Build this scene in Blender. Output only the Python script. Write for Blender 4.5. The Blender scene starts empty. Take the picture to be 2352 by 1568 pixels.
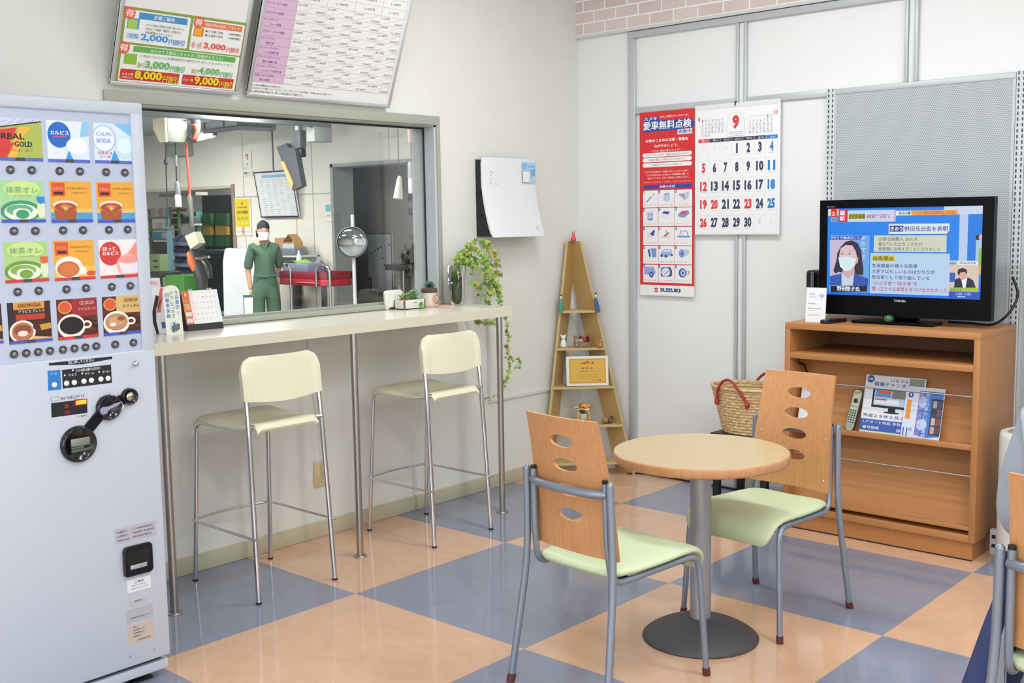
import bpy, bmesh, math, random
import numpy as np
from mathutils import Vector, Matrix

SC = bpy.context.scene
COL = SC.collection
PI = math.pi

# ------------------------------------------------------------------ camera, world, exposure
IMG_W, IMG_H = 2352, 1568
FOC = 2528.894                      # focal length in pixels
YAW, PITCH, ROLL = 2.30211, -0.11102, -0.01603
CAM = Vector((3.34620, -2.76225, 1.48799))
_f = Vector((math.cos(YAW)*math.cos(PITCH), math.sin(YAW)*math.cos(PITCH), math.sin(PITCH)))
_r0 = Vector((math.sin(YAW), -math.cos(YAW), 0.0)); _u0 = _r0.cross(_f)
_r = _r0*math.cos(ROLL) + _u0*math.sin(ROLL)
_u = -_r0*math.sin(ROLL) + _u0*math.cos(ROLL)
cam = bpy.data.cameras.new('camera'); cam_o = bpy.data.objects.new('camera', cam); COL.objects.link(cam_o)
cam.sensor_width = 36.0; cam.lens = FOC*36.0/IMG_W; cam.clip_start = .02; cam.clip_end = 100
M = Matrix((( _r.x, _u.x, -_f.x, CAM.x), (_r.y, _u.y, -_f.y, CAM.y), (_r.z, _u.z, -_f.z, CAM.z), (0, 0, 0, 1)))
cam_o.matrix_world = M
SC.camera = cam_o

w = bpy.data.worlds.new('sky'); SC.world = w; w.use_nodes = True
w.node_tree.nodes['Background'].inputs[0].default_value = (.86, .93, 1.0, 1)
w.node_tree.nodes['Background'].inputs[1].default_value = 1.0
SC.view_settings.view_transform = 'Standard'; SC.view_settings.look = 'None'
SC.view_settings.exposure = 0.05; SC.view_settings.gamma = 1.0
SC.view_settings.use_curve_mapping = False
SC.cycles.use_denoising = True
SC.cycles.max_bounces = 9; SC.cycles.diffuse_bounces = 4; SC.cycles.glossy_bounces = 4
SC.cycles.transparent_max_bounces = 12; SC.cycles.sample_clamp_indirect = 6.0
SC.cycles.caustics_reflective = False; SC.cycles.caustics_refractive = False

def area(name, loc, sx, sy, power, color=(1, 1, 1), rot=(0, 0, 0)):
    l = bpy.data.lights.new(name, 'AREA'); l.shape = 'RECTANGLE'; l.size = sx; l.size_y = sy
    l.energy = power; l.color = color
    o = bpy.data.objects.new(name, l); o.location = loc; o.rotation_euler = rot; COL.objects.link(o)
    return o
CEIL = 3.05
ASSUMED_TUBES = [(0.75, 0.9), (2.7, 0.4), (2.7, -1.6), (4.4, -0.4), (2.7, -3.8)]  # assumed ceiling lamps out of view, area lights with no fixtures built
for lx, ly in ASSUMED_TUBES:
    area('assumed_ceiling_tube_light', (lx, ly, CEIL-.09), 1.2, .22, 27, (.94, .975, 1.0))
# added fill lights before solid walls behind and beside the camera, for assumed daylight
area('added_daylight_fill_front', (2.4, -4.93, 1.45), 5.4, 2.1, 80, (.86, .93, 1.0), (PI/2, 0, 0))
area('added_daylight_fill_side', (5.53, -1.4, 1.45), 2.1, 5.0, 40, (.86, .93, 1.0), (0, PI/2, 0))
# workshop beyond the window: added unseen area lights, apart from its visible tube lamps
for gx, gy in [(-3.2, 1.2), (-3.2, 4.0), (-6.4, 1.2), (-6.4, 3.9), (-9.6, 1.2), (-9.6, 3.9), (-2.0, -1.6)]:  # last entry is an added fill that brightens the window's outer reveal
    area('added_workshop_light', (gx, gy, 2.72), 1.2, .3, 92, (1.0, .98, .92))

# ------------------------------------------------------------------ surveying: a sight line of the photograph met with a real surface
def sight(px, py):
    return _f + _r*((px-IMG_W/2)/FOC) - _u*((py-IMG_H/2)/FOC)
def meet(px, py, axis, val):
    d = sight(px, py); return CAM + d*((val-CAM[axis])/d[axis])
def onx(px, py, x): return meet(px, py, 0, x)
def ony(px, py, y): return meet(px, py, 1, y)
def onz(px, py, z=0.0): return meet(px, py, 2, z)
def onplane(px, py, p0, n):
    d = sight(px, py); return CAM + d*((Vector(p0)-CAM).dot(n)/d.dot(n))

# ------------------------------------------------------------------ materials
def lin(c):
    if isinstance(c, str):
        c = c.lstrip('#'); c = [int(c[i:i+2], 16)/255 for i in (0, 2, 4)]
    return tuple((x/12.92 if x <= .04045 else ((x+.055)/1.055)**2.4) for x in c)
_mats = {}
def mat(c, rough=.55, metal=0.0, spec=.5, noise=0.0, nscale=30, bump=0.0, bscale=200, coat=0.0, key=None, emit=0.0, alpha=1.0):
    k = key or (c, rough, metal, spec, noise, nscale, bump, bscale, coat, emit, alpha)
    if k in _mats: return _mats[k]
    m = bpy.data.materials.new('m_%s' % (c if isinstance(c, str) else 'rgb')); m.use_nodes = True
    nt = m.node_tree; b = nt.nodes['Principled BSDF']; L = lin(c)
    b.inputs['Base Color'].default_value = (*L, 1); b.inputs['Roughness'].default_value = rough
    b.inputs['Metallic'].default_value = metal; b.inputs['Specular IOR Level'].default_value = spec
    b.inputs['Coat Weight'].default_value = coat; b.inputs['Coat Roughness'].default_value = .08
    b.inputs['Alpha'].default_value = alpha
    if emit:
        b.inputs['Emission Color'].default_value = (*L, 1); b.inputs['Emission Strength'].default_value = emit
    if noise or bump:
        tc = nt.nodes.new('ShaderNodeTexCoord')
    if noise:
        n = nt.nodes.new('ShaderNodeTexNoise'); n.inputs['Scale'].default_value = nscale; n.inputs['Detail'].default_value = 4
        nt.links.new(tc.outputs['Object'], n.inputs['Vector'])
        r = nt.nodes.new('ShaderNodeMapRange'); r.inputs[1].default_value = .3; r.inputs[2].default_value = .7
        r.inputs[3].default_value = 1-noise; r.inputs[4].default_value = 1+noise
        nt.links.new(n.outputs['Fac'], r.inputs[0])
        mx = nt.nodes.new('ShaderNodeVectorMath'); mx.operation = 'SCALE'; mx.inputs[0].default_value = L
        nt.links.new(r.outputs[0], mx.inputs['Scale']); nt.links.new(mx.outputs[0], b.inputs['Base Color'])
    if bump:
        n2 = nt.nodes.new('ShaderNodeTexNoise'); n2.inputs['Scale'].default_value = bscale; n2.inputs['Detail'].default_value = 2
        nt.links.new(tc.outputs['Object'], n2.inputs['Vector'])
        bp = nt.nodes.new('ShaderNodeBump'); bp.inputs['Strength'].default_value = bump; bp.inputs['Distance'].default_value = .002
        nt.links.new(n2.outputs['Fac'], bp.inputs['Height']); nt.links.new(bp.outputs[0], b.inputs['Normal'])
    _mats[k] = m
    return m
def wood(c1, c2, axis='Z', scale=9.0, rough=.42, stretch=14):
    k = ('wood', c1, c2, axis, scale, rough)
    if k in _mats: return _mats[k]
    m = bpy.data.materials.new('wood'); m.use_nodes = True; nt = m.node_tree; b = nt.nodes['Principled BSDF']
    tc = nt.nodes.new('ShaderNodeTexCoord'); mp = nt.nodes.new('ShaderNodeMapping')
    s = [stretch]*3; s['XYZ'.index(axis)] = 1.0
    mp.inputs['Scale'].default_value = s
    nt.links.new(tc.outputs['Object'], mp.inputs['Vector'])
    n = nt.nodes.new('ShaderNodeTexNoise'); n.inputs['Scale'].default_value = scale; n.inputs['Detail'].default_value = 6; n.inputs['Roughness'].default_value = .62
    nt.links.new(mp.outputs[0], n.inputs['Vector'])
    r = nt.nodes.new('ShaderNodeValToRGB'); e = r.color_ramp.elements
    e[0].position = .32; e[0].color = (*lin(c1), 1); e[1].position = .68; e[1].color = (*lin(c2), 1)
    nt.links.new(n.outputs['Fac'], r.inputs[0]); nt.links.new(r.outputs[0], b.inputs['Base Color'])
    b.inputs['Roughness'].default_value = rough
    _mats[k] = m
    return m
def screen_mat(c, s=1.0):
    k = ('screen', c, s)
    if k in _mats: return _mats[k]
    m = bpy.data.materials.new('screen_light'); m.use_nodes = True; nt = m.node_tree; b = nt.nodes['Principled BSDF']
    b.inputs['Base Color'].default_value = (.01, .01, .012, 1); b.inputs['Roughness'].default_value = .35
    b.inputs['Emission Color'].default_value = (*lin(c), 1); b.inputs['Emission Strength'].default_value = s
    _mats[k] = m
    return m
def glass_mat(tint=(1, 1, 1), refl=1.0, name='clear_glass', rough=.0):
    k = ('glass', tint, refl, rough)
    if k in _mats: return _mats[k]
    m = bpy.data.materials.new(name); m.use_nodes = True; nt = m.node_tree; nt.nodes.clear()
    o = nt.nodes.new('ShaderNodeOutputMaterial'); mx = nt.nodes.new('ShaderNodeMixShader')
    t = nt.nodes.new('ShaderNodeBsdfTransparent'); t.inputs[0].default_value = (*tint, 1)
    g = nt.nodes.new('ShaderNodeBsdfGlossy'); g.inputs['Roughness'].default_value = rough
    fr = nt.nodes.new('ShaderNodeFresnel'); fr.inputs[0].default_value = 1.45
    ml = nt.nodes.new('ShaderNodeMath'); ml.operation = 'MULTIPLY'; ml.inputs[1].default_value = refl
    nt.links.new(fr.outputs[0], ml.inputs[0]); nt.links.new(ml.outputs[0], mx.inputs[0])
    nt.links.new(t.outputs[0], mx.inputs[1]); nt.links.new(g.outputs[0], mx.inputs[2]); nt.links.new(mx.outputs[0], o.inputs[0])
    _mats[k] = m
    return m

# ------------------------------------------------------------------ mesh builder
class MB:
    """Collects shapes; build() links them as ONE mesh object."""
    def __init__(s): s.v = []; s.f = []; s.mi = []; s.sm = []; s.mats = []
    def m(s, material):
        if material not in s.mats: s.mats.append(material)
        return s.mats.index(material)
    def add(s, verts, faces, material, smooth=False):
        k = len(s.v); i = s.m(material)
        s.v.extend(tuple(v) for v in verts)
        for f in faces: s.f.append(tuple(k+a for a in f)); s.mi.append(i); s.sm.append(smooth)
        return s
    def box(s, lo, hi, material, bevel=0.0, seg=2, xf=None, smooth=None):
        lo = Vector(lo); hi = Vector(hi)
        c = (lo+hi)/2; d = hi-lo
        bm = bmesh.new(); bmesh.ops.create_cube(bm, size=1.0)
        for v in bm.verts: v.co = Vector((v.co.x*d.x, v.co.y*d.y, v.co.z*d.z)) + c
        if bevel > 0:
            bmesh.ops.bevel(bm, geom=list(bm.edges), offset=min(bevel, min(abs(d.x), abs(d.y), abs(d.z))*.49), segments=seg, affect='EDGES', profile=.5)
        if xf is not None: bmesh.ops.transform(bm, matrix=xf, verts=bm.verts)
        s.addbm(bm, material, bevel > 0 if smooth is None else smooth)
        return s
    def addbm(s, bm, material, smooth=False):
        bm.verts.index_update()
        s.add([v.co.copy() for v in bm.verts], [[v.index for v in f.verts] for f in bm.faces], material, smooth)
        bm.free(); return s
    def prism(s, poly, depth, material, xf=None, bevel=0.0, smooth=False):
        """poly in the local XY plane, thickness along +Z, then transformed."""
        bm = bmesh.new()
        vs = [bm.verts.new((p[0], p[1], 0)) for p in poly]; f = bm.faces.new(vs)
        r = bmesh.ops.extrude_face_region(bm, geom=[f])
        bmesh.ops.translate(bm, vec=(0, 0, depth), verts=[e for e in r['geom'] if isinstance(e, bmesh.types.BMVert)])
        bmesh.ops.recalc_face_normals(bm, faces=bm.faces)
        if bevel: bmesh.ops.bevel(bm, geom=[e for e in bm.edges if abs(e.verts[0].co.z-e.verts[1].co.z) < 1e-6], offset=bevel, segments=2, affect='EDGES', profile=.5)
        if xf is not None: bmesh.ops.transform(bm, matrix=xf, verts=bm.verts)
        return s.addbm(bm, material, smooth)
    def tube(s, pts, r, material, n=10, cap=True):
        pts = [Vector(p) for p in pts]; rs = r if isinstance(r, (list, tuple)) else [r]*len(pts)
        rings = []; up = None
        for i, p in enumerate(pts):
            a = pts[max(i-1, 0)]; b = pts[min(i+1, len(pts)-1)]; t = (b-a)
            t = t.normalized() if t.length > 1e-9 else Vector((0, 0, 1))
            if up is None:
                up = t.orthogonal().normalized()
            else:
                up = (up - t*up.dot(t)); up = up.normalized() if up.length > 1e-6 else t.orthogonal().normalized()
            sd = t.cross(up)
            rings.append([p + (up*math.cos(2*PI*k/n) + sd*math.sin(2*PI*k/n))*rs[i] for k in range(n)])
        V = [v for R in rings for v in R]; F = []
        for i in range(len(pts)-1):
            for k in range(n):
                k2 = (k+1) % n; F.append((i*n+k, i*n+k2, (i+1)*n+k2, (i+1)*n+k))
        s.add(V, F, material, True)
        if cap:
            s.add(rings[0], [tuple(range(n-1, -1, -1))], material); s.add(rings[-1], [tuple(range(n))], material)
        return s
    def cyl(s, p0, p1, r, material, n=20, r2=None): return s.tube([p0, p1], [r, r if r2 is None else r2], material, n)
    def lathe(s, prof, material, center=(0, 0, 0), n=32, xf=None, smooth=True):
        c = Vector(center); V = []; F = []
        for (r, z) in prof:
            for k in range(n): V.append(Vector((r*math.cos(2*PI*k/n), r*math.sin(2*PI*k/n), z)))
        for i in range(len(prof)-1):
            for k in range(n):
                k2 = (k+1) % n; F.append((i*n+k, i*n+k2, (i+1)*n+k2, (i+1)*n+k))
        V = [(xf @ v if xf is not None else v) + c for v in V]
        return s.add(V, F, material, smooth)
    def ball(s, c, r, material, n=14, sc=(1, 1, 1), xf=None):
        bm = bmesh.new(); bmesh.ops.create_uvsphere(bm, u_segments=n, v_segments=max(6, n//2+2), radius=1)
        for v in bm.verts:
            v.co = Vector((v.co.x*r*sc[0], v.co.y*r*sc[1], v.co.z*r*sc[2]))
            if xf is not None: v.co = xf @ v.co
            v.co += Vector(c)
        return s.addbm(bm, material, True)
    def quad(s, a, b, c, d, material): return s.add([a, b, c, d], [(0, 1, 2, 3)], material)
    def grid(s, rows, material, smooth=True, close=False):
        n = len(rows[0]); V = [p for r in rows for p in r]; F = []
        for i in range(len(rows)-1):
            for k in range(n if close else n-1):
                k2 = (k+1) % n; F.append((i*n+k, i*n+k2, (i+1)*n+k2, (i+1)*n+k))
        return s.add(V, F, material, smooth)
    def mesh(s, name, off=(0, 0, 0)):
        me = bpy.data.meshes.new(name); o = Vector(off)
        me.from_pydata([tuple(Vector(v)-o) for v in s.v], [], s.f)
        for m_ in s.mats: me.materials.append(m_)
        me.polygons.foreach_set('material_index', s.mi); me.polygons.foreach_set('use_smooth', s.sm)
        me.update(); return me
    def build(s, name, parent=None, loc=None):
        """Top-level: origin at loc (default the footprint centre); child: in world coordinates, stored relative to its parents."""
        if parent is not None:
            base = OFF[parent.name]
            o = bpy.data.objects.new(name, s.mesh(name, base)); COL.objects.link(o); o.parent = parent; OFF[o.name] = base
        else:
            if loc is None:
                a = np.array(s.v); loc = Vector(((a[:, 0].min()+a[:, 0].max())/2, (a[:, 1].min()+a[:, 1].max())/2, a[:, 2].min()))
            o = bpy.data.objects.new(name, s.mesh(name, loc)); o.location = loc; COL.objects.link(o); OFF[o.name] = Vector(loc)
        for p in o.data.polygons: pass
        return o
OFF = {}
def tag(o, label, cat, group=None, kind=None):
    if label: o['label'] = label
    if cat: o['category'] = cat
    if group: o['group'] = group
    if kind: o['kind'] = kind
    return o
def thing(name, loc, label, cat, group=None):
    o = bpy.data.objects.new(name, None); o.empty_display_size = .05; o.location = loc; COL.objects.link(o)
    OFF[o.name] = Vector(loc)
    return tag(o, label, cat, group)
def struct(o):
    o['kind'] = 'structure'; return o
def dup(root, loc, rotz, label, group=None):
    r = root.copy(); COL.objects.link(r); r.location = loc; r.rotation_euler = (0, 0, rotz); r['label'] = label
    if group: r['group'] = group
    for ch in list(root.children):
        c = ch.copy(); COL.objects.link(c); c.parent = r
        for g in list(ch.children):
            d = g.copy(); COL.objects.link(d); d.parent = c
    return r
def fillet(pts, rad, n=6):
    """Round the inner corners of a polyline."""
    pts = [Vector(p) for p in pts]; out = [pts[0]]
    for i in range(1, len(pts)-1):
        a, p, b = pts[i-1], pts[i], pts[i+1]
        rr = rad[i-1] if isinstance(rad, (list, tuple)) else rad
        d1 = (a-p); d2 = (b-p); t = min(rr, d1.length*.49, d2.length*.49)
        A = p+d1.normalized()*t; B = p+d2.normalized()*t
        for k in range(n+1):
            u = k/n; out.append(A*(1-u)**2 + p*2*u*(1-u) + B*u*u)
    out.append(pts[-1]); return out
def spline(pts, n=8):
    pts = [Vector(p) for p in pts]; P = [pts[0]*2-pts[1]]+pts+[pts[-1]*2-pts[-2]]; out = []
    for i in range(1, len(P)-2):
        for k in range(n):
            t = k/n; a, b, c, d = P[i-1], P[i], P[i+1], P[i+2]
            out.append(.5*((2*b)+(c-a)*t+(2*a-5*b+4*c-d)*t*t+(3*b-a-3*c+d)*t**3))
    out.append(pts[-1]); return out
def rrect(w, h, r, n=5, cx=0, cy=0):
    o = []
    for (sx, sy, a0) in ((1, 1, 0), (-1, 1, 90), (-1, -1, 180), (1, -1, 270)):
        for k in range(n+1):
            a = math.radians(a0+90*k/n); o.append((cx+sx*(w/2-r)+r*math.cos(a), cy+sy*(h/2-r)+r*math.sin(a)))
    return o
def ell(cx, cy, rx, ry, n=24, a0=0, a1=360):
    return [(cx+rx*math.cos(math.radians(a0+(a1-a0)*k/n)), cy+ry*math.sin(math.radians(a0+(a1-a0)*k/n))) for k in range(n if a1-a0 >= 360 else n+1)]

# ------------------------------------------------------------------ lettering
_glyph = {}
def glyphs(txt, bold=0.0, sp=1.0, res=2):
    k = (txt, bold, sp)
    if k in _glyph: return _glyph[k]
    cu = bpy.data.curves.new('lettering', 'FONT'); cu.body = txt; cu.size = 1.0; cu.offset = bold; cu.space_character = sp
    cu.resolution_u = res; cu.fill_mode = 'FRONT'
    o = bpy.data.objects.new('lettering', cu); COL.objects.link(o)
    dg = bpy.context.evaluated_depsgraph_get(); me = bpy.data.meshes.new_from_object(o.evaluated_get(dg))
    n = len(me.vertices); co = np.zeros(n*3); me.vertices.foreach_get('co', co); co = co.reshape(-1, 3)[:, :2]
    fs = [tuple(p.vertices) for p in me.polygons]
    bpy.data.objects.remove(o); bpy.data.curves.remove(cu); bpy.data.meshes.remove(me)
    _glyph[k] = (co, fs); return _glyph[k]
class Sheet:
    """A flat printed thing: layers of shapes in its own plane. u along U, v along V, printed on the side facing N."""
    def __init__(s, org, U, V, w, h, mb=None, matf=None, base=0):
        s.o = Vector(org); s.U = Vector(U).normalized(); s.V = Vector(V).normalized(); s.N = s.U.cross(s.V)
        s.w = w; s.h = h; s.mb = mb or MB(); s.k = base; s.matf = matf or (lambda c: mat(c, .6))
        s.step = .0003; s.cnt = 0
    def P(s, u, v, k): k = k+(s.cnt % 20)*.045; return s.o + s.U*u + s.V*v + s.N*(k*s.step)
    def up(s, n=1): s.k += n; return s
    def poly(s, pts, c, k=None):
        k = s.k if k is None else k
        a = sum(pts[i][0]*pts[(i+1) % len(pts)][1]-pts[(i+1) % len(pts)][0]*pts[i][1] for i in range(len(pts)))
        if a < 0: pts = pts[::-1]
        s.cnt += 1; s.mb.add([s.P(u, v, k) for u, v in pts], [tuple(range(len(pts)))], s.matf(c)); return s
    def rect(s, u0, v0, u1, v1, c, k=None): return s.poly([(u0, v0), (u1, v0), (u1, v1), (u0, v1)], c, k)
    def rr(s, u0, v0, u1, v1, r, c, k=None): return s.poly(rrect(u1-u0, v1-v0, r, 4, (u0+u1)/2, (v0+v1)/2), c, k)
    def disc(s, u, v, r, c, k=None, ry=None, n=24): return s.poly(ell(u, v, r, ry or r, n), c, k)
    def line(s, pts, wd, c, k=None):
        for (a, b) in zip(pts[:-1], pts[1:]):
            dx, dy = b[0]-a[0], b[1]-a[1]; l = math.hypot(dx, dy) or 1; nx, ny = -dy/l*wd/2, dx/l*wd/2
            s.poly([(a[0]-nx, a[1]-ny), (b[0]-nx, b[1]-ny), (b[0]+nx, b[1]+ny), (a[0]+nx, a[1]+ny)], c, k)
        return s
    def frame(s, u0, v0, u1, v1, t, c, k=None):
        s.rect(u0, v0, u1, v0+t, c, k); s.rect(u0, v1-t, u1, v1, c, k); s.rect(u0, v0, u0+t, v1, c, k); s.rect(u1-t, v0, u1, v1, c, k); return s
    def text(s, t, u0, v0, u1, v1, c, bold=.012, k=None, fit='box', sp=1.0, skew=0.0):
        """fit 'box' fills the rectangle; 'h' keeps proportions from the height, 'c' the same, centred (never wider than the rectangle)."""
        k = s.k if k is None else k
        if bold > .012 and any(ord(ch) > 0x2e80 for ch in t):      # dense characters: thicken by overprinting
            dx = min(bold, .03)*(u1-u0)/max(1.0, len(t))*.8
            for q in (-1, 1): s.text(t, u0+q*dx, v0, u1+q*dx, v1, c, .004, k, fit, sp, skew)
            return s
        co, fs = glyphs(t, bold, sp)
        if not fs: return s
        lo = co.min(0); hi = co.max(0); d = np.maximum(hi-lo, 1e-6)
        sx = (u1-u0)/d[0]; sy = (v1-v0)/d[1]
        if fit != 'box': sx = min(sx, sy)
        off = u0 if fit != 'c' else (u0+u1)/2-d[0]*sx/2
        pts = []; s.cnt += 1
        for x, y in co:
            b = (y-lo[1])*sy; pts.append(s.P(off+(x-lo[0])*sx+skew*b, v0+b, k))
        s.mb.add(pts, fs, s.matf(c)); return s
    def vtext(s, t, u0, v0, u1, v1, c, bold=.02, k=None):
        n = len(t); hh = (v1-v0)/n
        for i, ch in enumerate(t):
            s.text('|' if ch in 'ー|' else ch, u0 if ch not in 'ー|' else (u0+u1)/2-.06*(u1-u0), v1-(i+1)*hh+hh*.08, u1 if ch not in 'ー|' else (u0+u1)/2+.06*(u1-u0), v1-i*hh-hh*.08, c, bold, k)
        return s
    def slab(s, t, c, r=0):
        """The sheet's own thickness behind its face."""
        pts = rrect(s.w, s.h, r, 4, s.w/2, s.h/2) if r else [(0, 0), (s.w, 0), (s.w, s.h), (0, s.h)]
        n = len(pts); f = [s.P(u, v, 0) for u, v in pts]; b = [p - s.N*t for p in f]
        s.mb.add(f+b, [tuple(range(n)), tuple(range(2*n-1, n-1, -1))]+[(i, n+i, n+(i+1) % n, (i+1) % n) for i in range(n)], s.matf(c))
        s.k = max(s.k, 1); return s
    def build(s, name, parent=None, loc=None): return s.mb.build(name, parent, loc)
CHROME = mat('#d8d9dc', .12, 1.0); STEEL = mat('#b6b2ac', .28, 1.0, key='steel'); ALU = mat('#b9bcc0', .42, .75)
BLACK = mat('#15161a', .35); BLACKG = mat('#0c0d12', .16, coat=.25); DARK = mat('#1d1f25', .5)
WHITE = mat('#eef0f0', .45); WHITEG = mat('#e9edf2', .28)
def zoomer(sheet, x0, y0, sc):
    """Reads a position in an enlarged view of the photograph as a position on the sheet."""
    def z(x, y):
        p = onplane(x0+x/sc, y0+y/sc, sheet.o, sheet.N) - sheet.o
        return (p.dot(sheet.U), p.dot(sheet.V))
    def box(x0_, y0_, x1_, y1_):      # left, top, right, bottom
        a = z(x0_, y1_); b = z(x1_, y0_); c = z(x0_, y0_); d = z(x1_, y1_)
        return ((a[0]+c[0])/2, (a[1]+d[1])/2, (b[0]+d[0])/2, (b[1]+c[1])/2)
    z.box = box
    return z
# ================================================================== THE SETTING
XW, YW = -.755, 2.43                 # window wall and partition wall
XR, YF = 5.6, -5.0                   # side and front of the lounge
WALLM = mat('#e4e4dd', .75, noise=.012, nscale=6, bump=.25, bscale=260, key='wall')
PANELM = mat('#eceeed', .5, noise=.01, nscale=3, key='panel')
BASEM = mat('#c3bda3', .55)
GREY_TRIM = mat('#c3c8ca', .42, .25)

def floor_mat():
    m = bpy.data.materials.new('checker_vinyl'); m.use_nodes = True; nt = m.node_tree; b = nt.nodes['Principled BSDF']
    N = nt.nodes.new; Lk = nt.links.new
    g = N('ShaderNodeNewGeometry')
    ck = N('ShaderNodeTexChecker'); ck.inputs['Scale'].default_value = 1/.9
    ad = N('ShaderNodeVectorMath'); ad.operation = 'ADD'; ad.inputs[1].default_value = (0, 0, .3)
    Lk(g.outputs['Position'], ad.inputs[0]); Lk(ad.outputs[0], ck.inputs['Vector'])
    n1 = N('ShaderNodeTexNoise'); n1.inputs['Scale'].default_value = 9; n1.inputs['Detail'].default_value = 8; n1.inputs['Distortion'].default_value = 1.2
    Lk(g.outputs['Position'], n1.inputs['Vector'])
    def ramp(a, c):
        r = N('ShaderNodeValToRGB'); e = r.color_ramp.elements; e[0].position = .3; e[0].color = (*lin(a), 1); e[1].position = .7; e[1].color = (*lin(c), 1)
        Lk(n1.outputs['Fac'], r.inputs[0]); return r
    blue = ramp('#868b9d', '#8c91a4'); peach = ramp('#d6ac8c', '#dcb495')
    Lk(blue.outputs[0], ck.inputs['Color2']); Lk(peach.outputs[0], ck.inputs['Color1'])
    # hairline joints between the 300 mm tiles
    sp = N('ShaderNodeSeparateXYZ'); Lk(g.outputs['Position'], sp.inputs[0])
    outs = []
    for ax in (0, 1):
        a = N('ShaderNodeMath'); a.operation = 'DIVIDE'; a.inputs[1].default_value = .3; Lk(sp.outputs[ax], a.inputs[0])
        f = N('ShaderNodeMath'); f.operation = 'PINGPONG'; f.inputs[1].default_value = .5; Lk(a.outputs[0], f.inputs[0])
        c = N('ShaderNodeMath'); c.operation = 'LESS_THAN'; c.inputs[1].default_value = .0035; Lk(f.outputs[0], c.inputs[0]); outs.append(c)
    mxm = N('ShaderNodeMath'); mxm.operation = 'MAXIMUM'; Lk(outs[0].outputs[0], mxm.inputs[0]); Lk(outs[1].outputs[0], mxm.inputs[1])
    sc_ = N('ShaderNodeMath'); sc_.operation = 'MULTIPLY'; sc_.inputs[1].default_value = .10; Lk(mxm.outputs[0], sc_.inputs[0])
    mx = N('ShaderNodeMix'); mx.data_type = 'RGBA'; mx.inputs['B'].default_value = (.25, .22, .2, 1)
    Lk(sc_.outputs[0], mx.inputs['Factor']); Lk(ck.outputs['Color'], mx.inputs['A']); Lk(mx.outputs['Result'], b.inputs['Base Color'])
    n2 = N('ShaderNodeTexNoise'); n2.inputs['Scale'].default_value = 2.2; n2.inputs['Detail'].default_value = 5
    Lk(g.outputs['Position'], n2.inputs['Vector'])
    rr = N('ShaderNodeMapRange'); rr.inputs[1].default_value = .3; rr.inputs[2].default_value = .7; rr.inputs[3].default_value = .07; rr.inputs[4].default_value = .12
    Lk(n2.outputs['Fac'], rr.inputs[0]); Lk(rr.outputs[0], b.inputs['Roughness'])
    b.inputs['Specular IOR Level'].default_value = .5
    return m
struct(MB().box((XW-.17, YF-.2, -.12), (XR+.2, YW+.25, 0), floor_mat()).build('floor'))
struct(MB().box((XW-.2, YF-.2, CEIL), (XR+.2, YW+.25, CEIL+.1), mat('#e8e8e4', .8)).build('ceiling'))

# window wall with its opening
WY0, WY1, WZ0, WZ1 = -.537, 1.247, 1.075, 1.972   # clear opening
b = MB(); T = .16
b.box((XW-T, YF, 0), (XW, WY0, CEIL), WALLM).box((XW-T, WY1, 0), (XW, YW+.16, CEIL), WALLM)
b.box((XW-T, WY0, 0), (XW, WY1, WZ0-.02), WALLM).box((XW-T, WY0, WZ1), (XW, WY1, CEIL), WALLM)
struct(b.build('wall_left'))
struct(MB().box((XW, YF, 0), (XW+.012, YW, .076), BASEM, .003).build('baseboard_left'))
struct(MB().box((XW-T, YW, 0), (XR, YW+.16, CEIL), PANELM).build('wall_back'))
struct(MB().box((XR, YF, 0), (XR+.15, YW+.16, CEIL), WALLM).build('wall_right'))
struct(MB().box((XW-T, YF-.15, 0), (XR+.15, YF, CEIL), WALLM).build('wall_front'))

FRM = mat('#a9ad9f', .45, key='frame'); REV = mat('#cfd3da', .5)
win = struct(thing('window_1', (XW, (WY0+WY1)/2, WZ0), None, None))
b = MB(); fo = .022
b.box((XW, WY0-fo, WZ1-.004), (XW+.012, WY1+fo, WZ1+.042), FRM, .002).box((XW, WY0-fo, WZ0-.022), (XW+.016, WY1+fo, WZ0), FRM, .002)
b.box((XW, WY0-fo, WZ0), (XW+.012, WY0, WZ1), FRM, .002).box((XW, WY1, WZ0), (XW+.012, WY1+fo, WZ1), FRM, .002)
struct(b.build('window_frame', win))
b = MB()
b.box((XW-T-.01, WY1-.012, WZ0), (XW, WY1, WZ1), REV).box((XW-T-.01, WY0, WZ0), (XW, WY0+.012, WZ1), REV)
b.box((XW-T-.01, WY0, WZ1-.012), (XW, WY1, WZ1), FRM).box((XW-T-.01, WY0, WZ0-.02), (XW, WY1, WZ0-.002), FRM)
b.box((XW-.034, WY0+.012, WZ0-.002), (XW-.022, WY1-.012, WZ0+.012), FRM)
struct(b.build('window_reveal', win))
gx = XW-.075
b = MB(); GK = mat('#22252c', .6)
for lo, hi in (((WY0+.012, WZ0), (WY0+.017, WZ1-.012)), ((WY1-.017, WZ0), (WY1-.012, WZ1-.012)), ((WY0+.012, WZ1-.02), (WY1-.012, WZ1-.012)), ((WY0+.012, WZ0-.002), (WY1-.012, WZ0+.008))):
    b.box((gx-.004, lo[0], lo[1]), (gx+.004, hi[0], hi[1]), GK)
struct(b.build('gasket', win))
struct(MB().box((gx-.003, WY0+.016, WZ0), (gx+.003, WY1-.016, WZ1-.016), glass_mat((.985, .99, .985), .55)).build('pane', win))

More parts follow.
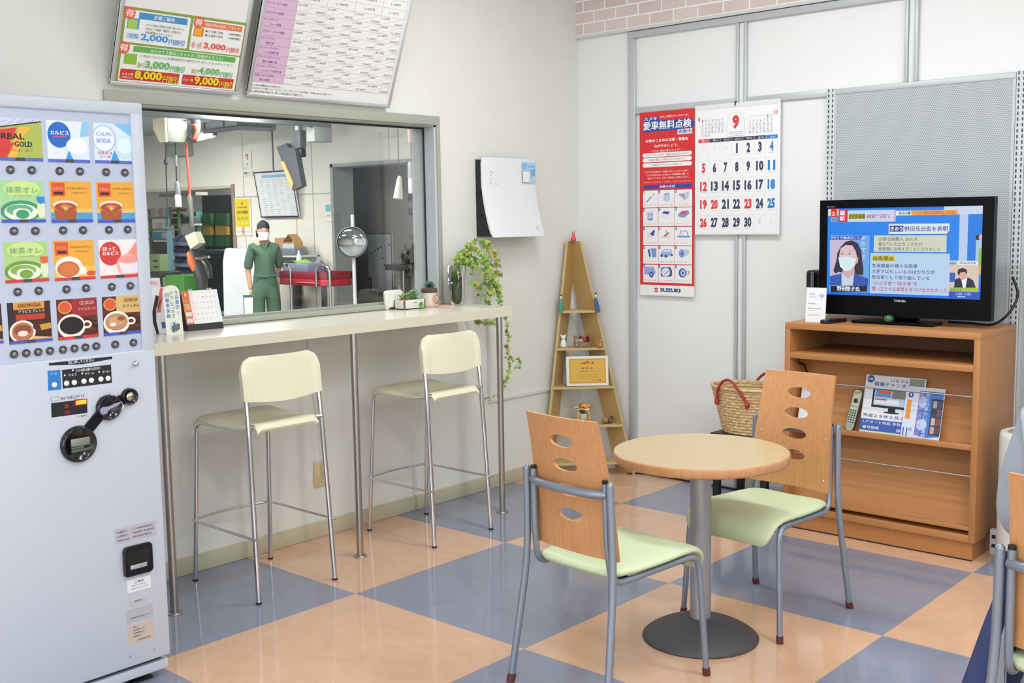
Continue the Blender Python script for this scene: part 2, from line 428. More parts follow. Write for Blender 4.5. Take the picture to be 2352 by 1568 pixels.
# brick-papered beam over the partitions
def brick_mat():
    m = bpy.data.materials.new('brick_paper'); m.use_nodes = True; nt = m.node_tree; bs = nt.nodes['Principled BSDF']
    g = nt.nodes.new('ShaderNodeNewGeometry'); sp = nt.nodes.new('ShaderNodeSeparateXYZ'); cb = nt.nodes.new('ShaderNodeCombineXYZ')
    nt.links.new(g.outputs['Position'], sp.inputs[0])
    for src, dst, o in ((0, 0, .775), (2, 1, -2.5395)):
        a = nt.nodes.new('ShaderNodeMath'); a.inputs[1].default_value = o; nt.links.new(sp.outputs[src], a.inputs[0]); nt.links.new(a.outputs[0], cb.inputs[dst])
    br = nt.nodes.new('ShaderNodeTexBrick'); br.inputs['Scale'].default_value = 1.0
    br.inputs['Brick Width'].default_value = .155; br.inputs['Row Height'].default_value = .0645; br.inputs['Mortar Size'].default_value = .0042; br.inputs['Mortar Smooth'].default_value = .25
    br.inputs['Color1'].default_value = (*lin('#dfd0ca'), 1); br.inputs['Color2'].default_value = (*lin('#d3c3bd'), 1); br.inputs['Mortar'].default_value = (*lin('#f6f6f3'), 1)
    n = nt.nodes.new('ShaderNodeTexNoise'); n.inputs['Scale'].default_value = 60; n.inputs['Detail'].default_value = 5
    mx = nt.nodes.new('ShaderNodeMix'); mx.data_type = 'RGBA'; mx.blend_type = 'SOFT_LIGHT'; mx.inputs['Factor'].default_value = .3
    nt.links.new(g.outputs['Position'], n.inputs['Vector']); nt.links.new(cb.outputs[0], br.inputs['Vector'])
    nt.links.new(br.outputs['Color'], mx.inputs['A']); nt.links.new(n.outputs['Color'], mx.inputs['B'])
    nt.links.new(mx.outputs['Result'], bs.inputs['Base Color']); bs.inputs['Roughness'].default_value = .7
    return m
b = MB().box((XW, YW-.022, 2.538), (XR, YW, CEIL), brick_mat())
struct(b.build('trim_1'))
struct(MB().box((XW, YW-.026, 2.522), (XR, YW, 2.538), mat('#d3d4d1', .5)).build('trim_2'))

# aluminium partition rails
YP = YW-.006
n_trim = 3
def trim(x0, z0, x1, z1, d=.018, m_=GREY_TRIM, bev=.003):
    global n_trim
    o = struct(MB().box((x0, YW-d, z0), (x1, YW, z1), m_, bev).build('trim_%d' % n_trim)); n_trim += 1; return o
trim(-.387, 2.482, XR, 2.518, .022)
trim(-.385, 0, -.338, 2.482, .02)
for x in (.306, 1.205, 2.10):
    z0 = 0 if x < 1 else 2.095
    trim(x, z0, x+.016, 2.482, .02); trim(x+.016, z0, x+.046, 2.482, .008, PANELM); trim(x+.046, z0, x+.064, 2.482, .02)
trim(-.338, 2.062, .306, 2.098, .016); trim(.37, 2.062, .828, 2.098, .016)
trim(-.338, 0, .828, .05, .012, mat('#c9ccca', .5))

# slotted posts and perforated display panels
def perf_mat(c0, c1, px, pz, kind, rx, rz):
    m = bpy.data.materials.new(kind); m.use_nodes = True; nt = m.node_tree; bs = nt.nodes['Principled BSDF']
    N = nt.nodes.new; Lk = nt.links.new
    g = N('ShaderNodeTexCoord'); sp = N('ShaderNodeSeparateXYZ'); Lk(g.outputs['Object'], sp.inputs[0])
    def mth(op, a, bb=None):
        q = N('ShaderNodeMath'); q.operation = op
        for i, v in enumerate((a, bb)):
            if v is None: continue
            if isinstance(v, (int, float)): q.inputs[i].default_value = v
            else: Lk(v, q.inputs[i])
        return q.outputs[0]
    rowf = mth('DIVIDE', sp.outputs[2], pz); row = mth('FLOOR', rowf)
    fz = mth('SUBTRACT', mth('SUBTRACT', rowf, row), .5)
    sh = mth('MULTIPLY', mth('MODULO', mth('ABSOLUTE', row), 2.0), .5 if kind == 'perforated_steel' else 0.0)
    fx = mth('SUBTRACT', mth('FRACT', mth('ADD', mth('DIVIDE', sp.outputs[0], px), sh)), .5)
    dx = mth('DIVIDE', fx, rx); dz = mth('DIVIDE', fz, rz)
    if kind == 'perforated_steel': d = mth('ADD', mth('MULTIPLY', dx, dx), mth('MULTIPLY', dz, dz))
    else: d = mth('MAXIMUM', mth('ABSOLUTE', dx), mth('ABSOLUTE', dz))
    h = mth('LESS_THAN', d, 1.0)
    mx = N('ShaderNodeMix'); mx.data_type = 'RGBA'; mx.inputs['A'].default_value = (*lin(c0), 1); mx.inputs['B'].default_value = (*lin(c1), 1)
    Lk(h, mx.inputs['Factor']); Lk(mx.outputs['Result'], bs.inputs['Base Color']); bs.inputs['Roughness'].default_value = .5
    return m
PERF = perf_mat('#bcc4c9', '#848c93', .0098, .0085, 'perforated_steel', .27, .31)
SLOT = perf_mat('#c9ced0', '#40454e', .0210, .025, 'slotted_steel', .16, .30)
PGREY = mat('#c6cbcd', .45, .2)
def perf_panel(x0, x1, n):
    t = thing('perforated_panel', ((x0+x1)/2, YW-.03, 0), None, None)
    t['kind'] = 'structure'; t.name = 'trim_%d' % n; OFF[t.name] = Vector(t.location)
    b = MB().box((x0, YW-.03, .06), (x1, YW-.024, 2.068), PERF); struct(b.build('perforated_sheet', t))
    b = MB().box((x0, YW-.034, 2.066), (x1, YW, 2.094), PGREY, .004).box((x0, YW-.034, .03), (x1, YW, .06), PGREY, .004)
    b.box((x0, YW-.033, .06), (x0+.013, YW-.02, 2.066), PGREY).box((x1-.013, YW-.033, .06), (x1, YW-.02, 2.066), PGREY)
    struct(b.build('panel_frame', t))
perf_panel(.866, 1.716, n_trim); n_trim += 1
perf_panel(1.762, 2.612, n_trim); n_trim += 1
perf_panel(2.658, 3.508, n_trim); n_trim += 1
for x in (.828, 1.718, 2.614):
    o = struct(MB().box((x, YW-.036, 0), (x+.042, YW, 2.096), SLOT, .002).build('trim_%d' % n_trim)); n_trim += 1

# ---- the workshop beyond the window
GF, GY, GC, GX = -.15, 6.0, 2.79, -14.6
GW = mat('#e8e7df', .7, noise=.03, nscale=1.2, key='gw')
struct(MB().box((GX, -4.6, GF-.1), (XW-T, 10.6, GF), mat('#8d8f90', .45, noise=.12, nscale=2.0, key='gf')).build('floor_workshop'))
struct(MB().box((GX, -4.6, GC), (XW-T, 10.6, GC+.1), mat('#aab2b9', .75)).build('ceiling_workshop'))
oL0, oL1, oLz = -13.6, -9.57, 1.985
oR0, oR1, oRz = -7.47, -4.2, 2.19
b = MB()
b.box((GX, GY, GF), (oL0, GY+.14, GC), GW).box((oL1, GY, GF), (oR0, GY+.14, GC), GW).box((oR1, GY, GF), (XW-T, GY+.14, GC), GW)
b.box((oL0, GY, oLz), (oL1, GY+.14, GC), GW).box((oR0, GY, oRz), (oR1, GY+.14, GC), GW)
struct(b.build('wall_workshop'))
struct(MB().box((GX-.1, -4.6, GF), (GX, 10.6, GC), GW).build('wall_workshop_end'))
struct(MB().box((GX, -4.7, GF), (XW-T, -4.6, GC), GW).build('wall_workshop_front'))
# panel joints on the workshop wall
b = MB(); JM = mat('#b9b7ab', .7)
for x in (-12.4, -10.9, -9.33, -8.2, -7.85, -6.4, -5.6): b.box((x, GY-.004, max(GF, oRz if oR0 < x < oR1 else oLz if oL0 < x < oL1 else GF)), (x+.012, GY, GC), JM)
b.box((oL1, GY-.004, 1.83), (oR0, GY, 1.845), JM)
struct(b.build('trim_%d' % n_trim)); n_trim += 1
# opening edges
TANM = mat('#9b8a78', .6); GREYM = mat('#9aa09f', .5)
b = MB().box((oL1-.03, GY-.02, GF), (oL1+.03, GY+.16, oLz+.03), TANM).box((oL0, GY-.01, oLz-.02), (oL1, GY+.16, oLz+.02), mat('#c9c6ae', .6))
struct(b.build('trim_%d' % n_trim)); n_trim += 1
b = MB().box((oR0, GY-.02, GF), (oR0+.05, GY+.3, oRz), GREYM).box((oR0, GY-.02, oRz-.04), (oR1, GY+.3, oRz), GREYM)
struct(b.build('trim_%d' % n_trim)); n_trim += 1
# rooms behind the two openings
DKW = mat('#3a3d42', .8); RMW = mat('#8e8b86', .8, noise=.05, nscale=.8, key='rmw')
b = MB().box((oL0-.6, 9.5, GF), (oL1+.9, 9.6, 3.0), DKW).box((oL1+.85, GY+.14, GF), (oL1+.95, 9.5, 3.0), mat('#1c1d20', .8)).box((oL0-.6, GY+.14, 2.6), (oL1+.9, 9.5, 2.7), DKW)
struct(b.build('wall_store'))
b = MB().box((-8.6, 7.0, GF), (oR1+.6, 7.1, 2.7), RMW).box((-8.6, GY+.14, GF), (-8.52, 7.0, 2.7), mat('#6f706f', .8)).box((oR1+.5, GY+.14, GF), (oR1+.6, 7.0, 2.7), RMW).box((-8.6, GY+.14, 2.6), (oR1+.6, 7.0, 2.7), RMW)
struct(b.build('wall_wash_room'))
area('added_store_light', (-11.6, 7.6, 2.55), 1.6, .5, 55, (1, .98, .93))  # added area light, out of view, to brighten the store
area('added_wash_room_light', (-5.6, 6.5, 2.55), .9, .3, 7, (1, .97, .93))  # added weak area light, out of view, for the room behind the right opening
# ================================================================== COUNTER, STOOLS, TABLE, CHAIRS
CREAM = mat('#e9e5d6', .22, spec=.5, noise=.01, key='countertop'); CREAM_EDGE = mat('#ddd6c1', .45)
ctr = thing('bar_counter', (-.54, .346, 0), 'long cream laminate counter under the workshop window on thin steel posts', 'counter')
b = MB()
b.prism([(-.743, -.66), (-.33, -.66), (-.33, 1.340)] + [(-.342+.012*math.cos(a), 1.340+.012*math.sin(a)) for a in (.5, 1.0, 1.57)] + [(-.743, 1.352)], .0445, CREAM_EDGE, Matrix.Translation((0, 0, 1.004)))
b.build('counter_edge', ctr)
MB().prism([(-.743, -.66), (-.3303, -.66), (-.3303, 1.340), (-.336, 1.3515), (-.743, 1.3515)], .0015, CREAM, Matrix.Translation((0, 0, 1.0485))).build('countertop', ctr)
for y in (-.591, .338, 1.282):
    b = MB().cyl((-.367, y, .004), (-.367, y, 1.004), .0155, STEEL, 20)
    lg = b.build('post', ctr); MB().lathe([(.0, .006), (.028, .006), (.030, .003), (.030, 0), (0, 0)], STEEL, (-.367, y, 0), 24).build('flange', lg)

# ---- bar stools
SHELL = mat('#e9e5c9', .32, spec=.45, key='shell')
st = thing('bar_stool', (0, 0, 0), 'cream bar stool with chrome legs nearest the vending machine', 'stool', 'bar stools at the counter')
for sx in (-1, 1):
    b = MB().tube(fillet([(sx*.19, -.225, .006), (sx*.178, -.187, .694), (sx*.1745, -.165, .898)], .12), .0105, CHROME, 12)
    b.tube([(sx*.176, -.19, .694), (sx*.15, -.182, .694)], .009, CHROME, 10)
    lg = b.build('leg', st); MB().cyl((sx*.19, -.225, 0), (sx*.19, -.2245, .008), .0115, DARK, 12).build('foot_cap', lg)
    b = MB().tube(fillet([(sx*.19, .225, .006), (sx*.176, .182, .682), (sx*.168, -.17, .678)], .045), .0105, CHROME, 12)
    lg = b.build('leg', st); MB().cyl((sx*.19, .225, 0), (sx*.19, .2245, .008), .0115, DARK, 12).build('foot_cap', lg)
b = MB(); zf = .262
fx, fy = .19-.014*zf/.68, .225-.043*zf/.68
b.tube(spline([(-fx-.012, fy+.012, zf), (-fx*.5, fy+.030, zf), (0, fy+.038, zf), (fx*.5, fy+.030, zf), (fx+.012, fy+.012, zf)], 5), .0055, CHROME, 8)
for sx in (-1, 1): b.tube([(sx*(fx+.010), fy+.016, zf), (sx*(.19-.003+.010), -.232, zf-.002)], .0055, CHROME, 8)
b.build('foot_rail', st)
def stool_seat():
    b = MB(); rows_t = []; rows_b = []
    prof = [(-.205, .682), (-.202, .692), (-.192, .701), (-.17, .705), (-.10, .700), (0, .697), (.08, .700), (.14, .706), (.175, .704), (.195, .692), (.203, .672)]
    for i, (y, z) in enumerate(prof):
        t = []; bo = []
        hw = .178 + .014*min(1, max(0, (y+.2)/.15)) - (.012 if y > .17 else 0)
        if y < -.19: hw = .150
        for k in range(17):
            u = -1+2*k/16; x = u*hw
            dish = -.010*(1-u*u)*max(0, 1-abs(y+.02)/.17) + (-.012*max(0, abs(u)-.86)/.14)
            t.append((x, y, z+dish)); bo.append((x*.985, y*.97, z+dish-.009))
        rows_t.append(t); rows_b.append(bo)
    b.grid(rows_t, SHELL); b.grid([r[::-1] for r in rows_b], SHELL)
    n = len(prof)
    for k in (0, 16): b.grid([[rows_t[i][k], rows_b[i][k]] for i in range(n)], SHELL)
    for i in (0, n-1): b.grid([rows_t[i], rows_b[i]], SHELL)
    return b
stool_seat().build('seat', st)
def stool_back():
    b = MB(); H = []
    for i in range(13):
        v = i/12; z = .800+.168*v
        y0 = -.174+.015*v
        cut = max(0, (v-.62)/.38); hw = .190 - .050*(1-math.sqrt(max(0, 1-cut*cut)))
        f = []; r = []
        for k in range(25):
            u = -1+2*k/24; x = u*hw
            zz = z + (.016*(1-u*u)*(-1) if i == 0 else -.016*(1-u*u)*(1-v))
            y = y0 - .022*(1-u*u)
            sl = .013*max(0, 1-(abs(abs(u)-.92)/.11)**2)*max(0, 1-max(0, v-.58)/.2)   # sleeves over the posts
            f.append((x, y+.004+sl, zz)); r.append((x, y-.004-sl*1.1, zz))
        H.append((f, r))
    b.grid([h[0] for h in H], SHELL); b.grid([h[1][::-1] for h in H], SHELL)
    for k in (0, 24): b.grid([[h[0][k], h[1][k]] for h in H], SHELL)
    for i in (0, 12): b.grid([H[i][0], H[i][1]], SHELL)
    return b
stool_back().build('backrest', st)
st.location = (-.425, -.132, 0); st.rotation_euler = (0, 0, PI/2)
dup(st, (-.424, .826, 0), PI/2, 'cream bar stool with chrome legs nearest the hanging ivy')

# ---- round table
tb = thing('round_table', (1.31, .485, 0), 'small round pale wood table on a grey pedestal between two chairs', 'table')
b = MB().lathe([(0, .6405), (.296, .6405), (.303, .644), (.305, .650), (.305, .668), (.303, .673), (.300, .6745)], wood('#c99468', '#b98256', 'Z', 5, .4), (1.31, .485, 0), 72)
b.lathe([(.3003, .6745), (0, .675)], wood('#bda67c', '#c6af87', 'X', 7, .28), (1.31, .485, 0), 72, smooth=False)
b.build('tabletop', tb)
PED = mat('#a3a6ad', .42, .55)
MB().cyl((1.31, .485, .045), (1.31, .485, .641), .037, PED, 36).build('pedestal', tb)
MB().lathe([(0, .076), (.045, .074), (.08, .067), (.115, .056), (.15, .041), (.178, .026), (.197, .013), (.205, .005), (.203, 0), (0, 0)], mat('#505054', .5, .25, bump=.5, bscale=500), (1.31, .485, 0), 64).build('base', tb)

# ---- cafe chairs
TUBE = mat('#8f98a6', .38, .55); GREEN = mat('#c9d7b0', .5, noise=.012, nscale=40, bump=.15, bscale=900, key='seat_green'); PLY = wood('#c48a58', '#d09a68', 'Z', 6, .36, 18)
CAPM = mat('#5e2a26', .5)
HOLES = (.812, .736, .657, .577)
def ply_back():
    b = MB(); zb, zt = .458, .888; t = .0055
    hw = lambda z: .172 - .024*(z-zb)/(zt-zb)
    yc = lambda z: -.142 - .018*((z-zb)/(zt-zb)) - .040*((z-zb)/(zt-zb))**2.2
    def P(u, z, s):
        return (u*hw(z) - .010*(z-zb)/(zt-zb), yc(z) + .016*u*u - .016 + s*t, z)
    edges = [zt] + [(HOLES[i]+HOLES[i+1])/2 for i in range(3)] + [HOLES[3]-.055, zb]
    n = 40
    def rectpt(a, z0, z1, zc):
        c, s = math.cos(a), math.sin(a); hz = (z1-zc) if s > 0 else (zc-z0)
        k = 1/max(abs(c), abs(s)); return (c*k, zc+s*k*hz)
    angs = [2*PI*i/n for i in range(n)]
    for i in range(4):
        z1, z0 = edges[i], edges[i+1]; zc = HOLES[i]
        R = []
        for j, q in enumerate((1.0, .66, .33, .0)):
            ring = []
            for a in angs:
                o = rectpt(a, z0, z1, zc); h = (.325*math.cos(a), zc+.020*math.sin(a))
                ring.append((o[0]*q+h[0]*(1-q), o[1]*q+h[1]*(1-q)))
            R.append(ring)
        for s in (1, -1):
            rows = [[P(u, z, s) for u, z in ring] for ring in R]
            b.grid(rows if s > 0 else rows[::-1], PLY, True, True)
        b.grid([[P(u, z, 1) for u, z in R[-1]], [P(u, z, -1) for u, z in R[-1]]], PLY, True, True)
    zz = [edges[4]-k*(edges[4]-zb)/4 for k in range(5)]
    for s in (1, -1): b.grid([[P(-1+2*k/12, z, s) for k in range(13)] for z in zz], PLY)
    zs = [zt-k*(zt-zb)/24 for k in range(25)]
    for u in (-1, 1): b.grid([[P(u, z, 1), P(u, z, -1)] for z in zs], mat('#b98355', .5))
    for z in (zt, zb): b.grid([[P(-1+2*k/16, z, 1) for k in range(17)], [P(-1+2*k/16, z, -1) for k in range(17)]], mat('#d0a070', .5))
    for sx in (-1, 1):
        for z in (.50, .655):
            p = P(sx*.86, z, 1); b.lathe([(0, .002), (.004, .0015), (.0045, 0)], CHROME, p, 12, Matrix.Rotation(-PI/2, 4, 'X'))
    return b
def pad():
    b = MB()
    prof = [(-.158, .410), (-.152, .413), (-.13, .416), (-.07, .417), (0, .418), (.08, .421), (.15, .425), (.195, .424), (.226, .415), (.248, .399), (.261, .376), (.267, .352), (.268, .340)]
    hws = [.125, .150, .168, .180, .186, .190, .192, .192, .190, .186, .180, .168, .150]
    rows = []
    for i, ((y, z), hw) in enumerate(zip(prof, hws)):
        a = Vector(prof[max(i-1, 0)]); c = Vector(prof[min(i+1, len(prof)-1)]); tg = (c-a).normalized(); nx, nz = -tg[1], tg[0]
        th = .017 if 0 < i < len(prof)-1 else .006
        ring = []
        for k in range(28):
            an = 2*PI*k/28; cx, sn = math.cos(an), math.sin(an)
            ux = math.copysign(abs(cx)**.35, cx)*hw; w_ = math.copysign(abs(sn)**.8, sn)*th
            dish = -.006*(1-(ux/hw)**2) if sn > 0 else 0
            ring.append((ux, y+nx*(w_+dish), z+nz*(w_+dish)))
        rows.append(ring)
    b.grid(rows, GREEN, True, True)
    b.add(rows[0], [tuple(range(28))], GREEN); b.add(rows[-1], [tuple(range(27, -1, -1))], GREEN)
    return b
ch = thing('cafe_chair', (0, 0, 0), 'plywood-backed chair with pale green seat before the round table, back to camera', 'chair', 'cafe chairs around the round table')
for sx in (-1, 1):
    b = MB().tube(fillet([(sx*.2075, -.24, .02), (sx*.184, -.180, .42), (sx*.178, -.187, .70)], .12), .0118, TUBE, 14)
    b.ball((sx*.178, -.187, .70), .0118, TUBE, 10)
    lg = b.build('leg', ch)
    MB().cyl((sx*.2085, -.245, 0), (sx*.2068, -.237, .026), .0138, CAPM, 14).build('foot_cap', lg)
    b = MB().tube(fillet([(sx*.2075, .24, .02), (sx*.188, .222, .405), (sx*.172, .10, .396), (sx*.160, -.160, .386), (sx*.155, -.176, .50), (sx*.153, -.181, .702)], [.055, .03, .05, .05]), .0105, TUBE, 14)
    b.cyl((sx*.153, -.181, .702), (sx*.153, -.1815, .712), .0095, BLACK, 12)
    lg = b.build('leg', ch)
    MB().cyl((sx*.2085, .241, 0), (sx*.2068, .2395, .026), .0128, CAPM, 14).build('foot_cap', lg)
b = MB().tube(spline([(-.158, -.180, .668), (-.10, -.203, .668), (0, -.212, .668), (.10, -.203, .668), (.158, -.180, .668)], 6), .0135, TUBE, 12)
b.build('crossbar', ch)
MB().tube([(-.176, .16, .392), (.176, .16, .392)], .009, DARK, 10).build('stretcher', ch)
MB().tube([(-.166, -.08, .388), (.166, -.08, .388)], .009, DARK, 10).build('stretcher', ch)
ply_back().build('backrest', ch)
pad().build('seat', ch)
ch.location = (1.274, -.006, 0); ch.rotation_euler = (0, 0, math.radians(-5.3))
dup(ch, (1.366, .861, 0), math.radians(176.0), 'plywood-backed chair with pale green seat behind the round table, facing the camera')
dup(ch, (2.705, .045, 0), math.radians(-4), 'plywood-backed chair cut off by the right edge, person seated on it')

# ================================================================== TV CABINET AND WHAT STANDS ON IT
CW = wood('#b47b47', '#be8650', 'X', 5, .4, 16); CWV = wood('#b07845', '#ba824d', 'Z', 5, .42, 16)
X0, X1, Y0, Y1, ZT = .862, 1.757, 1.93, 2.385, .984
cab = thing('magazine_cabinet', ((X0+X1)/2, (Y0+Y1)/2, 0), 'wide orange-brown wooden magazine cabinet carrying the television', 'cabinet')
MB().box((X0, Y0, ZT-.03), (X1, Y1, ZT), CW, .0015).build('top', cab)
for x in (X0, X1-.026): MB().box((x, Y0, .082), (x+.026, Y1, ZT-.03), CWV, .001).build('side_panel', cab)
b = MB().box((X0+.026, Y0+.002, .817), (X1-.026, Y1-.02, .845), CW, .001); b.build('shelf', cab)
MB().box((X0+.026, Y1-.02, .1), (X1-.026, Y1, ZT-.03), wood('#6d4325', '#774b2b', 'X', 5, .5)).build('back_panel', cab)
def sloped(za, ya, zb_, yb_, nm):
    b = MB(); t = .012
    b.add([(X0+.026, ya, za), (X1-.026, ya, za), (X1-.026, yb_, zb_), (X0+.026, yb_, zb_), (X0+.026, ya+t, za), (X1-.026, ya+t, za), (X1-.026, yb_+t, zb_), (X0+.026, yb_+t, zb_)],
          [(0, 3, 2, 1), (4, 5, 6, 7), (0, 1, 5, 4), (2, 3, 7, 6), (1, 2, 6, 5), (0, 4, 7, 3)], CW)
    return b
DL = []
b = sloped(.817, 2.10, .487, 2.005, ''); b.box((X0+.026, Y0+.004, .482), (X1-.026, 2.03, .490), CW).box((X0+.026, Y0+.002, .482), (X1-.026, Y0+.016, .506), CW, .001)
DL.append(b.build('display_ledge', cab))
b = sloped(.482, 2.09, .142, 1.985, ''); b.box((X0+.026, Y0+.004, .136), (X1-.026, 2.0, .142), CW).box((X0+.026, Y0+.002, .134), (X1-.026, Y0+.016, .150), CW, .001)
DL.append(b.build('display_ledge', cab))
MB().box((X0+.0262, Y0+.001, .0825), (X1-.0262, Y1-.021, .113), CW, .001).build('bottom_board', cab)
MB().box((X0+.02, Y0+.014, 0), (X1-.012, Y1-.02, .082), CWV).box((X0+.021, Y0+.013, 0), (X1-.013, Y0+.016, .006), DARK).build('plinth', cab)
for z in (.707, .364):
    b = MB().tube(fillet([(X0+.03, 1.985, z+.02), (X0+.03, 1.958, z), (X1-.034, 1.958, z), (X1-.034, 1.985, z+.022)], .008), .0036, mat('#a9a6a4', .35, .9), 10)
    b.build('rail', DL[0] if z > .5 else DL[1])
# dark cord tucked in the corner of the recess
o = MB().tube(spline([(.915, 1.975, .812), (.905, 1.99, .79), (.915, 2.03, .77), (.925, 2.05, .70)], 6), .006, BLACK, 8).build('cord'); tag(o, 'short black cord hanging inside the left end of the cabinet recess', 'cord')

# ---- television
TVB = mat('#08090d', .3, spec=.12, key='tv_black')
tv = thing('television', (1.34, 2.13, ZT), 'black flat television showing a news programme on the wooden cabinet', 'television')
TX0, TX1, TZ0, TZ1, TY = .950, 1.742, 1.018, 1.550, 2.092
SX0, SX1, SZ0, SZ1 = .988, 1.695, 1.110, 1.511
b = MB()
for lo, hi in (((TX0, TZ0), (TX1, SZ0)), ((TX0, SZ1), (TX1, TZ1)), ((TX0, SZ0), (SX0, SZ1)), ((SX1, SZ0), (TX1, SZ1))):
    b.box((lo[0], TY, lo[1]), (hi[0], TY+.04, hi[1]), TVB)
b.box((TX0+.004, TY+.006, TZ0+.004), (TX1-.004, TY+.05, TZ1-.004), TVB, .008)
bz = b.build('bezel', tv)
MB().box((TX0+.08, TY+.05, TZ0+.06), (TX1-.08, TY+.095, TZ1-.07), DARK, .012).build('housing', tv)
b = MB().box((1.25, 2.12, ZT+.014), (1.41, 2.17, 1.06), TVB, .01)
b.prism([(-.19, -.075), (-.17, -.085), (.17, -.085), (.19, -.075), (.18, .06), (-.18, .06)], .012, TVB, Matrix.Translation((1.318, 2.14, ZT+.001)), .003)
b.build('stand', tv)
s = Sheet((TX0, TY-.0006, TZ0), (1, 0, 0), (0, 0, 1), TX1-TX0, TZ1-TZ0, matf=lambda c: mat(c, .4))
z = zoomer(s, 1860, 440, 5.059)
s.text('TOSHIBA', *z.box(975, 1257, 1118, 1282), '#c9ccd2', .02); s.build('lettering', bz)
s.mb = MB(); s.text('REGZA', *z.box(200, 169, 298, 183), '#8d9098', .01); s.build('lettering', bz)
# screen picture
s = Sheet((SX0, TY+.004, SZ0), (1, 0, 0), (0, 0, 1), SX1-SX0, SZ1-SZ0, matf=lambda c: screen_mat(c, .92))
z = zoomer(s, 1860, 440, 5.059); W_, H_ = s.w, s.h
def clampbox(bx): return (max(0, min(W_, bx[0])), max(0, min(H_, bx[1])), max(0, min(W_, bx[2])), max(0, min(H_, bx[3])))
B = lambda *a: clampbox(z.box(*a))
s.rect(0, 0, W_, H_, '#0a82ea'); s.up()
s.rect(*B(215, 150, 1560, 200), '#1f6fdc').rect(*B(1560, 150, 2010, 262), '#c9d6f0').rect(*B(1735, 262, 1835, 800), '#b9cdec').rect(*B(215, 1168, 2000, 1240), '#0f6fe0'); s.up()
s.rect(*B(1835, 262, 2010, 800), '#0878e2').rect(*B(440, 215, 975, 350), '#c6d8f2').rect(*B(335, 212, 440, 355), '#d81f3c').rect(*B(245, 190, 315, 300), '#d92a1e').rect(*B(215, 205, 247, 280), '#e6e2b0').rect(*B(317, 205, 335, 280), '#e8d08a')
s.rect(*B(250, 300, 318, 350), '#9cc4ee').rect(*B(975, 215, 1000, 345), '#e7a6d0').rect(*B(1003, 222, 1180, 275), '#f3efe2').rect(*B(1180, 215, 1722, 270), '#f4a338')
s.rect(*B(918, 372, 1622, 490), '#dbe7f8').rect(*B(745, 508, 1590, 700), '#cfd3bf').rect(*B(700, 715, 1622, 1195), '#b7d2ef')
s.up()
s.rect(*B(455, 255, 645, 318), '#b8b22c').rect(*B(930, 395, 1088, 465), '#1b3a9a').rect(*B(728, 740, 985, 806), '#d6bf2e').poly([z(1590, 490), z(1622, 490), z(1622, 455)], '#b92c74')
TB = lambda t, x0, y0, x1, y1, c, bo=.012: s.text(t, *z.box(x0, y0, x1, y1), c, bo)
s.up()
TB('最', 350, 222, 412, 275, '#ffffff', .03); TB('新', 350, 285, 412, 338, '#ffffff', .03); TB('2', 260, 235, 292, 278, '#ffffff', .02); TB('58', 258, 308, 312, 345, '#1c3f7a', .02)
TB('自民総裁選', 458, 262, 640, 314, '#25260e', .02); TB('4候補で“混戦”に', 660, 258, 945, 312, '#c42f6e', .02)
TB('国会中継', 1035, 228, 1172, 270, '#26304a', .03); TB('“コロナ”対応＆党改革など争点に', 1195, 222, 1700, 264, '#d2321f', .025)
TB('きのう', 940, 405, 1080, 455, '#ffffff', .03); TB('野田氏出馬を表明', 1100, 400, 1605, 462, '#2b3f78', .02)
for i, t in enumerate(('必要な推薦人 20人を', '整えていただき このたび', '総裁選に出馬することになりました')): TB(t, 800, 530+57*i, (1255, 1310, 1520)[i], 572+57*i, '#4d5460', .006)
TB('出馬理由', 736, 750, 970, 800, '#3a3410', .012)
for i, (t, xe, c) in enumerate((('各候補者の様々な政策', 1255, '#2d4068'), ('大変すばらしいものばかりだが', 1458, '#2d4068'), ('政治家として取り組んでいる', 1392, '#2d4068'), ('“小さき者” “弱き者”を', 1255, '#bb3a70'), ('奮い立たせる政策を見つけ出せなかった', 1600, '#bb3a70'))):
    TB(t, 722, 838+68*i, xe, 886+68*i+(4 if i == 4 else 0), c, .010)
# the interviewee's picture: a woman in a white mask
s.k = 2
s.rect(*B(235, 508, 690, 1165), '#6ea6e6'); s.up(); s.poly([z(235, 560), z(480, 560), z(420, 1165), z(235, 1165)], '#c8b8d6'); s.up()
s.poly([z(240, 520), z(610, 512), z(580, 556), z(240, 556)], '#1546b0'); s.up(); TB('きのう 午後5時半ごろ', 246, 520, 580, 550, '#e8f0ff', .03); TB('よ', 606, 515, 650, 556, '#e9f4ff', .0); TB('た', 598, 580, 650, 630, '#dcecfb', .0); TB('て', 600, 655, 655, 705, '#dcecfb', .0); TB('す', 610, 730, 650, 780, '#dcecfb', 0); s.k -= 1
def blob(pts, c): s.poly([z(*p) for p in pts], c); s.up()
blob([(360, 640), (420, 580), (490, 565), (560, 600), (600, 690), (610, 800), (625, 900), (620, 970), (540, 960), (430, 960), (340, 930), (300, 950), (275, 920), (310, 800), (320, 720)], '#2a1f3c')
blob([(235, 980), (370, 950), (380, 1090), (235, 1090)], '#2c58b4'); blob([(500, 950), (560, 965), (680, 1010), (680, 1090), (500, 1090)], '#2a52ac'); blob([(370, 940), (520, 940), (500, 1090), (372, 1090)], '#c9d3ea')
blob([(400, 860), (520, 860), (525, 950), (450, 1010), (375, 950)], '#d2a9b2')
blob([(345, 740), (360, 660), (420, 620), (500, 625), (540, 700), (555, 780), (530, 860), (470, 915), (400, 900), (350, 850)], '#e0bfc6')
blob([(530, 770), (570, 765), (560, 830), (535, 840)], '#d8a8a8')
blob([(335, 760), (440, 750), (545, 780), (520, 860), (470, 915), (410, 920), (355, 870)], '#d7ecf2')
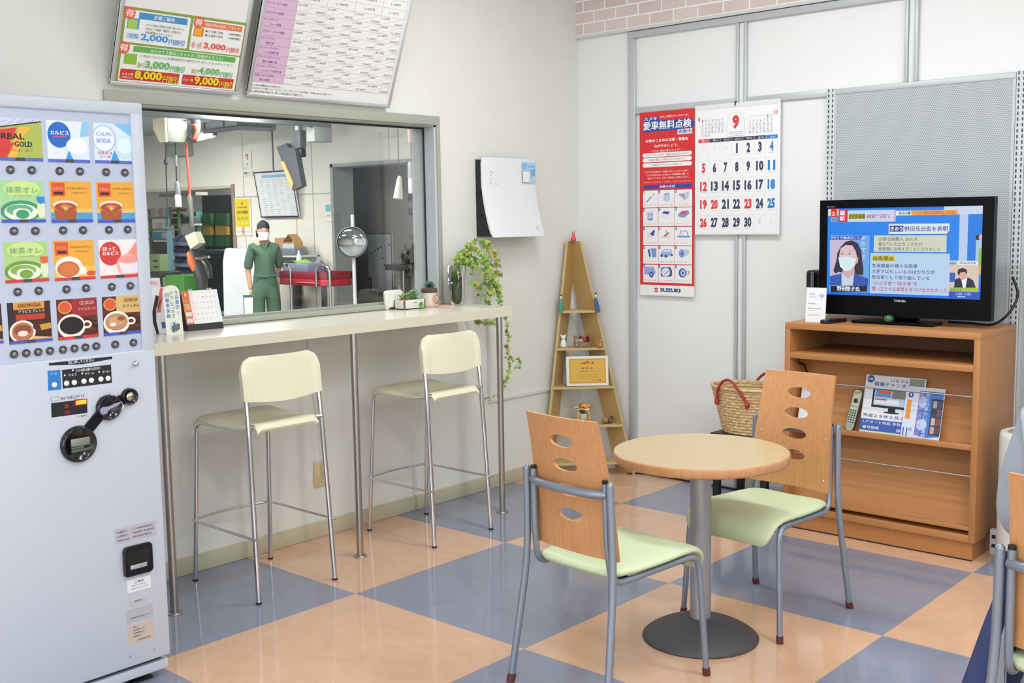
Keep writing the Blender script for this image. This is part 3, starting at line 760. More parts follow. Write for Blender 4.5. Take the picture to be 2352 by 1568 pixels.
for x in (378, 465): blob([(x-20, 724), (x, 714), (x+24, 724), (x, 730)], '#5a4a66'); blob([(x-24, 700), (x, 688), (x+26, 696), (x, 694)], '#8a6f80')
blob([(245, 1095), (672, 1090), (672, 1160), (245, 1165)], '#0c1322'); TB('野田聖子氏', 322, 1100, 585, 1152, '#ffffff', .035)
# studio inset and presenter at the right
s.k = 3
s.rect(*B(1620, 800, 1965, 1165), '#d8c6b8').rect(*B(1930, 500, 2005, 800), '#aec9e8'); s.up(); s.rect(*B(1720, 810, 1960, 850), '#e6eef8').rect(*B(1625, 820, 1700, 845), '#4aa0e6').rect(*B(1625, 940, 1690, 1050), '#1b64b8').rect(*B(1962, 660, 2010, 860), '#86c23c').rect(*B(1965, 860, 2010, 960), '#e0a040'); s.up()
TB('国会記者会館', 1745, 816, 1930, 842, '#34507c', .02)
blob([(1675, 1115), (1690, 1020), (1750, 995), (1850, 1000), (1900, 1030), (1930, 1115)], '#171d38'); blob([(1760, 1000), (1830, 1000), (1812, 1115), (1780, 1115)], '#eef2fa'); blob(ell(1778, 960, 45, 65, 16), '#dba79a'); blob([(1718, 940), (1730, 900), (1780, 885), (1825, 905), (1830, 960), (1800, 930), (1750, 940), (1735, 980)], '#14121c')
s.rect(*B(1625, 1115, 1960, 1160), '#a8c03a').rect(*B(1620, 1162, 1985, 1240), '#1a4ec4'); s.up(); TB('日本テレビ', 1632, 1124, 1770, 1152, '#4a7020', .01); TB('山崎 大輔', 1698, 1170, 1868, 1205, '#9cc0f0', .02); s.rect(*B(1715, 1214, 1810, 1226), '#b8d8f8')
blob([(1930, 560), (1935, 505), (1975, 495), (1990, 560)], '#1c1430'); blob(ell(1988, 530, 22, 34, 14), '#d8b0b4')
s.build('screen', tv)
# ================================================================== VENDING MACHINE
VX, VY0, VY1, VZ = .15, -1.80, -.915, 1.866
VW = mat('#c2cad6', .32, noise=.004, nscale=5, key='vending'); VP = mat('#b9c5d8', .28)
vm = thing('vending_machine', ((VX-.70)/2, (VY0+VY1)/2, 0), 'tall white cup drink vending machine with rows of drink cards', 'vending machine')
iz = lambda px, py: onx(px, py, VX)
pT = iz(303, 264); pB = iz(326, 803); WT, WB, WR = pT.z, pB.z, (pT.y+pB.y)/2
b = MB()
b.box((-.70, VY0, .075), (VX-.02, VY1, VZ), VW, .006)
b.box((VX-.02, VY0, .075), (VX, VY1, WB), VW, .006).box((VX-.02, VY0, WT), (VX, VY1, VZ), VW, .006).box((VX-.02, WR, WB-.01), (VX, VY1, WT+.01), VW, .006).box((VX-.02, VY0, WB-.01), (VX, VY0+.05, WT+.01), VW)
b.build('body', vm)
DX = VX-.010
MB().box((VX-.021, VY0+.05, WB), (DX, WR, WT), VP).build('display_panel', vm)
MB().box((-.68, VY0+.02, .028), (VX-.012, VY1-.004, .060), VW, .003).box((-.66, VY0+.03, .060), (VX-.03, VY1-.02, .075), DARK).build('kick_plate', vm)
for y in (VY0+.08, VY1-.085):
    for x in (-.6, VX-.07):
        MB().cyl((x, y, 0), (x, y, .03), .022, BLACK, 16).box((x-.035, y-.035, 0), (x+.035, y+.035, .008), BLACK).build('foot', vm)
# drink cards: each is a printed card of its own
vs = Sheet((DX+.0006, VY0, 0), (0, 1, 0), (0, 0, 1), VY1-VY0, VZ)
z1 = zoomer(vs, 0, 200, 5.2275); z2 = zoomer(vs, 0, 500, 4.48); z3 = zoomer(vs, 80, 800, 5.228); z4 = zoomer(vs, 200, 1150, 3.75)
def card(bx, paint):
    u0, v0, u1, v1 = bx
    s = Sheet((DX+.0012, VY0+u0, v0), (0, 1, 0), (0, 0, 1), u1-u0, v1-v0); s.slab(.0012, '#dfe4ea')
    s.R = lambda a, b_, c, d, col: s.rect(a*s.w, b_*s.h, c*s.w, d*s.h, col)
    s.Pg = lambda pts, col: s.poly([(max(0, min(1, x))*s.w, max(0, min(1, y))*s.h) for x, y in pts], col)
    s.T = lambda t, a, b_, c, d, col, bo=.02: s.text(t, a*s.w, b_*s.h, c*s.w, d*s.h, col, bo)
    s.E = lambda x, y, rx, ry, col, a0=0, a1=360: s.Pg(ell(x, y, rx, ry, 28, a0, a1), col)
    paint(s); return s.build('product_card', vm)
def strip(s, c):
    s.R(0, 0, 1, .075, c); s.up(); s.R(.4, 0, .6, .075, '#40404c'); s.k -= 1
def p_gold(s):
    s.R(0, 0, 1, 1, '#a9b855'); s.up(); s.Pg([(0, .76), (1, .95), (1, 1), (0, 1)], '#c9d2e6'); s.Pg([(0, .075), (.22, .075), (.40, .42), (.30, .42), (.48, .78), (0, .70)], '#d23a34'); s.up()
    s.Pg([(.24, .075), (.42, .075), (.52, .38), (.62, .52), (.54, .52), (.78, .80), (.52, .80), (.36, .42), (.42, .42)], '#eab23c'); s.Pg([(0, .74), (1, .93), (1, .96), (0, .77)], '#3a2c3a'); s.up()
    for i in range(14): s.E(.1+.065*i, .90+.03*((i*7) % 3)-.03*(i < 5), .012, .014, '#7d86b8')
    s.T('REAL', .12, .50, .62, .64, '#2c2530', .03); s.T('GOLD', .40, .33, .78, .46, '#2c2530', .03); s.T('リアルゴールド', .15, .22, .8, .28, '#c8402e'); strip(s, '#5566c4')
def p_white(s):
    s.R(0, 0, 1, 1, '#dfe8f2'); s.up(); s.Pg([(.86, 1), (1, 1), (1, .66), (.78, .62)], '#8cc6ee'); s.E(.72, .36, .34, .26, '#cfe6f0'); s.Pg([(.42, .075), (.60, .075), (.50, .30)], '#3e9ade'); s.up(); s.E(.29, .66, .27, .31, '#2166c2'); s.up()
    for i in range(18): s.E(.1+((i*37) % 88)/100, .12+((i*53) % 85)/100, .008, .010, '#8a98c8')
    s.E(.70, .40, .26, .20, '#e9f4f6'); s.up(); s.T('カルピス', .08, .66, .52, .76, '#ffffff', .04); s.R(.14, .60, .46, .625, '#e04a6a'); strip(s, '#5566c4')
def p_soda(s):
    s.R(0, 0, 1, 1, '#d5e5f3'); s.up(); s.Pg([(.5, 1), (1, 1), (1, .7), (.9, .72)], '#7fc0ec'); s.E(.26, .62, .30, .34, '#aebfe8'); s.Pg([(.40, .075), (.62, .075), (.50, .34)], '#3e9ade'); s.up(); s.E(.25, .62, .265, .31, '#e3edf6'); s.E(.76, .42, .24, .28, '#c4e0ec'); s.up(); s.E(.76, .46, .2, .2, '#dbeef3'); s.up()
    s.T('CALPIS', .06, .68, .44, .77, '#7d93cf', .0); s.T('SODA', .06, .51, .42, .62, '#7d93cf', .02); s.T('カルピス', .08, .22, .44, .30, '#d8423c', .03); s.T('ソーダ', .12, .13, .40, .20, '#d8423c', .03); strip(s, '#5566c4')
def p_matcha(warm):
    def f(s):
        s.R(0, 0, 1, 1, '#a8cf7e' if warm else '#9fd498'); s.up(); s.E(.5, .80, .42, .20, '#c6e08e'); s.up()
        s.E(.45, .27, .46, .26, '#6f9a3c' if warm else '#3f9468'); s.E(.92, .3, .10, .2, '#d9e6c0'); s.up(); s.E(.45, .25, .38, .20, '#e6eeda'); s.up(); s.E(.42, .30, .30, .13, '#88b050' if warm else '#5fae80'); s.up(); s.E(.46, .24, .20, .10, '#e8efe0'); s.up(); s.E(.48, .20, .15, .11, '#76a146' if warm else '#429a70'); s.up()
        s.Pg([(.82, .62), (1, .62), (1, .48), (.9, .44), (.84, .5)], '#e2603a' if warm else '#2f86d2'); s.up()
        s.T('抹茶オレ', .13, .70, .86, .86, '#7ea87a' if warm else '#74b088', .0); s.T('宇治抹茶使用', .3, .62, .7, .66, '#7fa060', 0); strip(s, '#d03a3c' if warm else '#3f58c0')
    return f
def p_tea(warm):
    def f(s):
        s.R(0, 0, 1, 1, '#e7a63c'); s.up(); s.R(0, .075, 1, .34, '#f0c05a'); s.up()
        if not warm: s.R(0, .075, 1, .24, '#4f9bd0'); s.up()
        s.R(.05, .64, .36, .96, '#d8502e'); s.up(); s.T('紅茶花伝', .08, .78, .33, .86, '#e89a78', .03); s.R(.10, .68, .32, .74, '#3d1c14'); s.T('アールグレイ' if False else 'ロイヤルミルクティー', .42, .80, .94, .86, '#7a5a20', .02); s.T('香り豊かな味わい', .55, .70, .88, .74, '#8a6a2a', 0)
        if warm:
            s.E(.36, .32, .34, .28, '#ece9dd'); s.Pg([(.6, .45), (.78, .28), (.8, .15), (.4, .1)], '#ece9dd'); s.up(); s.E(.34, .28, .27, .20, '#c66a36'); s.up(); s.E(.34, .27, .23, .16, '#cf7842'); s.E(.9, .16, .12, .06, '#d5562f')
        else:
            s.Pg([(.06, .42), (.64, .42), (.58, .075), (.12, .075)], '#c98952'); s.E(.35, .42, .29, .12, '#e5dccf'); s.up(); s.E(.35, .38, .26, .10, '#a8482a'); s.Pg([(.08, .30), (.62, .30), (.58, .08), (.12, .08)], '#a9572c'); s.up(); s.Pg([(.2, .4), (.32, .46), (.52, .40), (.42, .33), (.28, .33)], '#c5764a'); s.up(); s.Pg([(.28, .38), (.36, .40), (.42, .34), (.34, .28)], '#e3b06a')
        strip(s, '#d03a3c' if warm else '#3f58c0')
    return f
def p_hot(s):
    s.R(0, 0, 1, 1, '#efe4e2'); s.up(); s.Pg([(.72, .62), (1, 1), (1, .075), (.6, .075)], '#ef9078'); s.E(.28, .64, .27, .31, '#cf3a34'); s.up()
    for i in range(16): s.E(.06+((i*37) % 90)/100, .12+((i*53) % 85)/100, .009, .011, '#d65a5a')
    s.E(.72, .32, .30, .30, '#f0b0a6'); s.up(); s.Pg([(.48, .40), (.98, .44), (.96, .12), (.56, .10)], '#e6dfe6'); s.E(.74, .46, .24, .10, '#e99a94'); s.up(); s.T('ほっと', .10, .72, .42, .82, '#ffffff', .04); s.T('カルピス', .08, .60, .48, .70, '#ffffff', .04); strip(s, '#cf3a3a')
def p_cof(bg, top, cup, stripc, title, sub):
    def f(s):
        s.R(0, 0, 1, 1, bg); s.up(); s.R(.36, .56, 1, 1, top); s.E(.80, .30, .26, .22, '#4a1f16'); s.E(.95, .42, .14, .14, '#5b2a1a'); s.up()
        for i in range(9): s.E(.66+((i*29) % 32)/100, .18+((i*41) % 30)/100, .05, .035, ('#6a2f1d', '#2c120d', '#3a1710')[i % 3])
        s.E(.2, .80, .17, .16, '#c8a86a'); s.up(); s.E(.2, .80, .14, .13, '#d9582f'); s.up()
        s.E(.34, .32, .34, .30, '#eee9df'); s.E(.72, .34, .12, .10, '#eee9df'); s.up(); s.E(.34, .34, .29, .22, cup); s.E(.72, .34, .07, .05, bg); s.up()
        if cup != '#1c1414': s.E(.34, .36, .2, .12, '#caa078'); s.up(); s.E(.46, .42, .10, .06, '#8a5a36'); s.E(.24, .28, .08, .05, '#efe3d2')
        s.T('GEORGIA', .56, .84, .92, .93, title, .0); s.T(sub, .52, .70, .96, .77, title, .02); strip(s, stripc)
    return f
def p_cappu(s):
    s.R(0, 0, 1, 1, '#3a1c1a'); s.up(); s.R(.14, .82, .86, 1, '#d8963e'); s.R(.18, .56, .86, .70, '#b83a24'); s.R(0, .3, .14, 1, '#22202e'); s.up(); s.E(.32, .28, .30, .28, '#ece7de'); s.Pg([(.55, .16), (1, .10), (1, .075), (.5, .075)], '#e0b080'); s.E(.72, .4, .16, .12, '#4a2018'); s.Pg([(.72, .42), (.98, .46), (1, .32), (.76, .28)], '#c8953a'); s.up(); s.E(.32, .28, .25, .23, '#b8714e'); s.up(); s.E(.32, .32, .2, .13, '#8a4a34'); s.up(); s.E(.32, .24, .12, .07, '#e9d8c8'); s.up()
    s.T('GEORGIA', .24, .87, .78, .96, '#7a4a18', .02); s.T('アラビカブレンド', .24, .73, .86, .81, '#d8cfd0', .02); strip(s, '#4a58b4')
card(z1.box(-60, 372, 500, 885), p_gold); card(z1.box(563, 408, 1065, 905), p_white); card(z1.box(1127, 440, 1600, 918), p_soda)
card(z1.box(0, 1122, 530, 1625), p_matcha(False)); card(z1.box(600, 1130, 1100, 1625), p_tea(False)); card(z1.box(1160, 1138, 1628, 1625), p_tea(False))
card(z2.box(40, 245, 490, 662), p_matcha(True)); card(z2.box(550, 232, 970, 640), p_tea(True)); card(z2.box(1020, 224, 1425, 616), p_hot)
card(z2.box(80, 862, 525, 1285), p_cappu); card(z2.box(585, 830, 1003, 1243), p_cof('#6a1f22', '#9c2a2c', '#1c1414', '#cf3a3a', '#e8c8c0', 'アラビカブレンド')); card(z2.box(1055, 802, 1450, 1200), p_cof('#5a2420', '#d2b070', '#b98a62', '#3f58c0', '#6a4420', 'カフェオレ'))
card(z2.box(-420, 895, 22, 1310), p_cappu)
BTN = mat('#35313a', .22, coat=.6); BTC = mat('#8d8a92', .25, .4)
def button(uv, r=.0122):
    p = Vector((DX, VY0+uv[0], uv[1])); X_ = Matrix.Rotation(PI/2, 4, 'Y')
    MB().lathe([(r, 0), (r, .004), (r*.86, .0075), (r*.70, .0065), (r*.62, .005), (0, .004)], BTN, p, 20, X_).lathe([(r*.52, .005), (r*.40, .0062), (0, .0068)], BTC, p, 14, X_).build('button', vm)
for x, y in ((122, 992), (378, 998), (715, 1007), (957, 1013), (1272, 1020), (1497, 1027)): button(z1(x, y))
for x, y in ((143, 137), (362, 135), (648, 130), (852, 128), (1119, 124), (1311, 121), (180, 762), (397, 750), (682, 736), (883, 724), (1148, 710), (1338, 700), (143, 1403), (268, 1392), (391, 1380), (512, 1368), (646, 1356), (764, 1344), (877, 1332), (988, 1320), (1183, 1303), (1371, 1284)): button(z2(x, y), .0122 if x != 0 else .0118)
# control area on the door
s = Sheet((VX, VY0, 0), (0, 1, 0), (0, 0, 1), VY1-VY0, VZ); z3 = zoomer(s, 80, 800, 5.228); s.k = 1
s.poly([z3(168, 175), z3(928, 95), z3(928, 125), z3(570, 190), z3(168, 205)], '#17181f'); s.up(); s.text('先に押してください', *z3.box(400, 135, 710, 175), '#dfe3ea', .03)
s.k = 1; s.poly([z3(325, 258), z3(915, 192), z3(925, 412), z3(335, 482)], '#17181f'); s.poly([z3(152, 270), z3(305, 255), z3(318, 492), z3(160, 507)], '#2a78c6'); s.up()
s.text('ミルクの量もお選びいただけます', *z3.box(490, 232, 785, 268), '#e6e8ee', .02); s.text('さとう', *z3.box(405, 300, 500, 328), '#e6e8ee', .03); s.text('クリーム', *z3.box(600, 285, 710, 310), '#e6e8ee', .03); s.text('コーヒー', *z3.box(805, 262, 915, 290), '#e6e8ee', .03); s.text('止涼', *z3.box(185, 285, 265, 315), '#9ac4ee', .02)
for x, y in ((455, 262), (358, 322), (568, 300), (770, 280)): s.disc(*z3(x, y), .0028, '#e6e8ee')
s.build('instruction_sticker', vm)
for x, y in ((233, 436), (378, 418), (470, 408), (586, 393), (676, 382), (790, 368), (876, 358)):
    u, v = z3(x, y); p = Vector((VX+.0006, VY0+u, v)); X_ = Matrix.Rotation(PI/2, 4, 'Y')
    MB().lathe([(.0082, 0), (.0082, .0025), (.0072, .004), (0, .0042)], mat('#e4eae6', .3), p, 20, X_).build('selector_button', vm)
s.mb = MB(); s.k = 1
s.poly([z3(195, 657), z3(625, 602), z3(632, 772), z3(200, 830)], '#15151d'); s.text('表示で出来上がりです', *z3.box(310, 563, 600, 605), '#4a4c54', .02); s.frame(*z3.box(190, 578, 290, 632), .0012, '#7d8088'); s.text('つり銭切れ', *z3.box(500, 800, 630, 820), '#4a4c54', .03); s.up()
s.build('display_window', vm)
led = lambda c, e: screen_mat(c, e)
s.mb = MB(); s.matf = lambda c: screen_mat(c, 1.6 if c == '#ffb428' else .55); s.k = 3
s.poly([z3(490, 628), z3(615, 612), z3(618, 660), z3(494, 676)], '#ffb428'); s.poly([z3(470, 614), z3(628, 600), z3(630, 672), z3(478, 692)], '#d8201a', 2)
s.text('8', *z3.box(350, 660, 410, 720), '#a81a22', .06); s.text('R', *z3.box(440, 650, 470, 705), '#80141c', .02); s.text('8', *z3.box(352, 745, 425, 795), '#a81a22', .06)
s.build('indicator', vm)
# black coin and bill fittings
X_ = Matrix.Rotation(PI/2, 4, 'Y')
def vpt(x, y, d=0): u, v = z3(x, y); return Vector((VX+d, VY0+u, v))
def hub(cx, cy, r, name):
    p = vpt(cx, cy); b = MB().lathe([(r, 0), (r, .008), (r*.93, .016), (r*.86, .017), (r*.80, .012), (0, .011)], BLACKG, p, 48, X_); return b, p
b, p = hub(518, 1145, .0565, 'bill'); q = p+Vector((.0112, 0, 0)); sl = mat('#8d8a85', .35, .4)
bs_ = b.build('bill_surround', vm)
b = MB().box(q+Vector((-.004, -.031, -.024)), q+Vector((.004, .031, .022)), BLACK).box(q+Vector((0, -.030, -.004)), q+Vector((.008, .030, .020)), sl, .002).box(q+Vector((0, -.030, -.022)), q+Vector((.010, .030, -.012)), mat('#5c5a58', .4, .3), .002)
b.box(q+Vector((.001, -.028, -.0105)), q+Vector((.0045, .012, -.006)), mat('#3f8a5a', .5)); b.build('bill_slot', bs_)
b, p = hub(878, 705, .0405, 'coin'); cs1 = b.build('coin_surround', vm)
b = MB(); Lh = p+Vector((.012, 0, 0)); rel = lambda x, y: vpt(x, y, .0135)
pts = [(1010, 630), (965, 680), (880, 715), (850, 740), (830, 775), (790, 788), (755, 770), (752, 725), (785, 700), (860, 690), (930, 655)]
u = [Vector(z3(*a)) for a in pts]; c3 = sum(u, Vector((0, 0)))/len(u)
b.prism([(a[0], a[1]) for a in u], .007, mat('#9a96b0', .4), Matrix(((0, 0, 1, VX+.010), (1, 0, 0, VY0), (0, 1, 0, 0), (0, 0, 0, 1))))
b.build('return_lever', cs1)
s.mb = MB(); s.matf = lambda c: mat(c, .5); s.o = Vector((VX+.0128, VY0, 0)); s.k = 1
s.text('コイン・返却', *z3.box(800, 522, 958, 570), '#c9ccd4', .01); s.build('lettering', cs1); s.mb = MB(); s.poly([z3(1030, 620), z3(1070, 690), z3(1035, 750), z3(1058, 690)], '#e4e6ea'); s.build('arrow_mark', cs1)
b, p = hub(1150, 578, .0268, 'slot'); cs2 = b.build('coin_surround', vm)
b = MB().lathe([(.0145, .012), (.0145, .0145), (0, .0155)], mat('#cbbfae', .25, .8), p, 28, X_).box(p+Vector((.0145, -.011, -.001)), p+Vector((.0165, .011, .001)), BLACK); b.build('coin_slot', cs2)
for a, c in (((1010, 643), (1062, 619)), ((662, 968), (752, 858))):
    A = vpt(*a); C = vpt(*c); m_ = (A+C)/2
    dd = (C-A).normalized(); pp_ = Vector((0, -dd.z, dd.y))*.017; A2, C2 = A-dd*.02, C+dd*.02
    MB().prism([(v.y, v.z) for v in (A2-pp_, C2-pp_, C2+pp_, A2+pp_)], .008, BLACKG, Matrix(((0, 0, 1, VX-.0005), (1, 0, 0, 0), (0, 1, 0, 0), (0, 0, 0, 1))), .002).build('coin_bridge', vm)
p = vpt(1230, 182); MB().lathe([(.0092, 0), (.0092, .004), (.008, .009), (.004, .0125), (0, .0128)], CHROME, p, 24, X_).build('lock', vm)
# coin return and rating labels
z4 = zoomer(s, 200, 1150, 3.75); s.o = Vector((VX, VY0, 0))
p0 = z4(303, 625); bx = z4.box(303, 370, 556, 632); cu, cv = (bx[0]+bx[2])/2, (bx[1]+bx[3])/2; w_, h_ = bx[2]-bx[0], bx[3]-bx[1]
T_ = Matrix(((0, 0, 1, VX), (1, 0, 0, VY0), (0, 1, 0, 0), (0, 0, 0, 1)))
b = MB().prism(rrect(w_, h_, .014, 6, cu, cv), .012, BLACKG, T_, .004).prism(rrect(w_*.78, h_*.5, .008, 5, cu, cv+.010), .0125, BLACK, T_)
bb = z4.box(355, 535, 500, 570); b.box((VX+.010, VY0+bb[0], bb[1]), (VX+.0145, VY0+bb[2], bb[3]), mat('#b9bcb8', .3, .5), .001); b.build('coin_return', vm)
def plate(bx, c, lines, tc='#5a5a66'):
    s2 = Sheet((VX+.0006, VY0+bx[0], bx[1]), (0, 1, 0), (0, 0, 1), bx[2]-bx[0], bx[3]-bx[1], matf=lambda c_: mat(c_, .45)); s2.slab(.0006, c)
    for t, a, b_, c_, d in lines: s2.text(t, a*s2.w, b_*s2.h, c_*s2.w, d*s2.h, tc, .01)
    return s2.build('rating_plate', vm)
plate(z4.box(236, 205, 595, 335), '#b4b2bc', [('営業許可', .06, .68, .30, .82), ('食品衛生責任者', .06, .42, .30, .55), ('自動販売機製造', .06, .14, .34, .26), ('カップ式自動販売機設置許可済', .42, .70, .92, .82), ('取扱責任者連絡先', .44, .44, .96, .56), ('保健所管内', .42, .16, .88, .30)])
plate(z4.box(345, 665, 550, 770), '#dfe2e8', [('⚠警告', .3, .66, .70, .88), ('転倒のおそれがあります', .2, .46, .8, .56), ('ゆすらないでください', .15, .20, .9, .32)])
plate(z4.box(360, 840, 522, 890), '#b9bac0', [('管理番号', .3, .5, .7, .85)]); plate(z4.box(338, 910, 566, 1028), '#aeb0b8', [('注意事項をお読みください', .16, .26, .86, .38)]); plate(z4.box(350, 1045, 578, 1215), '#c3b5a8', [('型式', .2, .82, .34, .9), ('定格電圧 100V', .2, .66, .66, .74), ('消費電力', .2, .5, .6, .58), ('製造年', .2, .34, .5, .42), ('自動販売機', .36, .12, .86, .2)])
for x, y in ((372, 1337), (574, 1272)):
    u, v = z4(x, y); MB().lathe([(.003, 0), (.0025, .002), (0, .0026)], STEEL, (VX, VY0+u, v), 10, X_).build('screw', vm)

# ================================================================== TILTED BOARDS ABOVE THE WINDOW
tl = Vector((.355, 0, .935)).normalized()
def board(y0, y1, h, label, name, cat, t=.016):
    o = Vector((XW+.026, y0, 2.033)); th = thing(name, (XW, (y0+y1)/2, 2.02), label, cat, 'tilted notice boards over the window')
    s = Sheet(o, (0, 1, 0), tl, y1-y0, h); s.slab(.006, '#e9e9e6'); 
    f = MB(); Mx = Matrix((( s.U.x, s.V.x, s.N.x, o.x), (s.U.y, s.V.y, s.N.y, o.y), (s.U.z, s.V.z, s.N.z, o.z), (0, 0, 0, 1)))
    FA = mat('#d5d8d8', .3, .6)
    for lo, hi in (((0, 0), (s.w, t)), ((0, h-t), (s.w, h)), ((0, t), (t, h-t)), ((s.w-t, t), (s.w, h-t))):
        f.box((lo[0], lo[1], -.014), (hi[0], hi[1], .006), FA, .003, xf=Mx)
    f.box((.004, .004, -.014), (s.w-.004, h-.004, -.007), mat('#c9cbc8', .6), xf=Mx)
    f.build('board_frame', th)
    return th, s
th, s = board(-.541, .043, .84, 'tilted framed board of colourful yen discount offers above the window', 'discount_board', 'notice board')
z5 = zoomer(s, 240, 0, 6.533); B5 = lambda *a: z5.box(*a)
g0 = z5.box(130, 75, 2050, 1320); gu0 = z5(120, 1230)[0]; gv0 = z5(120, 1235)[1]; gu1 = z5(1985, 1390)[0]; gv1 = z5(265, 80)[1]
s.rect(gu0, gv0, gu1, gv1, '#8f9f45'); s.up()
GWd = gu1-gu0; GH = gv1-gv0
R5 = lambda a, b_, c, d, col: s.rect(gu0+a*GWd, gv0+b_*GH, gu0+c*GWd, gv0+d*GH, col)
def RR5(a, b_, c, d, col, r=.006): s.rr(gu0+a*GWd, gv0+b_*GH, gu0+c*GWd, gv0+d*GH, r, col)
def T5(t, a, b_, c, d, col, bo=.012): s.text(t, gu0+a*GWd, gv0+b_*GH, gu0+c*GWd, gv0+d*GH, col, bo)
RR5(.035, .545, .525, .965, '#eceee9'); RR5(.545, .535, .975, .965, '#eceee9'); RR5(.035, .03, .975, .515, '#eceee9'); s.up()
R5(.13, .86, .50, .945, '#3f8fcb'); R5(.62, .865, .955, .945, '#e07850'); R5(.12, .43, .94, .505, '#62ae52'); R5(.05, .72, .14, .86, '#4e9edc'); R5(.56, .73, .64, .85, '#e07a2c'); R5(.06, .26, .155, .40, '#8bbf3a'); RR5(.045, .055, .50, .195, '#cf3a30', .004); RR5(.525, .055, .955, .195, '#cf3a30', .004); s.up()
R5(.055, .72, .125, .84, '#a4c862'); R5(.565, .74, .625, .84, '#eeaa3a')
for x, y in ((.06, .92), (.59, .92), (.05, .47)): s.disc(gu0+x*GWd, gv0+y*GH, .024, '#e2694a')
s.up()
for x, y in ((.06, .92), (.59, .92), (.05, .47)): T5('得', x-.028, y-.045, x+.028, y+.045, '#fbe9dc', .03)
T5('定期ご優待', .24, .875, .40, .93, '#eaf3fb', .02); T5('車検予約の前倒しでおトク', .645, .88, .93, .93, '#fbe0d0', .02); T5('あわせて２箇以上セットのご依頼がオススメ！', .25, .44, .83, .49, '#dff2d8', .02)
for i in range(3): T5(('オイル交換と同時の点検で更におトク', '※当社にて整備・車検をご利用の方', '対象車種はスタッフまで')[i], .19, .78-.05*i, (.48, .46, .40)[i], .815-.05*i, '#6b6d72', 0)
T5('●1ヶ月前ご予約', .655, .80, .80, .835, '#5c5e66', .01); T5('1,000円割引', .85, .80, .95, .835, '#4b4f66', .02); T5('●2ヶ月前ご予約', .655, .745, .80, .78, '#5c5e66', .01); T5('2,000円割引', .85, .745, .95, .78, '#4b4f66', .02)
def price(num, tail, a, b_, c, d, col):
    m_ = a+(c-a)*.62
    for k, (cc, bo) in enumerate((('#f6f7f2' if col != '#f0d22c' else '#a8741c', .07), (col, .04))):
        T5(num, a-.004*(1-k), b_-.006*(1-k), m_+.004*(1-k), d+.006*(1-k), cc, bo); T5(tail, m_+.008, b_, c, b_+(d-b_)*.72, cc, bo); s.up()
price('2,000', '円割引', .16, .575, .50, .68, '#4a94dc'); price('3,000', '円割引', .655, .565, .955, .665, '#e0624a'); price('3,000', '円割引', .22, .215, .53, .335, '#62b45e'); price('4,000', '円割引', .645, .21, .93, .32, '#62b45e'); price('8,000', '円割引', .15, .06, .49, .19, '#f0d22c'); price('9,000', '円割引', .62, .06, .95, .19, '#f0d22c')
T5('ご来店いただいたお客様限定の割引です 詳しくはスタッフまで', .17, .375, .92, .405, '#5c5e66', .0)
T5('大きい車', .055, .11, .14, .15, '#f6d8b0', .03); T5('ご希望の方は', .05, .075, .14, .10, '#f6e0d8', .02); T5('セット割', .53, .11, .61, .15, '#f6d8b0', .03); T5('軽・小型', .56, .575, .635, .66, '#d86a50', .01); T5('ご来店特典', .055, .60, .14, .67, '#5c9ad8', .01); T5('最大で', .165, .235, .215, .30, '#a8952c', .02); T5('最大で', .59, .225, .64, .29, '#a8952c', .02)
s.build('poster', th)
th, s = board(.087, .912, .60, 'tilted framed price list with a pink left column above the window', 'price_board', 'notice board')
z6 = zoomer(s, 560, 0, 5.88)
u0 = z6(105, 1100)[0]; u1 = z6(530, 1135)[0]; cu = [u1]+[z6(*p)[0] for p in ((915, 1175), (1285, 1210), (1640, 1245), (1945, 1275))]; vb = z6(530, 1135)[1]; stp = (z6(695, 150)[1]-vb)/8
s.rect(u0, vb, u1, s.h-.02, '#d8b4cf'); s.up()
s.rect(cu[-1]-.06, s.h-.075, cu[-1], s.h-.04, '#9ac8e4')
LC = '#9a948e'
rows = int((s.h-.02-vb)/stp)
names = ['下回りスチーム洗浄＆/錆止め塗装', 'ミッション・デフアレン/シャルオイル取替工賃', 'ドライブシャフトブーツ/割れ 取替工賃', 'ブレーキ・ディスク/パッド取替工賃', 'スパークプラグ/取替工賃', 'パワステ・フルード取替', 'オートマチック/フルード取替', 'ラジエーター水取替', 'ブレーキ・オイル取替', 'エンジンオイル取替']
pr = [['11,000円 14,300円', '13,200円 16,500円', '16,500円 18,700円', '22,000円 25,300円'], ['770円 1,320円']*4, ['5,390円 8,030円']*4, ['4,620円 7,700円']*4, ['1本-550円 2本-990円']*4, ['3,300円 5,500円']*4, ['9,900円 12,760円', '11,880円 14,960円', '13,180円 17,160円', '15,180円 20,900円'], ['5,500円 7,700円', '7,700円 9,900円', '7,700円 9,900円', '9,900円 12,100円'], ['2,310円 3,850円']*4, ['1,100円 ']*4]
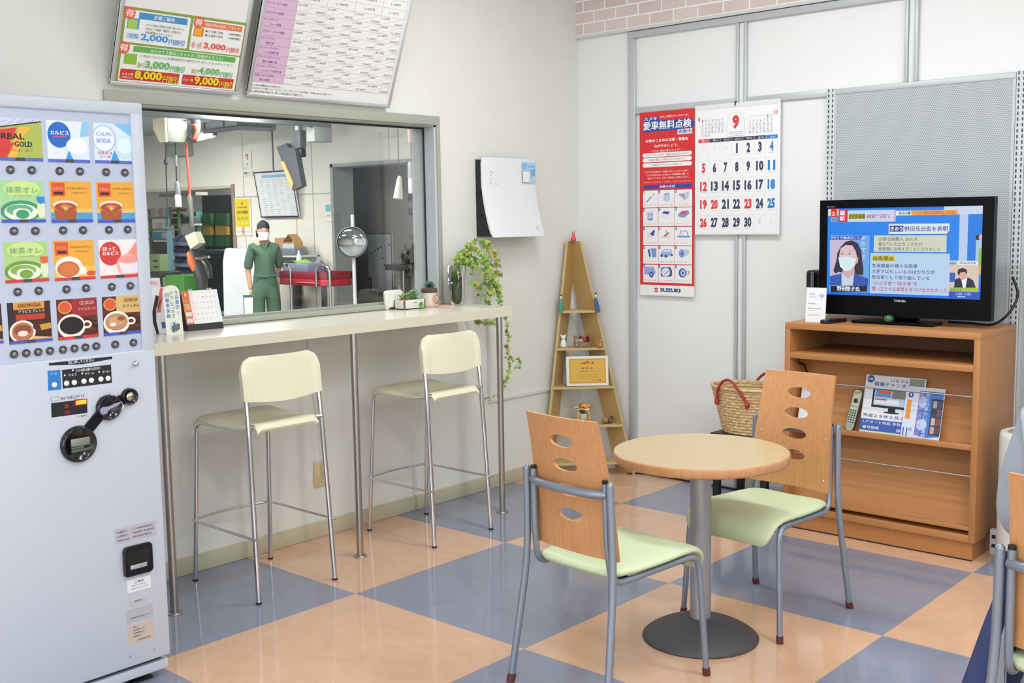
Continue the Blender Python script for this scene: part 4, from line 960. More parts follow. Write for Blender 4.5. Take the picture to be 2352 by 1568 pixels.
for i in range(rows+1):
    v = vb+i*stp; s.line([(u0, v), (cu[-1], v)], .0008 if i else .0012, LC)
    if i >= rows: break
    n = names[i].split('/') if i < len(names) else ['点検']
    for k, t in enumerate(n):
        vv = v+stp*(.62 if k == 0 and len(n) > 1 else .14 if len(n) > 1 else .36); x0 = u0+.008+(.03 if k else 0); s.text(t, x0, vv, x0+.0105*len(t), vv+stp*.26, '#6d3f86', .006)
    for j in range(4):
        a, c = (pr[i][j] if i < len(pr) else '1,100円 ').split(' '); w2 = cu[j+1]-cu[j]
        if c:
            s.line([(cu[j], v), (cu[j+1], v+stp)], .0007, '#aaa49c'); s.text(a, cu[j]+.008, v+stp*.62, cu[j]+.008+.0078*len(a), v+stp*.88, '#6a6560', 0); s.text(c, cu[j+1]-.006-.0078*len(c), v+stp*.10, cu[j+1]-.006, v+stp*.36, '#6a6560', 0)
        else: s.text(a, cu[j]+w2*.32, v+stp*.35, cu[j]+w2*.72, v+stp*.65, '#6a6560', 0)
for x in [u0]+cu: s.line([(x, vb), (x, vb+rows*stp)], .0008, LC)
for i, (t, l) in enumerate((('○上記は消費税込みの料金です。', .155), ('○( )内はオイル量により、オイル・フルード代、パーツ代は別途で、取替工賃のみの表示です。', .44), ('○一般的な車両の料金です。詳しくは担当者までご相談下さい。', .28), ('○車種・仕様により料金が異なる場合があります。', .22))): s.text(t, u0+.004, vb-.020-.0135*i, u0+.004+l, vb-.0105-.0135*i, '#55524e', .004)
s.build('poster', th)

# ================================================================== RED POSTER AND CALENDAR
s = Sheet((-.302, YW-.0225, 1.044), (1, 0, 0), (0, 0, 1), .361, 1.022); s.slab(.0012, '#f1f1ef')
z7 = zoomer(s, 1460, 240, 6.53); z8 = zoomer(s, 1460, 460, 6.82)
RED, NAVY = '#d92f33', '#2c4aa6'
rb = z8(80, 1317)[1]; s.rect(0, rb, s.w, s.h, RED); s.up()
s.poly([z7(108, 410), z7(130, 195), z7(330, 180), z7(355, 235), z7(850, 200), z7(880, 260), z7(880, 330), z7(640, 375), z7(120, 420)], NAVY); s.up()
T7 = lambda t, x0, y0, x1, y1, c, bo=.02, sk=0: s.text(t, *z7.box(x0, y0, x1, y1), c, bo, skew=sk)
s.text('スズキ', *z7.box(130, 190, 322, 240), '#ffffff', .05); T7('愛車無料点検', 118, 235, 835, 365, '#ffffff', .04); T7('お車をより快適にお使いいただくために', 360, 150, 800, 185, '#fbe3e0', .01)
s.rect(*z7.box(630, 362, 850, 440), '#e8e6ea'); s.up(); T7('実施中', 640, 370, 835, 425, NAVY, .03)
T7('お車のこまめな点検・整備を', 155, 505, 790, 552, '#ffffff', .03); T7('心がけましょう。', 280, 590, 635, 634, '#ffffff', .03); T7('－ なぜ点検・整備が必要なのでしょうか？ －', 220, 670, 720, 702, '#f8d8d4', .01)
for i, (y, t) in enumerate(((745, 'エコドライブにつながり、無駄なお金を抑えられます。'), (820, '未点検や放置による車両トラブルを予防します。'), (898, 'お車を良いコンディションに保ちます。'))):
    bx = z7.box(108, y-32, 845, y+32); s.rr(bx[0], bx[1], bx[2], bx[3], (bx[3]-bx[1])*.48, '#f3f1f0'); s.k += 1; T7(t, 150+50*i, y-14, 800-50*i, y+16, '#5a5a78', .0); s.k -= 1
for i, t in enumerate(('スズキではお車をより快適にお使いいただくために、', 'スズキ安全の店と 15項目 の「愛車無料点検」を', '実施しています。ぜひこの機会をご利用ください。')): T7(t, 140+20*i, 988+47*i, 800, 1016+47*i, '#fbe3e0', .01)
T7('※実施内容および点検項目は一部車種により異なる場合があります。', 110, 1145, 840, 1168, '#f0b8b4', 0)
s.rect(*z7.box(118, 1200, 838, 1252), NAVY); s.up(); T7('点検15項目', 355, 1208, 585, 1244, '#ffffff', .03)
ic = [z8(118, 110)[0], z8(358, 110)[0], z8(615, 110)[0]]; iw = [(z8(352, 110)[0]-ic[0]), (z8(610, 110)[0]-ic[1]), (z8(885, 110)[0]-ic[2])]
rows_v = [(z8(200, y1_)[1], z8(200, y0_)[1]) for y0_, y1_ in ((-152, 112), (122, 405), (418, 702), (712, 992), (1006, 1282))]
LB, MB_, RD, DB = '#b9cbe8', '#7f9bd4', '#d8545c', '#2f52a8'
cap = ['エンジンオイル', '冷却水の量', 'ファンベルト', 'オイルフィルター', 'バッテリー液', 'エアクリーナー', 'ブレーキペダル', 'パーキングブレーキ', 'ウインドウォッシャー', 'エアコンフィルター', '車両まわりの状態', 'マフラー', 'タイヤの溝', 'タイヤの空気圧', 'ホイールナット']
def icon(i, u, v, w3, h3):
    E = lambda x, y, rx, ry, c: s.poly([(u+a*w3, v+b_*h3) for a, b_ in ell(x, y, rx, ry, 18)], c)
    G = lambda pts, c: s.poly([(u+a*w3, v+b_*h3) for a, b_ in pts], c)
    if i == 0: G([(.2, .34), (.26, .30), (.62, .62), (.56, .68)], MB_); s.up(); G([(.2, .34), (.26, .30), (.4, .43), (.35, .48)], RD); E(.72, .76, .07, .08, LB)
    elif i == 1: G([(.3, .4), (.55, .32), (.72, .46), (.72, .82), (.4, .84), (.32, .7)], LB); s.up(); G([(.35, .74), (.6, .84), (.7, .8), (.45, .7)], MB_)
    elif i == 2: G([(.2, .74), (.84, .86), (.8, .5), (.55, .34), (.3, .6)], LB); s.up(); G([(.25, .72), (.5, .72), (.62, .5), (.56, .5), (.45, .66), (.26, .66)], RD)
    elif i == 3: G([(.28, .38), (.68, .38), (.68, .8), (.28, .8)], LB); s.up(); E(.48, .8, .2, .06, '#d8e2f2'); E(.48, .38, .2, .06, MB_); G([(.28, .62), (.68, .62), (.68, .66), (.28, .66)], MB_)
    elif i == 4: G([(.22, .45), (.5, .34), (.74, .45), (.74, .74), (.22, .74)], '#e6ebf4'); s.up(); G([(.22, .7), (.36, .82), (.74, .78), (.6, .64)], DB)
    elif i == 5: G([(.16, .6), (.4, .8), (.8, .84), (.84, .66), (.55, .44), (.28, .48)], MB_); s.up(); G([(.26, .66), (.46, .8), (.76, .82), (.6, .64)], RD)
    elif i == 6: G([(.38, .7), (.5, .66), (.7, .84), (.8, .8), (.7, .52), (.6, .5)], DB); s.up(); G([(.2, .66), (.36, .42), (.6, .52), (.4, .7)], '#f0d8d8')
    elif i == 7: G([(.4, .8), (.5, .84), (.62, .6), (.5, .55)], LB); s.up(); G([(.3, .5), (.5, .5), (.7, .7), (.62, .72)], RD); G([(.2, .44), (.7, .44), (.7, .47), (.2, .47)], MB_)
    elif i == 8: G([(.12, .5), (.26, .52), (.34, .8), (.7, .8), (.8, .52), (.92, .5), (.85, .42), (.2, .42)], MB_); s.up(); G([(.3, .52), (.38, .75), (.67, .75), (.75, .52)], '#eef2f8'); s.up(); G([(.38, .55), (.5, .7), (.53, .7), (.41, .55)], RD)
    elif i == 9: G([(.3, .78), (.42, .84), (.52, .40), (.42, .36)], DB); G([(.5, .86), (.88, .86), (.88, .36), (.6, .36)], MB_)
    elif i == 10: G([(.1, .5), (.18, .68), (.4, .84), (.8, .82), (.88, .5), (.5, .38), (.14, .42)], '#9ab4e0'); s.up(); G([(.24, .68), (.42, .8), (.74, .78), (.78, .66)], '#dbe6f4'); E(.2, .46, .07, .08, DB); E(.46, .44, .08, .09, DB); E(.84, .5, .05, .08, DB)
    elif i == 11: G([(.24, .6), (.4, .84), (.8, .78), (.86, .6), (.6, .44), (.4, .34)], LB); s.up(); E(.4, .6, .16, .22, MB_); s.up(); E(.42, .58, .05, .06, DB)
    elif i == 12: G([(.08, .44), (.08, .88), (.7, .88), (.84, .6), (.76, .44)], '#8fa9dc'); s.up(); E(.55, .44, .15, .17, DB); s.up(); E(.55, .44, .09, .1, MB_)
    elif i == 13: G([(.14, .4), (.14, .78), (.28, .88), (.75, .88), (.85, .7), (.85, .4), (.7, .34), (.25, .34)], DB); s.up(); E(.45, .6, .28, .25, '#d5e0f0'); s.up(); G([(.4, .5), (.8, .78), (.82, .76), (.44, .48)], RD)
    else: E(.45, .58, .22, .26, DB); s.up(); E(.48, .58, .15, .19, LB); s.up(); E(.48, .58, .06, .08, DB); E(.76, .6, .1, .12, RD); s.up(); E(.76, .6, .06, .08, '#eeeef0')
for r in range(5):
    for c in range(3):
        v0, v1 = rows_v[r]; i = r*3+c; s.k = 2
        s.rect(ic[c], v0, ic[c]+iw[c], v1, '#f0efef'); s.up(); s.rect(ic[c], v1-.017, ic[c]+.0125, v1, NAVY); s.up(); s.text(str(i+1), ic[c]+.002, v1-.0145, ic[c]+.0105, v1-.0025, '#ffffff', .02); s.k -= 1
        icon(i, ic[c], v0, iw[c], v1-v0); s.k = 3; s.text(cap[i], ic[c]+.012, v0+.010, ic[c]+iw[c]-.012, v0+.016, '#6a7088', 0)
s.k = 2; s.text('SUZUKI', *z8.box(385, 1378, 703, 1438), '#2c4590', .05)
SL = lambda x, y: z8(288+68*x, 1362+80*(1-y))
s.poly([SL(.5, 1), SL(1, .72), SL(.68, .56), SL(.5, .68), SL(.36, .62), SL(1, .27), SL(.5, 0), SL(0, .28), SL(.30, .44), SL(.5, .32), SL(.66, .38), SL(0, .72)], '#d8323a')
o = s.build('poster'); tag(o, 'tall red car inspection poster with blue icons in fifteen squares', 'poster')

cal = thing('hanging_calendar', (.318, YW-.03, 1.385), 'large white wall calendar showing month 9 beside the red poster', 'calendar')
s = Sheet((.068, YW-.031, 1.386), (1, 0, 0), (0, 0, 1), .506, .682); s.slab(.006, '#f2f3f4')
zc = zoomer(s, 1590, 230, 4.9); TC = lambda t, x0, y0, x1, y1, c, bo=.02: s.text(t, *zc.box(x0, y0, x1, y1), c, bo)
RC, KC, BC = '#dc3e46', '#3a4260', '#2f80cc'
xs = [zc(x, 900)[0] for x in (67, 186, 304, 430, 560, 688, 820, 958)]; xs = [xs[0]+(xs[-1]-xs[0])*i/7 for i in range(8)]
vt = zc(500, 430)[1]; vh = zc(500, 418+50)[1]; vbm = zc(500, 1500)[1]
vh0 = (zc(67, 490)[1]+zc(958, 420)[1])/2; vh1 = (zc(67, 448)[1]+zc(958, 380)[1])/2
vb0 = (zc(67, 1508)[1]+zc(958, 1490)[1])/2; rh = (vh0-vb0)/5
dn = '日月火水木金土'; de = ('SUN', 'MON', 'TUE', 'WED', 'THU', 'FRI', 'SAT')
for i in range(7):
    s.rect(xs[i]+.001, vh0, xs[i+1]-.001, vh1, RC if i == 0 else BC if i == 6 else '#3c3f55'); s.k += 1; s.text(dn[i], xs[i]+.024, vh0+.004, xs[i]+.036, vh1-.004, '#ffffff', .02); s.text(de[i], xs[i]+.038, vh0+.006, xs[i]+.056, vh1-.007, '#ffffff', .01); s.k -= 1
for i in range(8): s.line([(xs[i], vb0), (xs[i], vh0)], .0008, '#c3c6cc')
for j in range(6): s.line([(xs[0], vb0+j*rh), (xs[-1], vb0+j*rh)], .0008, '#c3c6cc')
for d in range(1, 31):
    k = d+2; c, r = k % 7, k//7; col = RC if c == 0 or d in (20, 23) else BC if c == 6 else KC; cx = (xs[c]+xs[c+1])/2; vtop = vh0-r*rh-.012; hh = .052
    n = len(str(d)); ww = .021 if n == 1 else .043
    s.text(str(d), cx-ww/2*(.5 if d == 1 else 1), vtop-hh, cx+ww/2*(.5 if d == 1 else 1), vtop, col, .055); s.rect(cx-.018, vtop-hh-.008, cx+.018, vtop-hh-.0065, '#b5b9c2')
for c, t in ((0, '29'), (1, '30'), (2, '31')): s.text(t, xs[c]+.024, vh0-.042, xs[c]+.046, vh0-.022, '#f3dcdc' if c == 0 else '#dfe2e6', 0)
for c, t in ((5, '1'), (6, '2')): s.text(t, xs[c]+.028, vb0+rh-.048, xs[c]+.042, vb0+rh-.018, '#dfe2e6', 0)
bx = zc.box(395, 135, 588, 402); ar = [(bx[0], bx[1]), (bx[2], bx[1])]+ell((bx[0]+bx[2])/2, bx[3]-(bx[2]-bx[0])/2, (bx[2]-bx[0])/2, (bx[2]-bx[0])/2, 20, 0, 180)
s.poly(ar, '#6a7288'); s.k += 1; cxm = (bx[0]+bx[2])/2; s.poly([(cxm+(x-cxm)*.985, bx[1]+.0012+(y-bx[1])*.988) for x, y in ar], '#f2f3f4'); s.k += 1
TC('9', 452, 165, 530, 325, RC, .06); TC('2021年 SEPTEMBER', 405, 352, 578, 364, '#7a8296', 0); TC('令和3年 長月', 418, 372, 570, 384, '#7a8296', 0); s.k = 1
TC('8', 66, 198, 90, 242, RC, .01); TC('10', 918, 108, 962, 158, RC, .01)
def mini(x0, y0, x1, y1, first, days, reds):
    bx = zc.box(x0, y0, x1, y1)
    for d in range(1, days+1):
        k = d-1+first; c, r = k % 7, k//7
        if r > 4: c, r = 0, 4
        cx = bx[0]+(bx[2]-bx[0])*(c+.5)/7; v = bx[3]-(bx[3]-bx[1])*(r+1)/5
        s.text(str(d), cx-(.0025 if d < 10 else .0052), v+.002, cx+(.0025 if d < 10 else .0052), v+.0165, RC if c == 0 or d in reds else BC if c == 6 else '#5a6070', 0)
mini(98, 210, 358, 415, 0, 31, (9, 11)); mini(628, 165, 912, 370, 5, 31, (11,))
s.line([zc(108, 232), zc(356, 208)], .001, '#a8adb8'); s.line([zc(640, 180), zc(905, 160)], .001, '#a8adb8')
s.build('page', cal)
s2 = Sheet((.068, YW-.0325, 2.050), (1, 0, 0), (0, 0, 1), .506, .024); s2.slab(.0012, '#e3e5e7'); s2.build('header_strip', cal)
MB().box((.309, YW-.034, 2.062), (.318, YW-.018, 2.082), DARK, .002).tube([(.312, YW-.036, 2.066), (.314, YW-.036, 2.052)], .0015, DARK, 6).build('hook', cal)

# ================================================================== AIR PURIFIER AND WALL FITTINGS
ap = thing('air_purifier', (XW+.06, 1.745, 1.39), 'white wall-mounted air purifier with a small blue label', 'air purifier')
def apx(t): return XW+.062+.068*max(0, (t-.25)/.75)**1.7
b = MB(); rows_f = []; rows_k = []
for i in range(17):
    t = i/16; zc_ = 1.815-.425*t; ins = .010*max(0, 1-min(t, 1-t)/.03)
    x = apx(t); f = []; k_ = []
    for j in range(9):
        y = 1.53+ins+(.43-2*ins)*j/8; f.append((x-(.006 if j in (0, 8) else 0), y, zc_)); k_.append((x-.016, y, zc_))
    rows_f.append(f); rows_k.append(k_)
APW = mat('#e9ecee', .3); b.grid(rows_f, APW); b.grid([r[::-1] for r in rows_k], APW)
for k in (0, 8): b.grid([[rows_f[i][k], rows_k[i][k]] for i in range(17)], APW)
for i in (0, 16): b.grid([rows_f[i], rows_k[i]], APW)
b.build('cover', ap)
BKM = mat('#191a26', .5)
b = MB().prism([(XW, 1.395), (XW+.105, 1.395), (XW+.094, 1.45), (XW+.060, 1.55), (XW+.046, 1.65), (XW+.044, 1.80), (XW, 1.805)], .40, BKM, Matrix(((1, 0, 0, 0), (0, 0, 1, 1.538), (0, 1, 0, 0), (0, 0, 0, 1))))
for z in (1.50, 1.62, 1.74): b.box((XW+.01, 1.533, z), (XW+.04, 1.54, z+.02), BKM)
b.build('housing', ap)
s = Sheet((XW+.0645, 1.53, 1.39), (0, 1, 0), (0, 0, 1), .43, .425); za = zoomer(s, 1090, 340, 7.128); s.o = Vector((XW+.0665, 1.53, 1.39))
bx = za.box(780, 235, 1000, 580); s.slab0 = None
s.rect(*bx, '#aed0ea'); s.up(); s.rect(*za.box(785, 375, 912, 570), '#8a97a0'); s.poly([za(915, 360), za(990, 340), za(995, 450), za(930, 470)], '#6cb0e4'); s.rect(*za.box(785, 250, 855, 340), '#86bce6'); s.rect(*za.box(880, 290, 985, 320), '#7ab6e4'); s.up(); s.rect(*za.box(791, 382, 905, 560), '#eef0f0')
s.mb.build('label', ap)
s.mb = MB(); s.k = 1
for x, y in ((262, 385), (265, 446), (265, 508), (268, 570), (302, 400), (345, 585), (374, 587)): s.rect(*za.box(x-5, y-9, x+5, y+9), '#9aa0a6')
s.o = Vector((apx(.9)+.001, 1.53, 1.39)); s.line([za(1010, 1262), za(1022, 1335), za(1058, 1270)], .0016, '#8a8f96'); s.line([za(1035, 1310), za(1065, 1335)], .0014, '#8a8f96')
s.o = Vector((XW+.0665, 1.53, 1.39)); s.build('marking', ap)
u_ = za(303, 447); MB().box((XW+.066, 1.53+u_[0]-.003, 1.39+u_[1]-.002), (XW+.0675, 1.53+u_[0]+.003, 1.39+u_[1]+.002), screen_mat('#bff5ec', 1.2)).build('status_light', ap)
# cable duct, socket, floor cord
o = MB().box((XW, 1.60, .497), (XW+.012, 1.615, 1.0), mat('#d9dbd8', .5)).box((XW, 1.60, .485), (XW+.012, YW-.002, .500), mat('#d9dbd8', .5)).build('cable_duct'); tag(o, 'thin white cable duct turning from the counter to the room corner', 'cable duct')
so = thing('power_socket', (XW+.01, .43, .24), 'beige wall socket under the counter behind the first bar stool', 'socket')
p = onx(736, 1090, XW+.01); MB().box((XW, p.y-.034, p.z-.058), (XW+.009, p.y+.034, p.z+.062), mat('#d8c89c', .5), .003).build('face_plate', so)
b = MB()
for dz in (-.03, .028):
    for dy in (-.007, .007): b.box((XW+.009, p.y+dy-.0015, p.z+dz-.006), (XW+.0095, p.y+dy+.0015, p.z+dz+.006), DARK)
MB().box((XW+.0088, p.y-.016, p.z-.045), (XW+.0094, p.y+.016, p.z-.012), mat('#cbbb90', .5)).build('outlet', so)
MB().box((XW+.009, p.y+.004, p.z+.008), (XW+.034, p.y+.030, p.z+.058), mat('#ececea', .4), .006).tube(spline([(XW+.022, p.y+.018, p.z+.058), (XW+.020, p.y+.006, p.z+.14), (XW+.012, p.y-.006, p.z+.28), (XW+.008, p.y-.03, p.z+.44), (XW+.006, p.y-.05, 1.0)], 6), .0022, mat('#e2e1d8', .5), 6).build('plug', so)
pts = [onz(px, py, .006) for px, py in ((1440, 1087), (1475, 1087), (1510, 1093), (1545, 1097), (1580, 1104), (1640, 1112), (1690, 1117), (1740, 1124), (1790, 1128))]
pts = [Vector((p.x, min(p.y, YW-.02), .006)) for p in pts]
o = MB().tube(spline(pts, 6), .0045, BLACK, 8).build('black_cable'); tag(o, 'black power cord lying along the foot of the white partition', 'cord')
o = thing('power_strip', (1.80, 2.12, 0), 'white upright power strip on the floor right of the cabinet', 'power strip')
p = onz(2257, 1287, 0); q = (1.785, 2.10)
MB().box((q[0]-.018, q[1]-.012, 0), (q[0]+.018, q[1]+.02, .115), mat('#d5dae2', .4), .005).build('housing', o)
for zz in (.035, .075): MB().box((q[0]-.008, q[1]-.013, zz), (q[0]+.008, q[1]-.011, zz+.016), DARK).build('outlet', o)
# ================================================================== ON THE COUNTER
CZ = 1.050
bw = Vector((-.707, .707, 0)); sw = Vector((.707, .707, 0))
# brochures beside the vending machine
def upright(x, y0, y1, z0, h, t, c, name, label, cat, lean=.06, paint=None, group=None):
    V = Vector((-lean, 0, 1)).normalized(); s = Sheet((x, y0, z0), (0, 1, 0), V, y1-y0, h); s.slab(t, c)
    if paint: paint(s)
    o = s.build(name); return tag(o, label, cat, group)
def pk(s):
    s.rect(.006, s.h-.030, s.w-.006, s.h-.008, '#e9c4d6'); s.up(); s.text('ご案内', .02, s.h-.025, s.w-.02, s.h-.013, '#b78aa8', .01)
    s.k -= 1; s.rect(.004, s.h-.120, s.w-.004, s.h-.045, '#3c2f2a'); s.up()
    for i in range(7): s.vtext('保険料早見', .012+.018*i, s.h-.112, .021+.018*i, s.h-.052, '#8d8264', .0)
upright(-.690, -.530, -.380, CZ+.001, .222, .012, '#e6e4e4', 'brochure', 'pink-headed leaflet with a dark brown panel between vending machine and white sign', 'brochure', .10, pk)
def dk(s):
    s.poly([(.022, .0), (.034, .0), (.028, .05), (.034, .10), (.060, s.h-.04), (.040, s.h-.03), (.016, .09), (.012, .05)], '#2a2528'); s.poly([(.034, .085), (.062, s.h-.005), (.080, s.h-.005), (.052, .085)], '#d9706a'); s.up(); s.poly([(.040, .10), (.056, s.h-.05), (.062, s.h-.05), (.046, .10)], '#8a2c38'); s.rect(.050, .02, s.w-.006, .045, '#3f62b4')
upright(-.655, -.462, -.376, CZ+.001, .186, .006, '#e9e8ec', 'brochure', 'white leaflet with black and red stripes leaning beside the white sign', 'brochure', .14, dk)
# white sign
sx = -.575; a = onx(383, 765, sx); c_ = onx(420, 768, sx); t_ = onx(400, 657, sx)
s = Sheet((sx, a.y, CZ), (0, 1, -.0), Vector((-.10, 0, 1)), c_.y-a.y+.004, t_.z-CZ+.004)
R_ = s.w*.42; pts = [(0, 0), (s.w, 0), (s.w, s.h-R_)]+ell(s.w-R_, s.h-R_, R_, R_, 8, 0, 90)+ell(R_, s.h-R_, R_, R_, 8, 90, 180)+[(0, s.h-R_)]
f = [s.P(u, v, 0) for u, v in pts]; n = len(f); bk = [p-s.N*.002 for p in f]
s.mb.add(f+bk, [tuple(range(n)), tuple(range(2*n-1, n-1, -1))]+[(i, n+i, n+(i+1) % n, (i+1) % n) for i in range(n)], mat('#eeeedd', .35)); s.k = 1
w1, h1 = s.w, s.h; cols = [(.12, .34, '自動車保険', .33, .86), (.42, .60, 'ドラレコ付き', .33, .88), (.70, .90, '今話題の|', .40, .90)]
for u0, u1, t, v0, v1 in cols: s.vtext(t, u0*w1, v0*h1, u1*w1, v1*h1, '#3463b4' if t != 'ドラレコ付き' else '#5878a8', .022)
s.disc(.5*w1, .15*h1, .26*w1, '#9fd4de', ry=.12*h1); s.up(); s.poly([(.36*w1, .05*h1), (.80*w1, .10*h1), (.80*w1, .22*h1), (.36*w1, .17*h1)], '#33383e'); s.rect(.45*w1, .18*h1, .56*w1, .24*h1, '#4a6878'); s.up(); s.poly([(.41*w1, .065*h1), (.75*w1, .105*h1), (.75*w1, .205*h1), (.41*w1, .165*h1)], '#6e6f70')
o = s.build('desk_sign'); tag(o, 'white round-topped sign with blue vertical lettering beside the desk calendar', 'sign')
# desk calendar
dc = thing('desk_calendar', (-.69, -.14, CZ), 'small desk calendar with orange side strip on a black stand, on the counter', 'calendar')
dx = -.640; a = onx(433, 757, dx); c_ = onx(514, 750, dx); t1 = onx(424, 672, dx-.045); y0, y1 = a.y, c_.y
hgt = .168; tilt = Vector((-.26, 0, 1)).normalized()
b = MB(); bl = mat('#23252c', .5)
b.add([(dx, y0, CZ), (dx, y1, CZ), (dx-.045, y1, CZ+hgt*.965), (dx-.045, y0, CZ+hgt*.965), (dx-.082, y0, CZ), (dx-.082, y1, CZ)], [(0, 1, 2, 3), (3, 2, 5, 4), (0, 4, 5, 1), (0, 3, 4), (1, 5, 2)], bl); b.build('stand', dc)
s = Sheet(Vector((dx, y0-.002, CZ))+tilt*.028+Vector((.0008, 0, 0)), (0, 1, 0), tilt, y1-y0+.003, hgt-.028); s.slab(.0006, '#f1efec')
W1, H1 = s.w, s.h
s.rect(0, 0, W1*.205, H1, '#e0744a'); s.rect(W1*.20, .005, W1*.31, H1-.012, '#f7e2e0'); s.rect(W1*.88, .005, W1-.002, H1-.012, '#e6eef6'); s.up()
s.disc(W1*.10, H1*.88, W1*.095, '#dd6a3a', ry=W1*.11); 
for i, (v0, v1, c) in enumerate(((.05, .18, '#dedcd6'), (.24, .37, '#dedcd6'), (.44, .62, '#d9a878'), (.66, .76, '#c88a4c'))): s.rect(W1*.025, H1*v0, W1*.185, H1*v1, c)
s.up(); s.text('9', W1*.075, H1*.83, W1*.125, H1*.93, '#fff4ec', .03)
d = 1
for k in range(3, 33):
    r, c = k//7, k % 7; cx = W1*(.26+.104*c); cy = H1*(.78-.165*r); s.text(str(k-2), cx-.0022, cy, cx+.0022, cy+.0042, '#c86a64' if c == 0 else '#6a8ab4' if c == 6 else '#5a5a5a', .01)
for c in range(7): s.text('日月火水木金土'[c], W1*(.26+.104*c)-.002, H1*.915, W1*(.26+.104*c)+.003, H1*.945, '#55504c', 0)
s.build('page', dc)
b = MB(); tp = Vector((dx-.0445, 0, CZ+hgt*.965))
for g in (.2, .74):
    for k in range(3):
        y = y0+(y1-y0)*(g+.045*k); b.lathe([(.0062, -.0016), (.0062, .0016)], mat('#efefec', .3), (tp.x, y, tp.z+.001), 14, Matrix.Rotation(PI/2, 4, 'X'))
b.build('ring_binding', dc)

# planter box with succulents
PW = mat('#dfddd2', .6, noise=.06, nscale=60); 
def leafy(b, base, n, r, h, cols, seed, lw=.010, spread=1.0):
    rd = random.Random(seed); base = Vector(base)
    for i in range(n):
        an = rd.uniform(0, 2*PI); el = rd.uniform(.25, 1.25); L = r*rd.uniform(.6, 1.1)
        d = Vector((math.cos(an)*math.cos(el)*spread, math.sin(an)*math.cos(el)*spread, math.sin(el)))
        p0 = base+Vector((rd.uniform(-.5, .5)*r*.6*spread, rd.uniform(-.5, .5)*r*.6*spread, rd.uniform(0, h)))
        sd = d.cross(Vector((0, 0, 1))); sd = sd.normalized() if sd.length > .01 else Vector((1, 0, 0)); nn = sd.cross(d).normalized(); w_ = lw*rd.uniform(.7, 1.2)
        m_ = mat(rd.choice(cols), .5)
        c1 = p0+d*L*.55
        b.add([p0, c1+sd*w_+nn*.002, p0+d*L+nn*-.003, c1-sd*w_+nn*.002, c1+nn*.006, c1-nn*.003], [(0, 1, 4), (1, 2, 4), (2, 3, 4), (3, 0, 4), (0, 5, 1), (1, 5, 2), (2, 5, 3), (3, 5, 0)], m_, True)
pl = thing('planter_box', (-.66, .955, CZ), 'small white wooden planter box of succulents on the counter', 'planter')
px0 = -.700; A = Vector((px0+.055, .86, CZ)); 
qa, qb = onz(890, 712, CZ), onz(946, 709, CZ)
yA, yB = .895, 1.035; xA, xB = -.715, -.640
b = MB()
for lo, hi in (((xA, yA), (xB, yA+.007)), ((xA, yB-.007), (xB, yB)), ((xA, yA), (xA+.007, yB)), ((xB-.007, yA), (xB, yB))): b.box((lo[0], lo[1], CZ), (hi[0], hi[1], CZ+.048), PW, .001)
b.box((xA, yA, CZ), (xB, yB, CZ+.006), PW).box((xA+.006, yA+.006, CZ+.030), (xB-.006, yB-.006, CZ+.038), mat('#54402f', .9)); b.build('box', pl)
s = Sheet((xB+.0004, yA, CZ), (0, 1, 0), (0, 0, 1), yB-yA, .048); s.k = 1; s.text('KAZE', .060, .030, .082, .036, '#4a453e', .02); s.build('lettering', pl)
b = MB(); leafy(b, (-.675, .985, CZ+.04), 46, .042, .03, ['#6f9a58', '#86ab6a', '#5b8a62'], 3, .008); leafy(b, (-.680, .925, CZ+.04), 22, .040, .02, ['#7d9a66', '#93b07a'], 4, .006); leafy(b, (-.642, 1.01, CZ+.02), 14, .030, -.03, ['#6f9a50', '#86b35c'], 5, .006); b.build('succulent', pl)
b = MB(); rd = random.Random(8)
for i in range(8): b.ball((-.665+rd.uniform(-.012, .012), .94+rd.uniform(-.028, .04), CZ+.046), .009, mat(rd.choice(['#b5482f', '#c9683c', '#d9a070']), .45), 8)
b.build('red_rosette', pl)
# white lidded box behind it
lb = thing('tissue_box', (-.725, .90, CZ), 'rounded white box standing open behind the succulent planter', 'box')
b = MB().prism(rrect(.125, .085, .022, 5), .012, mat('#eceae2', .35), Matrix.Translation((-.742, .915, CZ+.052)) @ Matrix.Rotation(PI/2, 4, 'Z') @ Matrix.Rotation(math.radians(78), 4, 'X'), .003)
b.build('lid', lb)
MB().box((-.748, .853, CZ), (-.722, .875, CZ+.085), mat('#e9e7df', .35), .008).build('side', lb)
# cup plant, tray and cloth
tr = MB().box((-.725, 1.055, CZ), (-.628, 1.205, CZ+.004), mat('#d9a58c', .7, noise=.2, nscale=90), .001).build('table_mat'); tag(tr, 'orange patterned mat under the cup plant', 'mat')
so = MB().lathe([(0, 0), (.045, 0), (.050, .006), (.048, .007), (.040, .003), (0, .003)], mat('#e3c3b4', .4), (-.682, 1.105, CZ+.004), 32).build('saucer'); tag(so, 'pale pink saucer under the cup plant', 'saucer')
cp = thing('cup_plant', (-.682, 1.105, CZ+.0075), 'white paper cup planter with an orange ring mark and dark green succulent', 'potted plant')
cz = CZ+.0075
MB().lathe([(0, 0), (.026, 0), (.0275, .002), (.037, .072), (.0385, .074), (.0385, .077), (.036, .077), (.033, .07), (0, .07)], mat('#efefe6', .35), (-.682, 1.105, cz), 36).build('cup', cp)
MB().lathe([(.0395, .066), (.041, .070), (.041, .082), (.037, .088), (.02, .092), (0, .093)], mat('#5c4a44', .9, bump=.6, bscale=300), (-.682, 1.105, cz), 28).build('soil', cp)
b = MB(); leafy(b, (-.682, 1.105, cz+.088), 60, .032, .012, ['#3f6b58', '#4d7d68', '#335c4c'], 9, .008, .9); b.build('succulent', cp)
s = Sheet((-.682+.0355, 1.105-.03, cz), (0, 1, 0), Vector((.12, 0, 1)), .06, .08); s.k = 3
